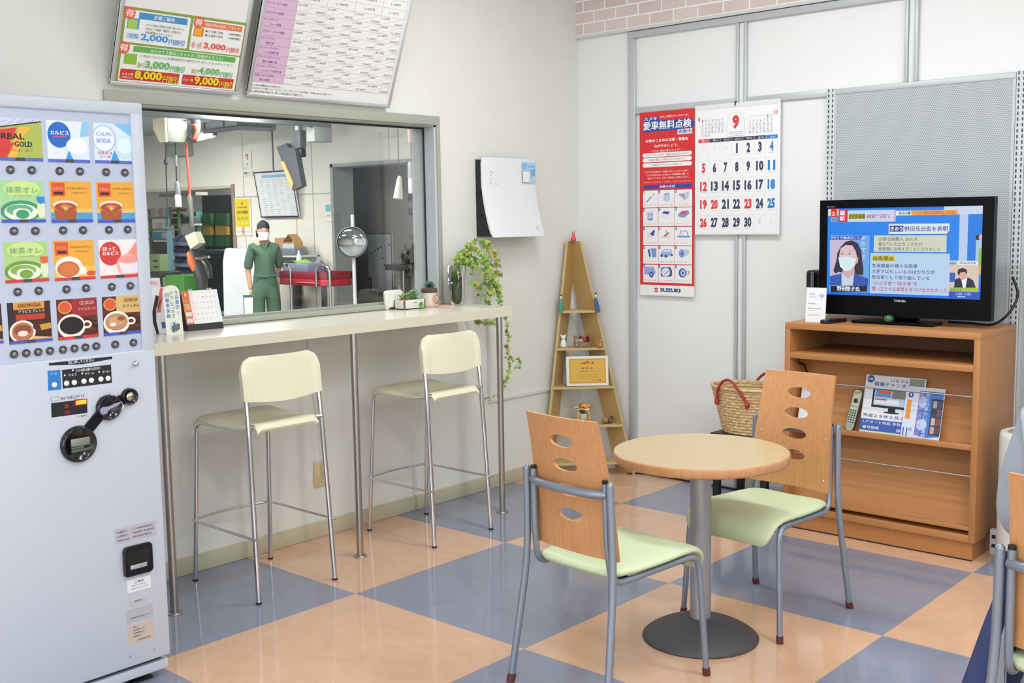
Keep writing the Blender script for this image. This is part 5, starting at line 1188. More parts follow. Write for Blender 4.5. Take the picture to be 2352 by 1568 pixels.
def ringm(u, v, r, c, n=24): s.poly(ell(u, v, r, r, n), c)
ringm(.036, .036, .0165, '#d9743f'); s.up(); ringm(.036, .036, .012, '#efe9dc'); s.up(); ringm(.036, .036, .009, '#d9743f'); s.up(); ringm(.036, .036, .007, '#e9ddc8'); s.up(); ringm(.036, .036, .0045, '#4a3f3a')
s.build('ring_mark', cp)
# glass vase with ivy
vx, vy = -.640, 1.262
iv = thing('ivy_vase', (vx, vy, CZ), 'clear glass vase of soil with green ivy trailing over the counter end', 'potted plant')
b = MB().lathe([(0, .004), (.031, .004), (.036, .03), (.049, .205), (.0505, .205), (.0375, .03), (.034, 0), (0, 0)], glass_mat((.93, .95, .95), .8), (vx, vy, CZ), 40); b.build('vase', iv)
MB().lathe([(0, .008), (.030, .009), (.0345, .03), (.0415, .13), (.040, .138), (.02, .145), (0, .146)], mat('#4d5a30', .9, noise=.5, nscale=90, bump=.8, bscale=120), (vx, vy, CZ), 24).build('soil', iv)
rd = random.Random(21)
IVY = ['#7fa23c', '#93b24a', '#6b9338', '#a8bb5a', '#5c8436', '#b9a35a', '#86a548']
def ivy_leaf(b, p, size, c):
    an = rd.uniform(0, 2*PI); nrm = Vector((rd.uniform(.2, 1), rd.uniform(-1, .3), rd.uniform(-.1, .9))).normalized()
    U = nrm.orthogonal().normalized(); U = (U*math.cos(an)+nrm.cross(U)*math.sin(an)).normalized(); V = nrm.cross(U)
    shp = [(0, -.1), (.34, -.30), (.36, 0), (.72, .10), (.40, .34), (.30, .42), (0, 1.0), (-.30, .42), (-.40, .34), (-.72, .10), (-.36, 0), (-.34, -.30)]
    P = [p+U*(x*size)+V*(y*size)+nrm*(-.16*size*abs(x)-.10*size*y*y) for x, y in shp]; k = p+nrm*.05*size+V*.2*size
    b.add(P+[k], [(i, (i+1) % 12, 12) for i in range(12)], mat(c, .42), True)
lf = MB(); stm = MB(); STM = mat('#8a9050', .6)
def vine(px, x0, x1, dens, size, jit):
    dens *= .72; size *= 1.22
    pts = [onx(a_, c2, x0+(x1-x0)*i/max(1, len(px)-1)) for i, (a_, c2) in enumerate(px)]
    cv = spline(pts, 8); stm.tube(cv, .0013, STM, 5)
    L = 0
    for a_, c2 in zip(cv[:-1], cv[1:]):
        L += (c2-a_).length
        while L > dens:
            L -= dens; q = a_+Vector((rd.uniform(-jit, jit), rd.uniform(-jit, jit), rd.uniform(-jit, jit)*.8)); ivy_leaf(lf, q, size*rd.uniform(.65, 1.15), rd.choice(IVY))
for pth in ([(1045, 640), (1048, 598), (1062, 575), (1080, 565), (1100, 580), (1112, 610), (1118, 650), (1115, 690)], [(1045, 640), (1052, 600), (1075, 570), (1105, 560), (1130, 575), (1142, 610), (1146, 640), (1140, 670)], [(1048, 640), (1056, 605), (1075, 590), (1085, 610), (1090, 640), (1100, 665), (1104, 692)], [(1050, 640), (1060, 600), (1090, 555), (1118, 562), (1136, 590), (1140, 625), (1128, 660), (1150, 690)], [(1050, 620), (1066, 590), (1092, 575), (1110, 590), (1126, 625), (1132, 655), (1124, 690)], [(1055, 610), (1075, 600), (1100, 600), (1120, 618), (1135, 640), (1150, 672), (1148, 696)]):
    vine(pth, vx, vx+.03, .020, .024, .022)
vine([(1124, 690), (1128, 715), (1135, 738), (1120, 742), (1100, 740), (1088, 742)], -.60, -.56, .020, .021, .010)
vine([(1150, 690), (1156, 715), (1163, 740), (1168, 770), (1165, 800), (1170, 830), (1166, 860), (1158, 880), (1154, 900)], -.58, -.50, .017, .019, .013)
vine([(1168, 810), (1178, 828), (1190, 822), (1195, 842), (1180, 846)], -.52, -.50, .017, .013, .007)
vine([(1158, 870), (1154, 900), (1140, 908), (1122, 914), (1100, 916)], -.53, -.52, .020, .010, .006)
lf.build('foliage', iv); stm.build('stem', iv)
for ch_ in iv.children:
    if ch_.name.startswith('foliage'): ch_['kind'] = 'stuff'

# ================================================================== CORNER SHELF AND ITS ORNAMENTS
FL, FR, TC_ = Vector((-.690, 2.000, 0)), Vector((-.322, 2.364, 0)), Vector((-.655, 2.330, 1.355))
pn = (FR-FL).cross(TC_-FL).normalized()
on = lambda px, py, d=0: onplane(px, py, TC_+pn*d, pn)
if pn.dot(Vector((1, -1, 0))) < 0: pn = -pn
SHW = wood('#b5945e', '#bf9f69', 'Z', 7, .5); SHE = mat('#c9b37c', .5, noise=.03, nscale=20)
lt, lbm = on(1305, 554), FL.copy(); rt, rbm = on(1331, 554), FR.copy()
sh = thing('corner_shelf', (-.52, 2.2, 0), 'tall wooden A-shaped corner shelf holding small ornaments', 'shelf')
def slabq(b, q, tv, m_, me=None):
    q = [Vector(p) for p in q]; r = [p+tv for p in q]
    b.add(q+r, [(0, 1, 2, 3), (7, 6, 5, 4)], m_); b.add(q+r, [(i, i+4, (i+1) % 4+4, (i+1) % 4) for i in range(4)], me or m_); return b
wl = bw*.105+sw*.062; wr = bw*.105-sw*.085
for (f0, f1, wd, sg) in ((lbm, lt, wl, -1), (rbm, rt, wr, 1)):
    tv = (f1-f0).cross(wd).normalized()*.016
    if tv.dot(sw)*sg < 0: tv = -tv
    b = MB(); slabq(b, [f0, f1, f1+wd, f0+wd], tv, SHW, SHE); b.build('side_board', sh)
def shelf_at(py, pxl, pxr):
    a, c2 = on(pxl, py, .004), on(pxr, py-1, .004); z = (a.z+c2.z)/2; a.z = c2.z = z
    tl_, tr_ = (z/1.355), (z/1.355)
    fl = lbm+(lt-lbm)*tl_; fr = rbm+(rt-rbm)*tr_
    n = Vector((pn.x, pn.y, 0)).normalized()*.012
    b = MB(); bl_, br_ = fl+wl*.98, fr+wr*.98
    if (br_-bl_).dot(sw) < .02: m_ = (bl_+br_)/2; bl_ = m_-sw*.012; br_ = m_+sw*.012
    slabq(b, [fl+n-sw*.006, fr+n+sw*.006, br_, bl_], Vector((0, 0, -.014)), SHE); b.build('shelf', sh); return z
Z1 = shelf_at(712, 1285, 1375); Z2 = shelf_at(798, 1275, 1393); Z3 = shelf_at(887, 1257, 1410); Z4 = shelf_at(976, 1250, 1433); Z5 = shelf_at(1062, 1243, 1452)
def spot(px, py, z, lift=0): p = onz(px, py, z); p.z = z+lift; return p
def fig(name, label, cat, p, parts_, group=None):
    t = thing(name, p, label, cat, group)
    for nm, fn in parts_: b = MB(); fn(b, Vector(p)); b.build(nm, t)
    return t
RDF = mat('#e0564e', .35); FAC = mat('#ecdcc6', .5); HRK = mat('#1f2426', .45)
tpz = 1.355; tp_ = (lt+rt)/2+bw*.02
fig('rabbit_figurine', 'tiny red rabbit figurine on the very top of the corner shelf', 'figurine', tp_, [
    ('body', lambda b, p: b.lathe([(0, 0), (.014, .002), (.016, .012), (.012, .026), (.007, .034), (0, .036)], RDF, p, 16).ball(p+Vector((.0, 0, .040)), .010, mat('#e8746a', .4), 10)),
    ('ear', lambda b, p: b.tube([p+Vector((.004, .004, .046)), p+Vector((.006, .006, .064))], [.003, .0016], RDF, 8)),
    ('ear', lambda b, p: b.tube([p+Vector((-.004, -.004, .046)), p+Vector((-.005, -.006, .062))], [.003, .0016], RDF, 8))])
def doll(col, lean):
    L = Vector(lean)
    return [('robe', lambda b, p: b.tube([p+Vector((0, 0, .004)), p+Vector((0, 0, .03))+L*.3, p+Vector((0, 0, .062))+L*.8, p+Vector((0, 0, .076))+L], [.013, .014, .0105, .006], mat(col, .45), 12)),
            ('face', lambda b, p: b.ball(p+L+Vector((.002, -.002, .088)), .0095, FAC, 10)),
            ('hair', lambda b, p: b.ball(p+L+Vector((-.002, .002, .0905)), .0105, HRK, 10).tube([p+L+Vector((.001, .0, .098)), p+L+Vector((.004, .006, .108))], [.004, .002], HRK, 8))]
def edge_at(left, z): a, c2 = (lbm, lt) if left else (rbm, rt); q = a+(c2-a)*(z/1.355); return q
pe = edge_at(True, Z1)+pn*.030-sw*.006; pe.z = Z1-.012
fig('doll_figurine', 'slim doll in a teal robe on the left end of the upper shelf', 'figurine', pe, doll('#3f9a86', (.0, .004, 0)), 'hanging dolls on the corner shelf')
pe = edge_at(False, Z1)+pn*.030+sw*.012; pe.z = Z1-.018
fig('doll_figurine', 'slim doll in a blue robe on the right end of the upper shelf', 'figurine', pe, [('robe', doll('#3d5f94', (-.012, -.010, .012))[0][1]), ('face', doll('#3d5f94', (-.012, -.010, .012))[1][1]), ('hair', doll('#3d5f94', (-.012, -.010, .012))[2][1])], 'hanging dolls on the corner shelf')
WC = mat('#efeee6', .35)
p = spot(1294, 797, Z2)
fig('cat_figurine', 'white sitting cat figurine at the left of the middle shelf', 'figurine', p, [
    ('body', lambda b, p: b.lathe([(0, 0), (.019, .0), (.021, .008), (.017, .028), (.011, .044), (0, .050)], WC, p, 18).ball(p+Vector((.0, 0, .056)), .0145, WC, 12)),
    ('ear', lambda b, p: b.tube([p+Vector((-.008, -.008, .064)), p+Vector((-.010, -.010, .077))], [.006, .001], WC, 6)),
    ('ear', lambda b, p: b.tube([p+Vector((.008, .008, .064)), p+Vector((.010, .010, .077))], [.006, .001], WC, 6))])
# little bench with two tiny figures
BW = mat('#a5673f', .5); p = spot(1338, 797, Z2)
t = thing('toy_bench', p, 'tiny brown wooden bench on the middle shelf', 'figurine')
def bench_box(b, s0, s1, d0, d1, z0, z1):
    q = [Vector(p)+sw*s0-bw*d0, Vector(p)+sw*s1-bw*d0, Vector(p)+sw*s1-bw*d1, Vector(p)+sw*s0-bw*d1]
    slabq(b, [v+Vector((0, 0, z1)) for v in q], Vector((0, 0, z0-z1)), BW); return b
bench_box(MB(), -.045, .05, -.012, .014, .024, .030).build('seat', t)
bench_box(MB(), -.048, .052, -.018, -.012, .048, .060).build('back_rail', t)
for s0 in (-.05, .044): b = bench_box(MB(), s0, s0+.010, -.018, -.010, 0, .068); b.build('post', t)
for s0 in (-.028, .028): b = bench_box(MB(), s0, s0+.014, .004, .016, 0, .024); b.build('leg', t)
def tiny(name, label, s_, colb, colh):
    q = Vector(p)+sw*s_+Vector((0, 0, .030)); fig(name, label, 'figurine', q, [('body', lambda b, p: b.ball(p+Vector((0, 0, .010)), .010, mat(colb, .5), 10)), ('head', lambda b, p: b.ball(p+Vector((0, 0, .026)), .0085, mat(colh, .5), 10).tube([p+Vector((0, 0, .032)), p+Vector((0, 0, .042))], [.004, .001], mat(colh, .5), 6))])
tiny('animal_figurine', 'tiny pale-bodied figure with dark cap at left on the toy bench', -.012, '#d8cbb8', '#2f2a24'); tiny('animal_figurine', 'tiny red-bodied figure at the middle of the toy bench', .013, '#b8352c', '#c24a3c'); tiny('animal_figurine', 'tiny black figure at the right on the toy bench', .032, '#2a2224', '#201a1c')
SQ = mat('#b98a58', .6); p2 = spot(1379, 797, Z2)
fig('squirrel_figurine', 'tan squirrel figurine at the right of the middle shelf', 'figurine', p2, [('body', lambda b, p: b.lathe([(0, 0), (.013, 0), (.014, .012), (.010, .028), (0, .034)], SQ, p, 14).ball(p+Vector((0, 0, .038)), .010, SQ, 10)), ('tail', lambda b, p: b.tube(spline([p+sw*-.010+Vector((0, 0, .004)), p+sw*-.020+Vector((0, 0, .022)), p+sw*-.014+Vector((0, 0, .046))], 5), .006, SQ, 8)), ('ear', lambda b, p: b.tube([p+Vector((.004, .004, .045)), p+Vector((.005, .005, .054))], [.003, .001], SQ, 6))])
# framed certificate
ct = thing('framed_certificate', spot(1345, 888, Z3), 'golden framed certificate with white frame leaning on the corner shelf', 'picture frame')
cbl, cbr = on(1302, 889, .016), on(1398, 884, .016); ctl = on(1292, 812, -.012); U = (cbr-cbl); U.z = 0; Vv = Vector((bw.x*.16, bw.y*.16, 1)).normalized()
cbl.z = Z3+.003
s = Sheet(cbl, U, Vv-U.normalized()*Vv.dot(U.normalized()), U.length, .172); s.slab(.006, '#e6e6e0')
s.rect(.016, .014, s.w-.014, s.h-.014, '#d8a23a'); s.up(); s.rect(.024, .022, s.w-.022, s.h-.022, '#dcae48'); s.frame(.022, .020, s.w-.020, s.h-.020, .0012, '#b8892c'); s.up()
s.text('自動', s.w*.36, s.h*.735, s.w*.46, s.h*.80, '#4a3a1a', .02); s.text('工業', s.w*.56, s.h*.735, s.w*.66, s.h*.80, '#4a3a1a', .02); s.disc(s.w*.51, s.h*.80, .0085, '#d8452c'); s.text('認 定 証', s.w*.36, s.h*.56, s.w*.64, s.h*.62, '#6a5222', .01); s.text('認定番号 第 号', s.w*.32, s.h*.47, s.w*.72, s.h*.50, '#8a6a2a', 0)
for i in range(3): s.text('右の者は所定の基準に適合することを認定する', s.w*.24, s.h*(.36-.06*i), s.w*.76, s.h*(.385-.06*i), '#a88436', 0)
s.text('自動車工業会', s.w*.6, s.h*.16, s.w*.78, s.h*.19, '#8a6a2a', 0); s.disc(s.w*.80, s.h*.18, .006, '#d2602c')
s.build('certificate', ct)
# flower arrangement and snail ornament
p = spot(1340, 968, Z4)
fl = thing('flower_pot', p, 'small pot of yellow and white flowers with a yellow ribbon on the shelf', 'flower arrangement')
MB().lathe([(0, 0), (.024, 0), (.030, .045), (.031, .05), (0, .048)], mat('#e6e0cf', .4), p, 24).build('pot', fl)
b = MB(); rd = random.Random(5); 
for i in range(34):
    an = rd.uniform(0, 2*PI); r = .046*math.sqrt(rd.random()); q = p+Vector((r*math.cos(an), r*math.sin(an), .068+rd.uniform(.2, 1)*.05*(1-r/.07))); c = rd.choice(['#e8a832', '#efc04a', '#f2ead2', '#e9952c', '#f3e3c0'])
    for k in range(5): a2 = 2*PI*k/5+rd.random(); b.ball(q+Vector((.008*math.cos(a2), .008*math.sin(a2), rd.uniform(-.002, .003))), .0075, mat(c, .6), 6, (1, 1, .6))
b.build('blossom', fl)
b = MB(); leafy(b, p+Vector((0, 0, .05)), 40, .036, .015, ['#2f6a40', '#3f7d46', '#4a8a52'], 6, .009, 1.2); b.build('leaves', fl)
b = MB(); YR = mat('#e0ac30', .5)
for sg, dz in ((-1, .055), (1, .10)):
    q0 = p+sw*(.030*sg)-bw*.034+Vector((0, 0, .062)); rows = []
    for k in range(7): q = q0+sw*(.006*sg*k/6)+Vector((0, 0, -.011*k*(1 if sg > 0 else .8)))-bw*(.003*math.sin(k)); rows.append([q-sw*.006, q+sw*.006])
    b.grid(rows, YR)
b.build('ribbon', fl)
p = spot(1395, 972, Z4)
fig('snail_ornament', 'small olive and purple snail-shaped ornament at the right of the lower shelf', 'figurine', p, [('shell', lambda b, p: b.ball(p+Vector((-.010, -.008, .020)), .020, mat('#a08458', .4), 14)), ('body', lambda b, p: b.ball(p+Vector((.014, .012, .016)), .014, mat('#7d5a62', .5), 12, (1, 1, 1.1)).ball(p+Vector((.020, .016, .036)), .009, mat('#5a4038', .5), 10).ball(p+Vector((.0, .0, .004)), .016, mat('#6a5238', .5), 10, (1, 1, .25)))])

# ================================================================== CABINET CONTENTS
RDIR = Vector((0, .095, .33)).normalized()           # slope of the display ledge
def mag(px0, py_top, px1, py_bot, t, label, paint, name='magazine', dy=.0):
    yb = 1.962+dy; a = ony(px0, py_bot, yb); c2 = ony(px1, py_bot, yb); zb = .5075-0
    h = (ony(px0, py_top, yb+.07).z-zb)/RDIR.z
    s = Sheet((a.x, yb, .4915), (1, 0, 0), RDIR, c2.x-a.x, h+.016/RDIR.z); s.slab(t, '#e4e8f0'); paint(s)
    o = s.build(name); return tag(o, label, 'magazine', 'leaflets on the cabinet ledge')
def m_tv(s):
    w2, h2 = s.w, s.h
    s.rect(0, 0, w2, h2*.055, '#d8dfae'); s.rect(0, h2*.06, w2, h2*.255, '#3f5eb0'); s.disc(w2*.085, h2*.93, h2*.062, '#2c4a9a'); s.up(); s.text('10', w2*.045, h2*.905, w2*.125, h2*.955, '#ffffff', .02); s.text('いちテレ', w2*.42, h2*.90, w2*.74, h2*.96, '#2a4a9c', .02); s.text('情報チャンネル', w2*.155, h2*.82, w2*.78, h2*.89, '#2a4a9c', .02)
    s.rect(w2*.74, h2*.86, w2*.98, h2*.985, '#8a9a8c'); s.rect(w2*.15, h2*.46, w2*.82, h2*.78, '#1c2230'); s.rect(w2*.44, h2*.39, w2*.56, h2*.46, '#1c2230'); s.disc(w2*.5, h2*.39, w2*.14, '#2a2e38', ry=h2*.016); s.up(); s.rect(w2*.18, h2*.50, w2*.79, h2*.755, '#b9cce6'); s.up(); s.rect(w2*.20, h2*.64, w2*.46, h2*.75, '#5a9ad0'); s.rect(w2*.48, h2*.63, w2*.78, h2*.75, '#7d8078'); s.rect(w2*.20, h2*.52, w2*.60, h2*.61, '#dfe6f2'); s.rect(w2*.25, h2*.70, w2*.46, h2*.74, '#e05a3c'); s.rect(w2*.20, h2*.585, w2*.40, h2*.61, '#e05a3c'); s.k -= 2
    s.text('平成２９年５月スタート', w2*.03, h2*.285, w2*.98, h2*.345, '#34508c', .012); s.up(); s.text('Lアラート対応 天気がひとめ', w2*.05, h2*.185, w2*.97, h2*.235, '#e8eefa', .015); s.text('番号情報', w2*.05, h2*.09, w2*.33, h2*.14, '#e8eefa', .015); s.text('道路カメラ', w2*.62, h2*.085, w2*.97, h2*.135, '#e8eefa', .015)
def m_ch(s):
    w2, h2 = s.w, s.h
    s.rect(0, 0, w2, h2, '#d4def0'); s.up(); s.poly([(w2*.34, h2*.10), (w2*.62, h2*.06), (w2*.98, h2*.10), (w2*.98, h2*.93), (w2*.36, h2*.93)], '#4a7cc8'); s.disc(w2*.14, h2*.84, w2*.07, '#4a3f94'); s.disc(w2*.5, h2*.3, w2*.14, '#bcd2f0'); s.disc(w2*.46, h2*.72, w2*.10, '#a8c6ee', ry=w2*.16); s.rect(w2*.06, h2*.38, w2*.18, h2*.74, '#e8983c'); s.up()
    s.rect(w2*.70, h2*.12, w2*.99, h2*.80, '#39455c'); s.text('9', w2*.115, h2*.81, w2*.165, h2*.87, '#ffffff', .02); s.text('11', w2*.04, h2*.06, w2*.16, h2*.22, '#3f66b4', .03); s.text('ch', w2*.19, h2*.16, w2*.27, h2*.24, '#5a7cc0', .01); s.vtext('市役所からのお知らせ', w2*.36, h2*.08, w2*.47, h2*.90, '#d0a0c8', .02); s.vtext('市民の暮らし応援番組', w2*.52, h2*.05, w2*.63, h2*.90, '#c8d4ee', .02); s.up()
    for i in range(4): s.rect(w2*.74, h2*(.15+.16*i), w2*.84, h2*(.28+.16*i), ('#c9a0a0', '#c7b8a4', '#4a4648', '#a8a0b4')[i]); s.rect(w2*.86, h2*(.15+.16*i), w2*.97, h2*(.28+.16*i), ('#5a4a4e', '#8a4a4a', '#6a5a68', '#584c58')[i])
def m_wh(s):
    s.text('ご利用案内', s.w*.2, s.h*.86, s.w*.9, s.h*.92, '#8a9098', .01); s.text('5', s.w*.42, s.h*.50, s.w*.55, s.h*.64, '#7a9a8a', .02); s.rect(s.w*.1, s.h*.75, s.w*.9, s.h*.755, '#a8adb4')
mag(1972, 858, 2110, 1003, .003, 'blue and white leaflet with a television picture, left on the cabinet ledge', lambda s: m_tv(s), dy=.0125)
mag(2067, 884, 2156, 1012, .003, 'blue sky-patterned leaflet marked 11 ch, right on the cabinet ledge', m_ch, dy=.004)
mag(1830, 880, 1890, 985, .003, 'plain white leaflet seen through the slots of the chair back', m_wh, dy=.008)
# remotes
def remote(name, M4, cb, cf, label, L=.185, W=.05, keys=True, ck='#3a4654'):
    t = thing(name, M4.translation, label, 'remote control'); OFF[t.name] = Vector((0, 0, 0)); t.matrix_world = M4
    MB().prism(rrect(W, L, W*.42, 6, 0, L/2), .016, cb, None, .004, True).build('case', t)
    MB().prism(rrect(W*.84, L*.95, W*.36, 6, 0, L/2), .0012, cf, Matrix.Translation((0, 0, .0155))).build('face', t)
    b = MB(); kz = .0166
    if keys:
        K = mat(ck, .45)
        for r in range(8):
            for c in range(3):
                b.prism(rrect(W*.17, L*.034, .0015, 2, (c-1)*W*.25, L*(.10+.055*r)), .0016, K if r > 1 else mat('#8a939a', .5), Matrix.Translation((0, 0, kz)))
        b.lathe([(W*.22, 0), (W*.22, .002), (W*.10, .002), (W*.09, .003), (0, .003)], mat('#27303c', .4), (0, L*.72, kz), 20)
        for c in range(3): b.prism(ell((c-1)*W*.2, L*.88+.004*c, W*.06, W*.06, 10), .0016, mat(('#c8493c', '#5a6470', '#c8493c')[c], .4), Matrix.Translation((0, 0, kz)))
        b.prism([(-W*.4, L*.575), (W*.4, L*.575), (W*.4, L*.585), (-W*.4, L*.585)], .001, K, Matrix.Translation((0, 0, kz)))
        b.build('keypad', t); t.children[-1]['kind'] = 'stuff'
    return t
p0 = ony(1948, 989, 1.960); pt = ony(1972, 900, 2.01); d = RDIR.copy(); d = (d+Vector((.12, 0, 0))).normalized(); n_ = Vector((1, 0, 0)).cross(d).normalized(); x_ = d.cross(n_).normalized()
base = Vector((p0.x, 1.976, .4925))
remote('remote_control', Matrix(((x_.x, d.x, n_.x, base.x), (x_.y, d.y, n_.y, base.y), (x_.z, d.z, n_.z, base.z), (0, 0, 0, 1))), mat('#2c3440', .4), mat('#b9bd9a', .4), 'long pale-faced remote control leaning on the cabinet ledge beside leaflets', .20, .046)
q = Vector((1.045, 1.985, ZT+.0005)); d = Vector((.22, .975, 0)).normalized()
remote('remote_control', Matrix(((d.y, d.x, 0, q.x-.005), (-d.x, d.y, 0, q.y-.035), (0, 0, 1, q.z), (0, 0, 0, 1))), mat('#17181d', .3), mat('#20222a', .3), 'black remote control lying on the cabinet top before the television', .16, .045, True, '#33363f')
# router, network card, cup, cables
o = MB().box((.874, 2.10, ZT), (.921, 2.19, 1.222), BLACKG, .018, 4).build('router'); tag(o, 'black upright router behind the white card left of the television', 'router')
s = Sheet((.929, 2.0, ZT), (1, 0, 0), Vector((0, .06, 1)), .100, .162); s.slab(.003, '#eef0f2'); zw = zoomer(s, 1860, 440, 5.059)
for r_ in (.006, .012, .018): s.line([(.079+r_*math.cos(math.radians(a_)), .112+r_*math.sin(math.radians(a_))) for a_ in range(45, 136, 15)], .0026, '#3f78b8')
s.disc(.079, .112, .002, '#3f78b8'); s.text('FREE', .016, .128, .046, .136, '#8a939c', 0); s.text('Wi-Fi', .016, .114, .046, .122, '#8a939c', 0); s.text('Guest network', .012, .062, .078, .069, '#3f6fb0', .01); s.text('PASS', .012, .052, .04, .056, '#a0a6ad', 0); s.text('033-2692', .014, .030, .072, .037, '#8a9199', .0); s.rect(.012, .085, .05, .0875, '#5a8ac0')
o = s.build('network_card'); tag(o, 'small white wireless network card standing at the left end of the cabinet', 'sign')
o = MB().lathe([(0, 0), (.012, 0), (.021, .006), (.024, .016), (.019, .026), (.014, .030), (.012, .028), (.016, .022), (0, .02)], mat('#2f5f3a', .2, coat=.6), (1.31, 2.055, ZT+.0136), 24).build('green_cup'); tag(o, 'tiny dark green glazed cup on the television foot', 'cup')
b = MB()
o = MB().tube(spline([(1.76, 2.30, 1.20), (1.79, 2.28, 1.12), (1.765, 2.24, 1.04), (1.70, 2.24, .992), (1.60, 2.25, .992), (1.5, 2.26, .992)], 8), .006, BLACK, 8).build('cable'); tag(o, 'black cable looping down behind the right side of the television', 'cable')

# ================================================================== BASKET ON A BLACK STOOL, WHITE CYLINDER
bk_ = thing('side_stool', (.585, 2.13, 0), 'low black square-legged stool under the basket, behind the chairs', 'stool')
BKS = mat('#15161c', .45)
MB().box((.42, 1.99, .375), (.75, 2.27, .397), BKS, .004).build('seat', bk_)
for x in (.43, .70):
    for y in (2.0, 2.235): MB().box((x, y, 0), (x+.034, y+.03, .375), BKS, .002).build('leg', bk_)
ba = thing('wicker_basket', (.57, 2.12, .397), 'woven straw basket with red leather handles on the black stool', 'basket')
cx, cy, zb, zt = .575, 2.12, .3975, .628
def straw():
    m = bpy.data.materials.new('straw'); m.use_nodes = True; nt = m.node_tree; bs = nt.nodes['Principled BSDF']
    tc = nt.nodes.new('ShaderNodeTexCoord'); n = nt.nodes.new('ShaderNodeTexNoise'); n.inputs['Scale'].default_value = 55; n.inputs['Detail'].default_value = 5
    mp = nt.nodes.new('ShaderNodeMapping'); mp.inputs['Scale'].default_value = (1, 1, 3); nt.links.new(tc.outputs['Object'], mp.inputs[0]); nt.links.new(mp.outputs[0], n.inputs['Vector'])
    r = nt.nodes.new('ShaderNodeValToRGB'); e = r.color_ramp.elements; e[0].position = .3; e[0].color = (*lin('#b38a52'), 1); e[1].position = .66; e[1].color = (*lin('#ecd2a4'), 1)
    nt.links.new(n.outputs['Fac'], r.inputs[0]); nt.links.new(r.outputs[0], bs.inputs['Base Color']); bs.inputs['Roughness'].default_value = .75; return m
ST = straw(); b = MB(); NR = 15; NS = 44
for inner in (0, 1):
    rows = []
    for i in range(NR*4+1):
        t = i/(NR*4); z = zb+(zt-zb)*t; rx = .145+.062*t; ry = .105+.045*t; row = []
        for k in range(NS*2):
            an = 2*PI*k/(NS*2); wv = .0042*math.sin(i*PI/2)*(1) + .0026*math.cos(NS/2*an + (PI if (i//4) % 2 else 0)); q = 1 + (wv-(.010 if inner else 0))/rx
            row.append((cx+rx*q*math.cos(an), cy+ry*q*math.sin(an), z))
        rows.append(row)
    b.grid(rows if not inner else [r[::-1] for r in rows], ST, True, True)
rim = [(cx+.206*math.cos(2*PI*k/48), cy+.149*math.sin(2*PI*k/48), zt+.002) for k in range(49)]
b.tube(rim, .0085, ST, 8).prism(ell(cx, cy, .14, .10, 32), .006, ST, Matrix.Translation((0, 0, zb)))
b.build('body', ba)
LR = mat('#a83a34', .45)
for sg in (-1, 1):
    pts = []
    for k in range(13):
        u = k/12; an = math.radians((-128 if sg < 0 else 60)+ (56*u)); t = .72 + .50*math.sin(PI*u) ; tt = min(t, 1.0)
        rx = .145+.062*tt+.012; ry = .105+.045*tt+.012; pts.append((cx+rx*math.cos(an), cy+ry*math.sin(an), zb+(zt-zb)*t))
    b = MB().tube(spline(pts, 4), .007, LR, 10)
    for e in (pts[0], pts[-1]): b.ball((e[0], e[1], e[2]-.004), .016, LR, 10, (.8, .8, 1.3))
    b.build('handle', ba)
cyv = thing('air_cleaner', (1.955, 2.02, 0), 'white cylindrical floor unit with black top right of the cabinet', 'air cleaner')
MB().lathe([(.118, .03), (.128, .034), (.132, .05), (.132, .555), (.128, .572), (.112, .578), (.108, .57), (0, .565)], mat('#dfe0dc', .4), (1.955, 2.02, 0), 48).build('body', cyv)
MB().lathe([(0, .567), (.100, .567), (.100, .572), (.07, .575), (0, .575)], mat('#a89890', .5), (1.955, 2.02, 0), 36).build('rim', cyv)
MB().box((1.895, 1.98, .575), (1.985, 2.05, .600), BLACK, .006).build('control_panel', cyv)
MB().lathe([(0, 0), (.120, 0), (.122, .01), (.118, .03), (0, .03)], BLACK, (1.955, 2.02, 0), 40).build('base', cyv)
# ================================================================== PEOPLE
def skin_mesh(nodes, edges, root=0, sub=2, mats=None):
    """nodes: [(co, radius)] joined by edges, grown into one continuous surface."""
    me = bpy.data.meshes.new('growth'); me.from_pydata([tuple(c) for c, r in nodes], edges, []); o = bpy.data.objects.new('growth', me); COL.objects.link(o)
    o.modifiers.new('skin', 'SKIN')
    for i, (c, r) in enumerate(nodes):
        sv = me.skin_vertices[0].data[i]; rr = r if isinstance(r, tuple) else (r, r); sv.radius = rr; sv.use_root = (i == root)
    m_ = o.modifiers.new('sub', 'SUBSURF'); m_.levels = sub; m_.render_levels = sub
    dg = bpy.context.evaluated_depsgraph_get(); ev = bpy.data.meshes.new_from_object(o.evaluated_get(dg))
    V = [v.co.copy() for v in ev.vertices]; F = [tuple(p.vertices) for p in ev.polygons]
    bpy.data.objects.remove(o); bpy.data.meshes.remove(me); bpy.data.meshes.remove(ev)
    return V, F
SKIN = mat('#c99a80', .55, noise=.03, nscale=30)
def chain(nodes, edges, start, pts):
    k = start
    for c, r in pts:
        nodes.append((Vector(c), r)); edges.append((k, len(nodes)-1)); k = len(nodes)-1
    return k
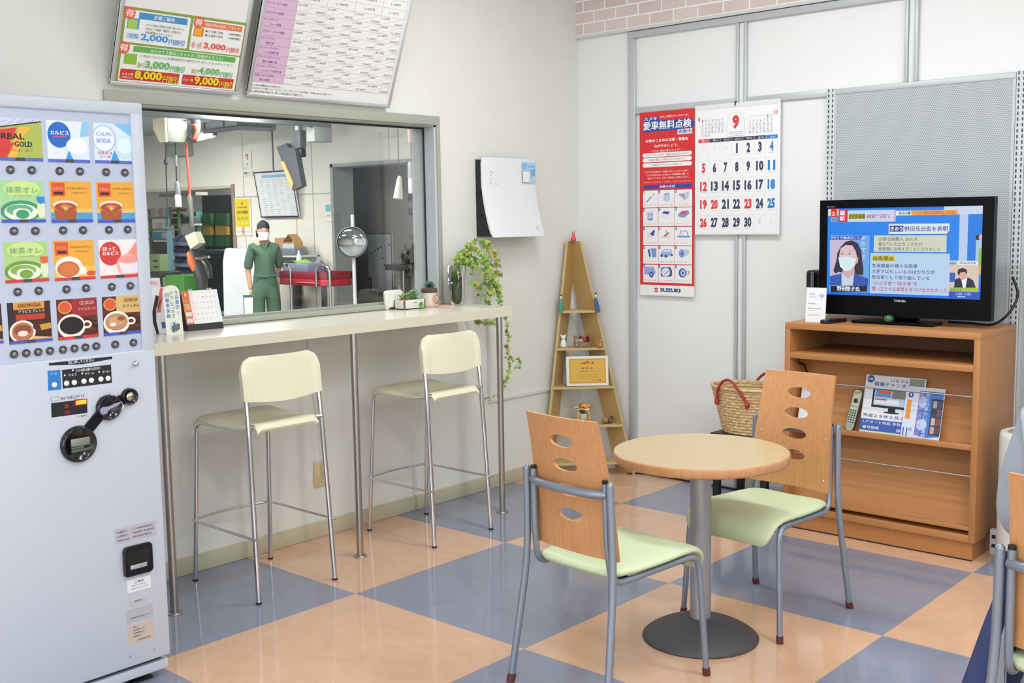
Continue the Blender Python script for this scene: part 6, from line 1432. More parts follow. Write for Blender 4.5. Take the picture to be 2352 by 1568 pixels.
def hand(b, wrist, d, side, up, curl=.5, s=1.0):
    """palm with five separate bent fingers; d points along the hand, side towards the thumb."""
    d = d.normalized(); side = (side-d*side.dot(d)).normalized(); n = d.cross(side) if up else side.cross(d)
    nodes = [(wrist, .024*s), (wrist+d*.045*s, (.034*s, .016*s)), (wrist+d*.085*s, (.036*s, .014*s))]; V, F = skin_mesh(nodes, [(0, 1), (1, 2)], 1, 1); b.add(V, F, SKIN, True)
    for i, (off, L) in enumerate(((.028, .068), (.010, .076), (-.009, .071), (-.027, .056))):
        p = wrist+d*.072*s+side*off*s; pts = [(p, .0092*s)]; a = 0; q = p
        for j, fr in enumerate((.42, .32, .26)):
            a += curl*(.35+.25*j); q = q+(d*math.cos(a)+n*math.sin(a))*L*s*(fr+ (.25 if j == 0 else 0)); pts.append((q, (.0088-.0007*j)*s))
        V, F = skin_mesh(pts, [(k, k+1) for k in range(len(pts)-1)], 0, 1); b.add(V, F, SKIN, True)
    p = wrist+d*.028*s+side*.024*s; pts = [(p, .0115*s), (p+(d*.55+side*.8)*.032*s, .0105*s), (p+(d*.85+side*.75+n*.25)*.058*s, .009*s)]
    V, F = skin_mesh(pts, [(0, 1), (1, 2)], 0, 1); b.add(V, F, SKIN, True)
def head(b, c, fwd, up=Vector((0, 0, 1)), s=1.0):
    """skull with brow, nose, lips, chin and ears; c is the head's centre."""
    fwd = (fwd-up*fwd.dot(up)).normalized(); rt = fwd.cross(up).normalized(); rows = []
    prof = [(-.128, .030, .034, .026), (-.118, .046, .050, .022), (-.10, .056, .062, .014), (-.075, .064, .072, .008), (-.045, .070, .082, .003), (-.01, .075, .090, 0), (.03, .077, .095, -.002), (.065, .072, .090, -.004), (.095, .056, .072, -.006), (.112, .034, .044, -.006), (.120, .006, .008, -.006)]
    for z, rx, ry, sh in prof:
        row = []
        for k in range(28):
            an = 2*PI*k/28; x = math.cos(an)*rx; y = math.sin(an)*ry+sh; f = max(0, math.sin(an))**10
            y += f*(.024*max(0, 1-abs(z+.028)/.028) + .008*max(0, 1-abs(z+.072)/.018) + .005*max(0, 1-abs(z-.025)/.02) + .008*max(0, 1-abs(z+.112)/.02))
            y -= max(0, 1-abs(z-.002)/.018)*.010*max(0, 1-abs(abs(math.cos(an))-.42)/.22)*(math.sin(an) > 0)
            row.append(c+(rt*x+fwd*y+up*z)*s)
        rows.append(row)
    b.grid(rows, SKIN, True, True); b.add(rows[0], [tuple(range(27, -1, -1))], SKIN)
    for sg in (-1, 1):
        b.ball(c+(rt*sg*.077+up*-.012-fwd*.006)*s, .026*s, SKIN, 10, (1, 1, 1), Matrix(((rt.x*.35, fwd.x*.75, up.x*1.1), (rt.y*.35, fwd.y*.75, up.y*1.1), (rt.z*.35, fwd.z*.75, up.z*1.1))))
        e = c+(rt*sg*.030+fwd*.078+up*.002)*s
        b.ball(e, .0115*s, mat('#efe9e4', .3), 10); b.ball(e+fwd*.008*s, .0055*s, mat('#241a16', .2), 8)
        b.tube([c+(rt*sg*.016+fwd*.090+up*.022)*s, c+(rt*sg*.032+fwd*.089+up*.027)*s, c+(rt*sg*.046+fwd*.078+up*.022)*s], .003*s, mat('#2a201c', .7), 6)
    b.tube([c+(-rt*.020+fwd*.080-up*.072)*s, c+(fwd*.089-up*.070)*s, c+(rt*.020+fwd*.080-up*.072)*s], .004*s, mat('#a9685c', .5), 6)

# ---- the mechanic in the workshop
mx_, my_ = -7.25, 4.85
pp = ony(607, 600, my_); mx_ = pp.x; g0 = GF
wk = thing('person', (mx_, my_, g0), 'person in green overalls, dark cap and white mask standing in the workshop', 'person')
def W(x, y, z): return Vector((mx_+x*fr_.x+y*ff_.x, my_+x*fr_.y+y*ff_.y, g0+z))
ff_ = Vector((.86, -.5, 0)).normalized(); fr_ = Vector((ff_.y, -ff_.x, 0))*-1   # facing the window; fr_ is image-right
S_ = 1.0
nodes = [(W(0, 0, .93), (.125, .10))]; edges = []
t1 = chain(nodes, edges, 0, [(W(0, .0, 1.08), (.115, .09)), (W(0, .01, 1.24), (.13, .095)), (W(0, .0, 1.36), (.12, .08)), (W(0, .0, 1.42), .058), (W(0, .015, 1.50), .052)])
for sg in (-1, 1):
    chain(nodes, edges, 0, [(W(sg*.085, 0, .86), .088), (W(sg*.10, .01, .50), .060), (W(sg*.105, -.01, .10), .042), (W(sg*.115, .08, .035), .036), (W(sg*.12, .15, .03), .026)])
sh_ = 3
elL, wrL = W(-.185, -.05, 1.08), W(-.165, -.02, .86)
elR, wrR = W(.180, -.11, 1.10), W(.07, -.15, .95)
chain(nodes, edges, sh_, [(W(-.128, 0, 1.35), .050), (W(-.165, -.02, 1.22), .042), (elL, .035), (wrL, .024)])
chain(nodes, edges, sh_, [(W(.128, 0, 1.35), .050), (W(.165, -.05, 1.22), .042), (elR, .035), (wrR, .024)])
V, F = skin_mesh(nodes, edges, 0, 2); b = MB().add(V, F, SKIN, True)
hc = W(0, .03, 1.545); hf = ff_; HS = .86
head(b, hc, hf, s=HS); hand(b, wrL, (wrL-elL), fr_*.5+ff_, True, .6); hand(b, wrR, (wrR-elR), -fr_*.2+ff_, False, .5)
b.build('body', wk)
OV = mat('#456550', .8, noise=.12, nscale=7, bump=.5, bscale=40, key='overall')
nodes = [(W(0, 0, .93), (.140, .115))]; edges = []
chain(nodes, edges, 0, [(W(0, 0, 1.08), (.132, .106)), (W(0, .01, 1.24), (.145, .112)), (W(0, 0, 1.355), (.132, .092)), (W(0, .0, 1.42), (.066, .064))])
for sg in (-1, 1): chain(nodes, edges, 0, [(W(sg*.08, 0, .85), .095), (W(sg*.095, .005, .50), .082), (W(sg*.105, -.005, .12), .074)])
chain(nodes, edges, 3, [(W(-.134, 0, 1.35), .060), (W(-.168, -.02, 1.22), .056), (W(-.186, -.045, 1.10), .055)])
chain(nodes, edges, 3, [(W(.134, 0, 1.35), .060), (W(.168, -.05, 1.22), .056), (W(.184, -.10, 1.11), .055)])
V, F = skin_mesh(nodes, edges, 0, 2)
b = MB().add(V, F, OV, True)
b.tube([W(-.05, .095, 1.425), W(-.015, .105, 1.36), W(0, .11, 1.30)], .012, OV, 8).tube([W(.05, .095, 1.425), W(.015, .105, 1.36), W(0, .11, 1.30)], .012, OV, 8)
b.tube([W(-.14, .09, 1.03), W(0, .125, 1.02), W(.14, .09, 1.03)], .012, OV, 8); b.build('overalls', wk)
for sg in (-1, 1): MB().ball(W(sg*.12, .06, .045), .05, mat('#23242a', .5), 12, (1, 1.0, .85)).ball(W(sg*.122, .135, .038), .045, mat('#23242a', .5), 12, (1, 1.1, .75)).build('shoe', wk)
rt = hf.cross(Vector((0, 0, 1)))
b = MB(); rows = []
for z, r1, r2 in ((.018, .083, .100), (.045, .085, .103), (.08, .080, .097), (.108, .062, .076), (.124, .036, .044), (.130, .004, .005)):
    rows.append([hc+(rt*math.cos(2*PI*k/24)*r1+hf*(math.sin(2*PI*k/24)*r2-.006)+Vector((0, 0, z+.018*math.sin(2*PI*k/24))))*HS for k in range(24)])
CAP = mat('#1f242c', .7); b.grid(rows, CAP, True, True)
b.ball(hc+hf*-.05+Vector((0, 0, -.01)), .054, mat('#1a1614', .8), 14, (1, 1, .9)).tube([hc-hf*.09+rt*.05+Vector((0, 0, .0)), hc-hf*.11+rt*.055+Vector((0, 0, -.07))], [.03, .02], CAP, 10); b.build('cap', wk)
b = MB(); rows = []
for z, ex in ((-.020, .012), (-.045, .020), (-.07, .022), (-.10, .016), (-.125, .006)):
    rows.append([hc+(rt*math.sin(a_)*(.072+.004)+hf*(math.cos(a_)*(.088+ex))+Vector((0, 0, z)))*HS for a_ in [math.radians(-68+136*k/14) for k in range(15)]])
b.grid(rows, mat('#eef1f3', .7)); 
for sg in (-1, 1): b.tube([hc+(rt*sg*.070+hf*.036+Vector((0, 0, -.03)))*HS, hc+(rt*sg*.083+hf*-.01+Vector((0, 0, -.012)))*HS], .0022, mat('#eef1f3', .7), 6)
b.build('mask', wk)
# the clipboard at the mechanic's side
pc = wrL+(wrL-elL).normalized()*.09
s = Sheet(pc+fr_*-.10+ff_*.02+Vector((0, 0, -.19)), fr_*.9+ff_*.3, Vector((0, 0, 1)), .16, .23); s.slab(.006, '#40566e'); s.rect(.01, .012, s.w-.01, s.h-.03, '#dfe3e6'); o = s.build('clipboard'); tag(o, 'blue-edged clipboard held by the person in green overalls', 'clipboard')

# ---- the seated visitor at the right edge
vp = thing('person', (2.70, .06, 0), 'person in a long light grey coat and navy trousers seated at the right edge', 'person')
Q = lambda x, y, z: Vector((2.70+x, .06+y, z))
nodes = [(Q(0, -.03, .53), (.15, .125))]; edges = []
chain(nodes, edges, 0, [(Q(0, -.05, .68), (.135, .105)), (Q(0, -.06, .85), (.155, .11)), (Q(0, -.05, .965), (.14, .085)), (Q(0, -.035, 1.035), .056), (Q(0, -.01, 1.115), .052)])
for sg, kn, an, toe in ((-1, Q(-.235, .20, .495), Q(-.28, -.17, .11), Q(-.315, -.06, .03)), (1, Q(.12, .40, .505), Q(.13, .36, .10), Q(.14, .48, .03))):
    chain(nodes, edges, 0, [(Q(sg*.09, .03, .525), .088), (kn, .062), (an, .042), (an+Vector((0, .02, -.055)), .036), (toe, .026)])
elA, wrA, elB, wrB = Q(-.192, -.05, .705), Q(-.05, .18, .66), Q(.21, -.03, .74), Q(.06, .20, .66)
chain(nodes, edges, 3, [(Q(-.145, -.05, .97), .052), (elA, .040), (wrA, .026)]); chain(nodes, edges, 3, [(Q(.145, -.05, .97), .052), (elB, .040), (wrB, .026)])
V, F = skin_mesh(nodes, edges, 0, 2); b = MB().add(V, F, SKIN, True)
hc2 = Q(0, .02, 1.19); head(b, hc2, Vector((0, 1, -.05))); hand(b, wrA, wrA-elA, Vector((.3, .5, .6)), True, .5); hand(b, wrB, wrB-elB, Vector((-.3, .5, .6)), False, .5)
b.build('body', vp)
NV = mat('#2a3560', .85, noise=.12, nscale=40, bump=.4, bscale=60, key='navy')
nodes = [(Q(0, -.02, .53), (.165, .135))]; edges = []
for sg, kn, an in ((-1, Q(-.235, .20, .495), Q(-.278, -.155, .125)), (1, Q(.12, .40, .505), Q(.13, .365, .115))):
    chain(nodes, edges, 0, [(Q(sg*.095, .04, .525), .100), (kn, .078), ((kn+an)/2, .068), (an, .060)])
V, F = skin_mesh(nodes, edges, 0, 2); MB().add(V, F, NV, True).build('trousers', vp)
for toe, an in ((Q(-.315, -.06, .03), Q(-.28, -.17, .10)), (Q(.14, .48, .03), Q(.13, .36, .10))):
    b = MB(); d_ = (toe-an); d_.z = 0; d_.normalize(); V, F = skin_mesh([(an+Vector((0, 0, -.05)), .046), (an+d_*.08+Vector((0, 0, -.062)), .040), (an+d_*.16+Vector((0, 0, -.066)), .032)], [(0, 1), (1, 2)], 0, 2); b.add(V, F, mat('#2b2a2c', .5), True).build('shoe', vp)
CO = mat('#9fa8b5', .85, noise=.10, nscale=11, bump=.9, bscale=28, key='coat')
b = MB(); nodes = [(Q(0, -.03, .56), (.19, .145))]; edges = []
chain(nodes, edges, 0, [(Q(0, -.05, .70), (.17, .125)), (Q(0, -.06, .86), (.175, .128)), (Q(0, -.05, .97), (.155, .10)), (Q(0, -.035, 1.04), (.08, .075))])
for el, wr, sg in ((elA, wrA, -1), (elB, wrB, 1)):
    chain(nodes, edges, 3, [(Q(sg*.148, -.05, .975), .066), (Q(sg*.172, -.055, .87), .064), (el+Vector((0, 0, .03)), .060), (el+(wr-el)*.35, .052), (el+(wr-el)*.88, .044)])
V, F = skin_mesh(nodes, edges, 0, 2); b.add(V, F, CO, True)
# the coat's side panel hanging beside the chair
for inner in (0, 1):
    rows = []
    for i in range(15):
        t = i/14; z = .66-.43*t; row = []
        for k in range(13):
            u = k/12; an = math.radians(135+82*u); rx_ = .180+.062*min(1, t*1.6)+.006*math.sin(u*22+t)*t-(.007 if inner else 0)
            row.append(Q(rx_*math.cos(an), -.03+(.115+.03*t)*math.sin(an), z))
        rows.append(row)
    b.grid(rows if not inner else [r[::-1] for r in rows], CO)
b.build('coat', vp)
b = MB(); HR = mat('#1d1a1a', .6)
rows = []
for z, r1, r2, o_ in ((-.09, .082, .075, -.035), (-.04, .088, .092, -.022), (.02, .088, .106, -.008), (.07, .083, .100, -.006), (.105, .062, .078, -.008), (.128, .03, .036, -.008), (.133, .002, .003, -.008)):
    rows.append([hc2+Vector((math.cos(2*PI*k/24)*r1, (math.sin(2*PI*k/24)*r2 if math.sin(2*PI*k/24) < 0 or z > .05 else math.sin(2*PI*k/24)*.02)+o_, z)) for k in range(24)])
b.grid(rows, HR, True, True); b.build('hair', vp)

# ================================================================== THE WORKSHOP THROUGH THE WINDOW
def notice(name, label, cat, px, Y, h_px, paint, c='#ecebe4', tilt=0.0, t=.004, group=None):
    """A sheet on the workshop wall: px = (left, right, bottom) in the photograph."""
    a = ony(px[0], px[2], Y); c2 = ony(px[1], px[2]-.5, Y); tp_ = ony(px[0], h_px, Y)
    s = Sheet((a.x, Y, a.z), (1, 0, 0), Vector((0, -tilt, 1)).normalized(), c2.x-a.x, tp_.z-a.z); s.step = .0012; s.slab(t, c); paint(s); return tag(s.build(name), label, cat, group)
WYF = GY-.012
def n_yel(s):
    w2, h2 = s.w, s.h; s.rect(w2*.05, h2*.23, w2*.93, h2*.97, '#e8cf2c'); s.up(); s.poly([(w2*.43, h2*.82), (w2*.57, h2*.82), (w2*.5, h2*.92)], '#b8541c'); s.text('安全確認', w2*.2, h2*.73, w2*.8, h2*.77, '#7a6a20', .01); s.text('3点の確認!', w2*.15, h2*.58, w2*.85, h2*.67, '#2f3a30', .02)
    for i in range(3): s.rect(w2*(.18+.23*i), h2*.42, w2*(.34+.23*i), h2*.5, '#b8b23c'); s.rect(w2*(.18+.23*i), h2*.31, w2*(.34+.23*i), h2*.35, '#e6dda0')
    s.k = 2; s.poly([(w2*.44, h2*.03), (w2*.58, h2*.03), (w2*.58, h2*.2), (w2*.50, h2*.26), (w2*.42, h2*.2)], '#d8a49a'); s.text('ご協力お願いします', w2*.1, h2*.09, w2*.9, h2*.115, '#6a6a66', 0)
notice('notice', 'yellow safety notice on the workshop wall beside the dark doorway', 'notice', (541, 578, 541), WYF, 455, n_yel)
notice('notice', 'white sheet with a red looped figure high on the workshop wall', 'notice', (559, 578, 386), WYF, 347, lambda s: (s.line([(s.w*.35, s.h*.62), (s.w*.42, s.h*.78), (s.w*.6, s.h*.78), (s.w*.62, s.h*.62), (s.w*.5, s.h*.48)], s.w*.09, '#b8484a'), s.line([(s.w*.4, s.h*.22), (s.w*.52, s.h*.16), (s.w*.62, s.h*.28)], s.w*.06, '#a85a58')))
notice('notice', 'small white sheet with black characters under the red looped sheet', 'notice', (559, 580, 404), WYF, 391, lambda s: s.text('整備エリア', s.w*.06, s.h*.25, s.w*.94, s.h*.72, '#4a4c4c', .01))
def n_board(s):
    w2, h2 = s.w, s.h; s.frame(0, 0, w2, h2, .018, '#2a2d33'); s.rect(.05, .03, w2-.05, h2-.03, '#e4e7ec'); s.up(); s.rect(w2*.2, h2*.86, w2*.85, h2*.92, '#86bcd8'); rd = random.Random(4)
    for r in range(17):
        for c in range(5):
            if rd.random() < .9: x = w2*(.13+.165*c); s.rect(x, h2*(.08+.045*r), x+w2*rd.uniform(.07, .13), h2*(.08+.045*r)+.006, '#b4bac4')
notice('table_board', 'white table board with black frame tilted on the workshop wall above the person', 'notice board', (600, 687, 500), GY-.05, 394, n_board, '#d8dbe0', .16, .02)
notice('sticker_sheet', 'white sheet with a blue picture beside the grey opening in the workshop', 'notice', (746, 764, 508), WYF, 464, lambda s: (s.rect(s.w*.15, s.h*.5, s.w*.85, s.h*.86, '#7cc0d8'), s.rect(s.w*.2, s.h*.25, s.w*.8, s.h*.32, '#d8b4b4')))

STL = mat('#7d8489', .5, .3); STD = mat('#565c62', .5); STD2 = mat('#3c4046', .5)
def top(o, label, cat, group=None): return tag(o, label, cat, group)
# overhead steel
def beamx(name, px0, px1, X, r, m_, label, cat='beam', group=None):
    a, c2 = onx(*px0, X), onx(*px1, X); z = (a.z+c2.z)/2
    return top(MB().box((X-r, a.y, z-r), (X+r, c2.y, z+r), m_, .004).build(name), label, cat, group)
beamx('steel_beam', (322, 254), (756, 288), -6.4, .035, STL, 'long grey steel beam across the workshop ceiling', group='workshop ceiling steel')
def bary(name, pts, Y, r, m_, label, cat='beam'):
    return top(MB().tube([ony(a, c2, Y) for a, c2 in pts], r, m_, 8).build(name), label, cat)
bary('steel_channel', [(470, 302), (560, 291), (627, 297)], 5.2, .03, STL, 'bent grey cable tray below the workshop ceiling beam', 'cable tray')
bary('steel_channel', [(482, 303), (560, 292)], 5.2, .022, STD, 'short dark arm under the bent cable tray', 'bracket')
o = MB(); o.box(ony(560, 300, 5.3)-Vector((.0, .1, 0)), ony(602, 262, 5.3)+Vector((0, .2, 0)), STL, .01); top(o.build('junction_box'), 'grey box on the cable tray under the workshop ceiling', 'box')
for (x, y0, y1, Y) in ((512, 240, 290, 5.2), (544, 245, 268, 5.2), (623, 258, 392, 5.5)):
    a, c2 = ony(x, y0, Y), ony(x+1, y1, Y); top(MB().cyl((a.x, a.y, GC), (a.x, a.y, c2.z), .010, STD, 8).build('hanger_rod'), {512: 'thin rod hanging from the workshop ceiling, leftmost of the three', 544: 'short thin rod hanging from the workshop ceiling over the cable tray', 623: 'long thin rod hanging down to the tilted white board'}[x], 'rod')
a, c2 = onx(717, 325, -6.4), onx(760, 289, -6.4)
top(MB().box((-6.5, a.y, a.z), (-6.36, c2.y-.02, c2.z-.02), mat('#a3a9a8', .5), .008).box((-6.43, c2.y-.06, c2.z-.03), (-6.37, c2.y-.02, c2.z+.06), STD).build('hanging_box'), 'grey steel box hanging at the right end of the ceiling beam', 'box')
top(MB().box((-11.0, GY-.15, ony(412, 358, 5.9).z), (-10.5, GY, ony(412, 328, 5.9).z), mat('#a7aca9', .5), .01).build('control_box'), 'grey box on the workshop wall behind the hanging cables', 'box')
# cream and grey reel housing with its cables
X_ = -6.9; c0 = onx(385, 326, X_); c1 = onx(385, 270, X_); yR = onx(431, 300, X_).y; xL = ony(356, 300, c0.y).x
rl = thing('reel_housing', (X_, (c0.y+yR)/2, c0.z), 'cream and grey overhead reel housing with cables under the workshop ceiling', 'reel housing')
MB().prism([(xL, c1.z), (X_, c1.z), (X_, c0.z), (xL+.12, c0.z), (xL, c0.z+.14)], .02, mat('#e6e0bd', .5), Matrix(((1, 0, 0, 0), (0, 0, 1, c0.y-.02), (0, 1, 0, 0), (0, 0, 0, 1)))).build('front_plate', rl)
MB().box((xL+.02, c0.y, c0.z), (X_, yR, c1.z), mat('#8f948c', .5), .01).build('housing', rl)
MB().box((xL+.1, c0.y+.06, c1.z), (X_-.05, yR-.1, GC), STD).build('bracket', rl)
b = MB(); pts = [onx(x, y, X_+.04) for x, y in ((432, 262), (444, 268), (450, 285), (448, 305), (441, 322))]
b.tube(spline(pts, 5), .05, mat('#4a4d52', .6), 10); b.build('cable_bundle', rl)
b = MB(); pts = [onx(x, y, X_+.09) for x, y in ((445, 285), (451, 300), (447, 318), (443, 316))]; b.tube(spline(pts, 5), .025, mat('#a8493c', .5), 8); b.build('red_cable', rl)
def hang(name, label, pts, X, r, m_, extras=(), cat='cable'):
    t = thing(name, onx(*pts[0], X), label, cat); P = [onx(a, c3, X) for a, c3 in pts]; P = [Vector((P[0].x, P[0].y, GC))]+P if P[0].z < GC-.05 and X > -3 else P
    MB().tube(P, r, m_, 8).build('cord', t)
    for nm, (x0, y0), (x1, y1), r0, r1, mm in extras:
        MB().tube([onx(x0, y0, X), onx(x0+(x1-x0)*.15, y0+(y1-y0)*.15, X), onx(x1, y1, X)], [r0*.5, r0, r1], mm, 12).build(nm, t)
    return t
hang('pull_chain', 'dark pull cord with a ball, left of the hanging work lamp', [(380, 318), (381, 372), (383, 440), (384, 520)], -6.97, .007, DARK, [('ball', (381, 366), (381, 378), .022, .02, DARK)])
hang('work_lamp', 'white tube work lamp hanging on a dark cord before the shelves', [(402, 318), (404, 372), (406, 420)], -6.97, .007, DARK, [('weight', (404, 356), (404, 382), .018, .016, STL), ('lamp_head', (406, 416), (409, 445), .026, .03, STL), ('lamp_tube', (408, 444), (410, 475), .034, .034, mat('#d8d8d4', .4))], 'work lamp')
hang('air_hose', 'red air hose hanging from the reel housing', [(426, 318), (432, 390), (436, 450)], -6.97, .014, mat('#d85a44', .5), [('coupling', (435, 446), (441, 520), .03, .022, mat('#7a8078', .4, .5))], 'hose')
o = hang('pull_switch', 'white tapered pull handle hanging on a cord before the grey opening', [(913, 270), (915, 360), (918, 415)], -2.4, .003, DARK, [('handle', (918, 404), (914, 456), .018, .034, mat('#e6e2d4', .45))], 'pull switch')
o = hang('work_lamp', 'white tube lamp with pinkish plug on a cord near the window edge', [(942, 270), (944, 330), (946, 372)], -2.4, .004, DARK, [('plug', (942, 294), (943, 328), .018, .016, mat('#d8b8ac', .45)), ('lamp_head', (945, 368), (946, 408), .026, .028, mat('#a4aaa4', .4)), ('lamp_tube', (946, 405), (947, 444), .028, .027, mat('#e8e8e4', .4))], 'work lamp')
# lit fluorescent tubes
for (p0, p1, Y, lab) in (((320, 273), (361, 280), 5.4, 'lit fluorescent tube lamp at the left edge of the workshop view'), ((446, 319), (490, 309), 5.4, 'lit fluorescent tube lamp right of the reel housing')):
    a, c2 = ony(*p0, Y), ony(*p1, Y); t = thing('tube_lamp', a, lab, 'ceiling light')
    MB().tube([a, c2], .035, screen_mat('#fff6f2', 6.0), 12).build('lamp_tube', t); d_ = (c2-a).normalized()
    MB().tube([a+Vector((0, .02, .06)), c2+Vector((0, .02, .06))], .04, mat('#d8d8d4', .5), 8).tube([c2, c2+d_*.06], .02, STD, 8).cyl((a+c2)/2+Vector((0, .02, .06)), Vector(((a.x+c2.x)/2, a.y+.02, GC)), .012, STD, 8).build('housing', t)
# ceiling pole with tilted screen
Y_ = 4.9; a, c2 = ony(684, 262, Y_), ony(684, 300, Y_)
ar = thing('hanging_screen', (a.x, Y_, c2.z), 'dark screen tilted on a ceiling pole before the white board in the workshop', 'screen')
MB().cyl((a.x, Y_, GC), (a.x, Y_, c2.z), .045, mat('#8d9396', .4, .4), 16).build('pole', ar)
lo, hi = ony(675, 342, Y_), ony(699, 298, Y_); MB().box((lo.x, Y_-.03, lo.z), (hi.x-.05, Y_+.06, hi.z), STD, .01).build('column_box', ar)
lo, hi = ony(677, 362, Y_), ony(702, 340, Y_); MB().box((lo.x, Y_-.03, lo.z), (hi.x-.05, Y_+.05, hi.z), BLACK, .015).build('hinge', ar)
q = [ony(x, y, Y_-.07) for x, y in ((635, 338), (656, 329), (663, 339), (677, 340), (693, 427), (672, 437))]
cxm = sum((v.x for v in q))/6; 
b = MB().prism([(v.x, v.z) for v in q], .07, STD2, Matrix(((1, 0, 0, 0), (0, 0, 1, Y_-.07), (0, 1, 0, 0), (0, 0, 0, 1)))); b.build('screen_body', ar)
q = [ony(x, y, Y_-.08) for x, y in ((645, 372), (651, 370), (673, 421), (670, 434))]; MB().prism([(v.x, v.z) for v in q], .012, mat('#b5955a', .5), Matrix(((1, 0, 0, 0), (0, 0, 1, Y_-.082), (0, 1, 0, 0), (0, 0, 0, 1)))).build('edge_strip', ar)
lo, hi = ony(670, 470, Y_+.1), ony(686, 430, Y_+.1); 
# convex mirror on its post
Y_ = 5.35; cm = ony(809, 556, Y_); rr = .182
mi = thing('convex_mirror', (cm.x, Y_+.08, GF), 'round convex traffic mirror on a slim post before the grey opening', 'mirror')
fd = (CAM-cm); fd.z = 0; fd.normalize(); fd = (fd*.9+Vector((-.3, -.5, 0))*.35); fd.normalize(); Mm = fd.to_track_quat('Z', 'X').to_matrix().to_4x4()
R0 = rr*.93
MB().lathe([(R0*math.sin(t_), .30*R0*math.cos(t_)/1.0) for t_ in [PI/2*k/12 for k in range(12, -1, -1)]], mat('#d9dcde', .03, 1.0), cm, 40, Mm).build('mirror_dome', mi)
b = MB().lathe([(R0*.98, -.02), (R0*1.03, -.005), (R0*1.05, .01), (R0*1.0, .02)], mat('#c9ccce', .35, .6), cm, 40, Mm).lathe([(R0, -.015), (0, -.03)], STD, cm, 32, Mm); b.build('mirror_rim', mi)
pc_ = cm-fd*.06
MB().cyl((pc_.x, pc_.y, GF), (pc_.x, pc_.y, ony(804, 493, Y_).z), .021, mat('#d6d9db', .4), 14).build('post', mi); MB().lathe([(0, .03), (.05, .03), (.20, .01), (.2, 0), (0, 0)], mat('#b9b98f', .6), (pc_.x, pc_.y, GF), 28).build('base', mi)
# white-draped cart
Y_ = 5.16; a = ony(507, 600, Y_).x; c2 = ony(600, 600, Y_).x; zt_ = ony(540, 573, Y_).z; b = MB(); CL = mat('#dcdfe6', .85, noise=.10, nscale=1.6, bump=.6, bscale=14, key='drape'); rows = []
N_ = 48
for i in range(14):
    t_ = i/13; row = []
    for k in range(N_):
        an = 2*PI*k/N_; cx_, sy_ = math.cos(an), math.sin(an); ex = .22
        ux = math.copysign(abs(cx_)**ex, cx_); uy = math.copysign(abs(sy_)**ex, sy_)
        sc_ = (0.86+.14*min(1, t_*5)) if t_ > 0 else .8; fl_ = 1+.06*t_+.018*math.sin(an*11)*t_
        z_ = zt_-(zt_-GF-.36-.06*math.sin(an*3+1))*max(0, (t_-.06))**1.0
        row.append(((a+c2)/2+ux*(c2-a)/2*sc_*fl_, Y_+.14+uy*.13*sc_*fl_, z_+.02*math.sin(an*2)*(t_ < .1)))
    rows.append(row)
b.grid(rows[::-1], CL, True, True); b.add(rows[0], [tuple(range(N_))], CL, True); dr = thing('draped_cart', ((a+c2)/2, Y_+.35, GF), 'low cart under a stained white cloth beside the person in green', 'cart'); b.build('cloth', dr)
b = MB().box((a+.1, Y_+.07, GF+.12), (c2-.1, Y_+.27, GF+.55), STD2, .02)
b.build('chassis', dr)
for x in (a+.15, c2-.15):
    for y in (Y_+.08, Y_+.26): MB().cyl((x-.02, y, GF+.06), (x+.02, y, GF+.06), .06, BLACK, 16).box((x-.015, y-.015, GF+.06), (x+.015, y+.015, GF+.14), STD2).build('wheel', dr)
# red tool cart with a tubular frame
Y_ = 5.15; X0_, X1_ = ony(641, 630, Y_).x, ony(752, 630, Y_).x; z0_, z1_, z2_ = ony(700, 656, Y_).z, ony(700, 640, Y_).z, ony(700, 624, Y_).z
tc_ = thing('tool_cart', ((X0_+X1_)/2, Y_+.2, GF), 'red tool cart with chrome tube frame behind the person in green', 'tool cart')
TR = mat('#b22c38', .35); TRD = mat('#8a2530', .4)
MB().box((X0_, Y_, z0_), (X1_, Y_+.36, z1_), TR, .012).build('drawer', tc_)
MB().box((X0_+.35, Y_-.018, (z0_+z1_)/2-.008), (X1_-.15, Y_-.001, (z0_+z1_)/2+.004), mat('#d8a0a4', .3, .4)).build('handle', tc_)
b = MB().box((X0_, Y_, z1_), (X1_, Y_+.012, z2_), TRD).box((X0_, Y_+.348, z1_), (X1_, Y_+.36, z2_), TRD).box((X0_, Y_, z1_), (X0_+.012, Y_+.36, z2_), TRD).box((X1_-.012, Y_, z1_), (X1_, Y_+.36, z2_), TRD); b.build('tray', tc_)
MB().box((X0_, Y_, GF+.12), (X1_, Y_+.36, GF+.17), mat('#26272c', .5)).box((X0_+.1, Y_+.04, GF+.17), (X1_-.1, Y_+.32, GF+.40), mat('#303238', .6), .02).build('lower_tray', tc_)
for xa, xb in ((ony(634, 640, Y_).x, ony(672, 640, Y_).x), (ony(731, 640, Y_).x, ony(762, 640, Y_).x)):
    zt2 = ony(670, 607, Y_).z; b = MB().tube(fillet([(xa, Y_-.03, z0_), (xa, Y_-.03, zt2), (xb, Y_-.03, zt2), (xb, Y_-.03, GF+.08)], .10), .016, CHROME, 10); b.build('frame_tube', tc_)
for x in (X0_+.05, X1_-.05):
    for y in (Y_+.04, Y_+.32): MB().cyl((x-.015, y, GF+.045), (x+.015, y, GF+.045), .045, BLACK, 14).box((x-.012, y-.012, GF+.045), (x+.012, y+.012, GF+.12), STD2).build('caster', tc_)
a, c2 = ony(672, 622, Y_+.2), ony(728, 604, Y_+.2)
top(MB().box((a.x, Y_+.05, z1_+.003), (c2.x, Y_+.32, c2.z), mat('#8d93b0', .25, alpha=.6), .01).build('parts_bin'), 'translucent bluish bin lying in the red tool cart', 'bin')
q = [ony(x, y, Y_+.25) for x, y in ((673, 606), (684, 599), (694, 598), (704, 601), (713, 606))]
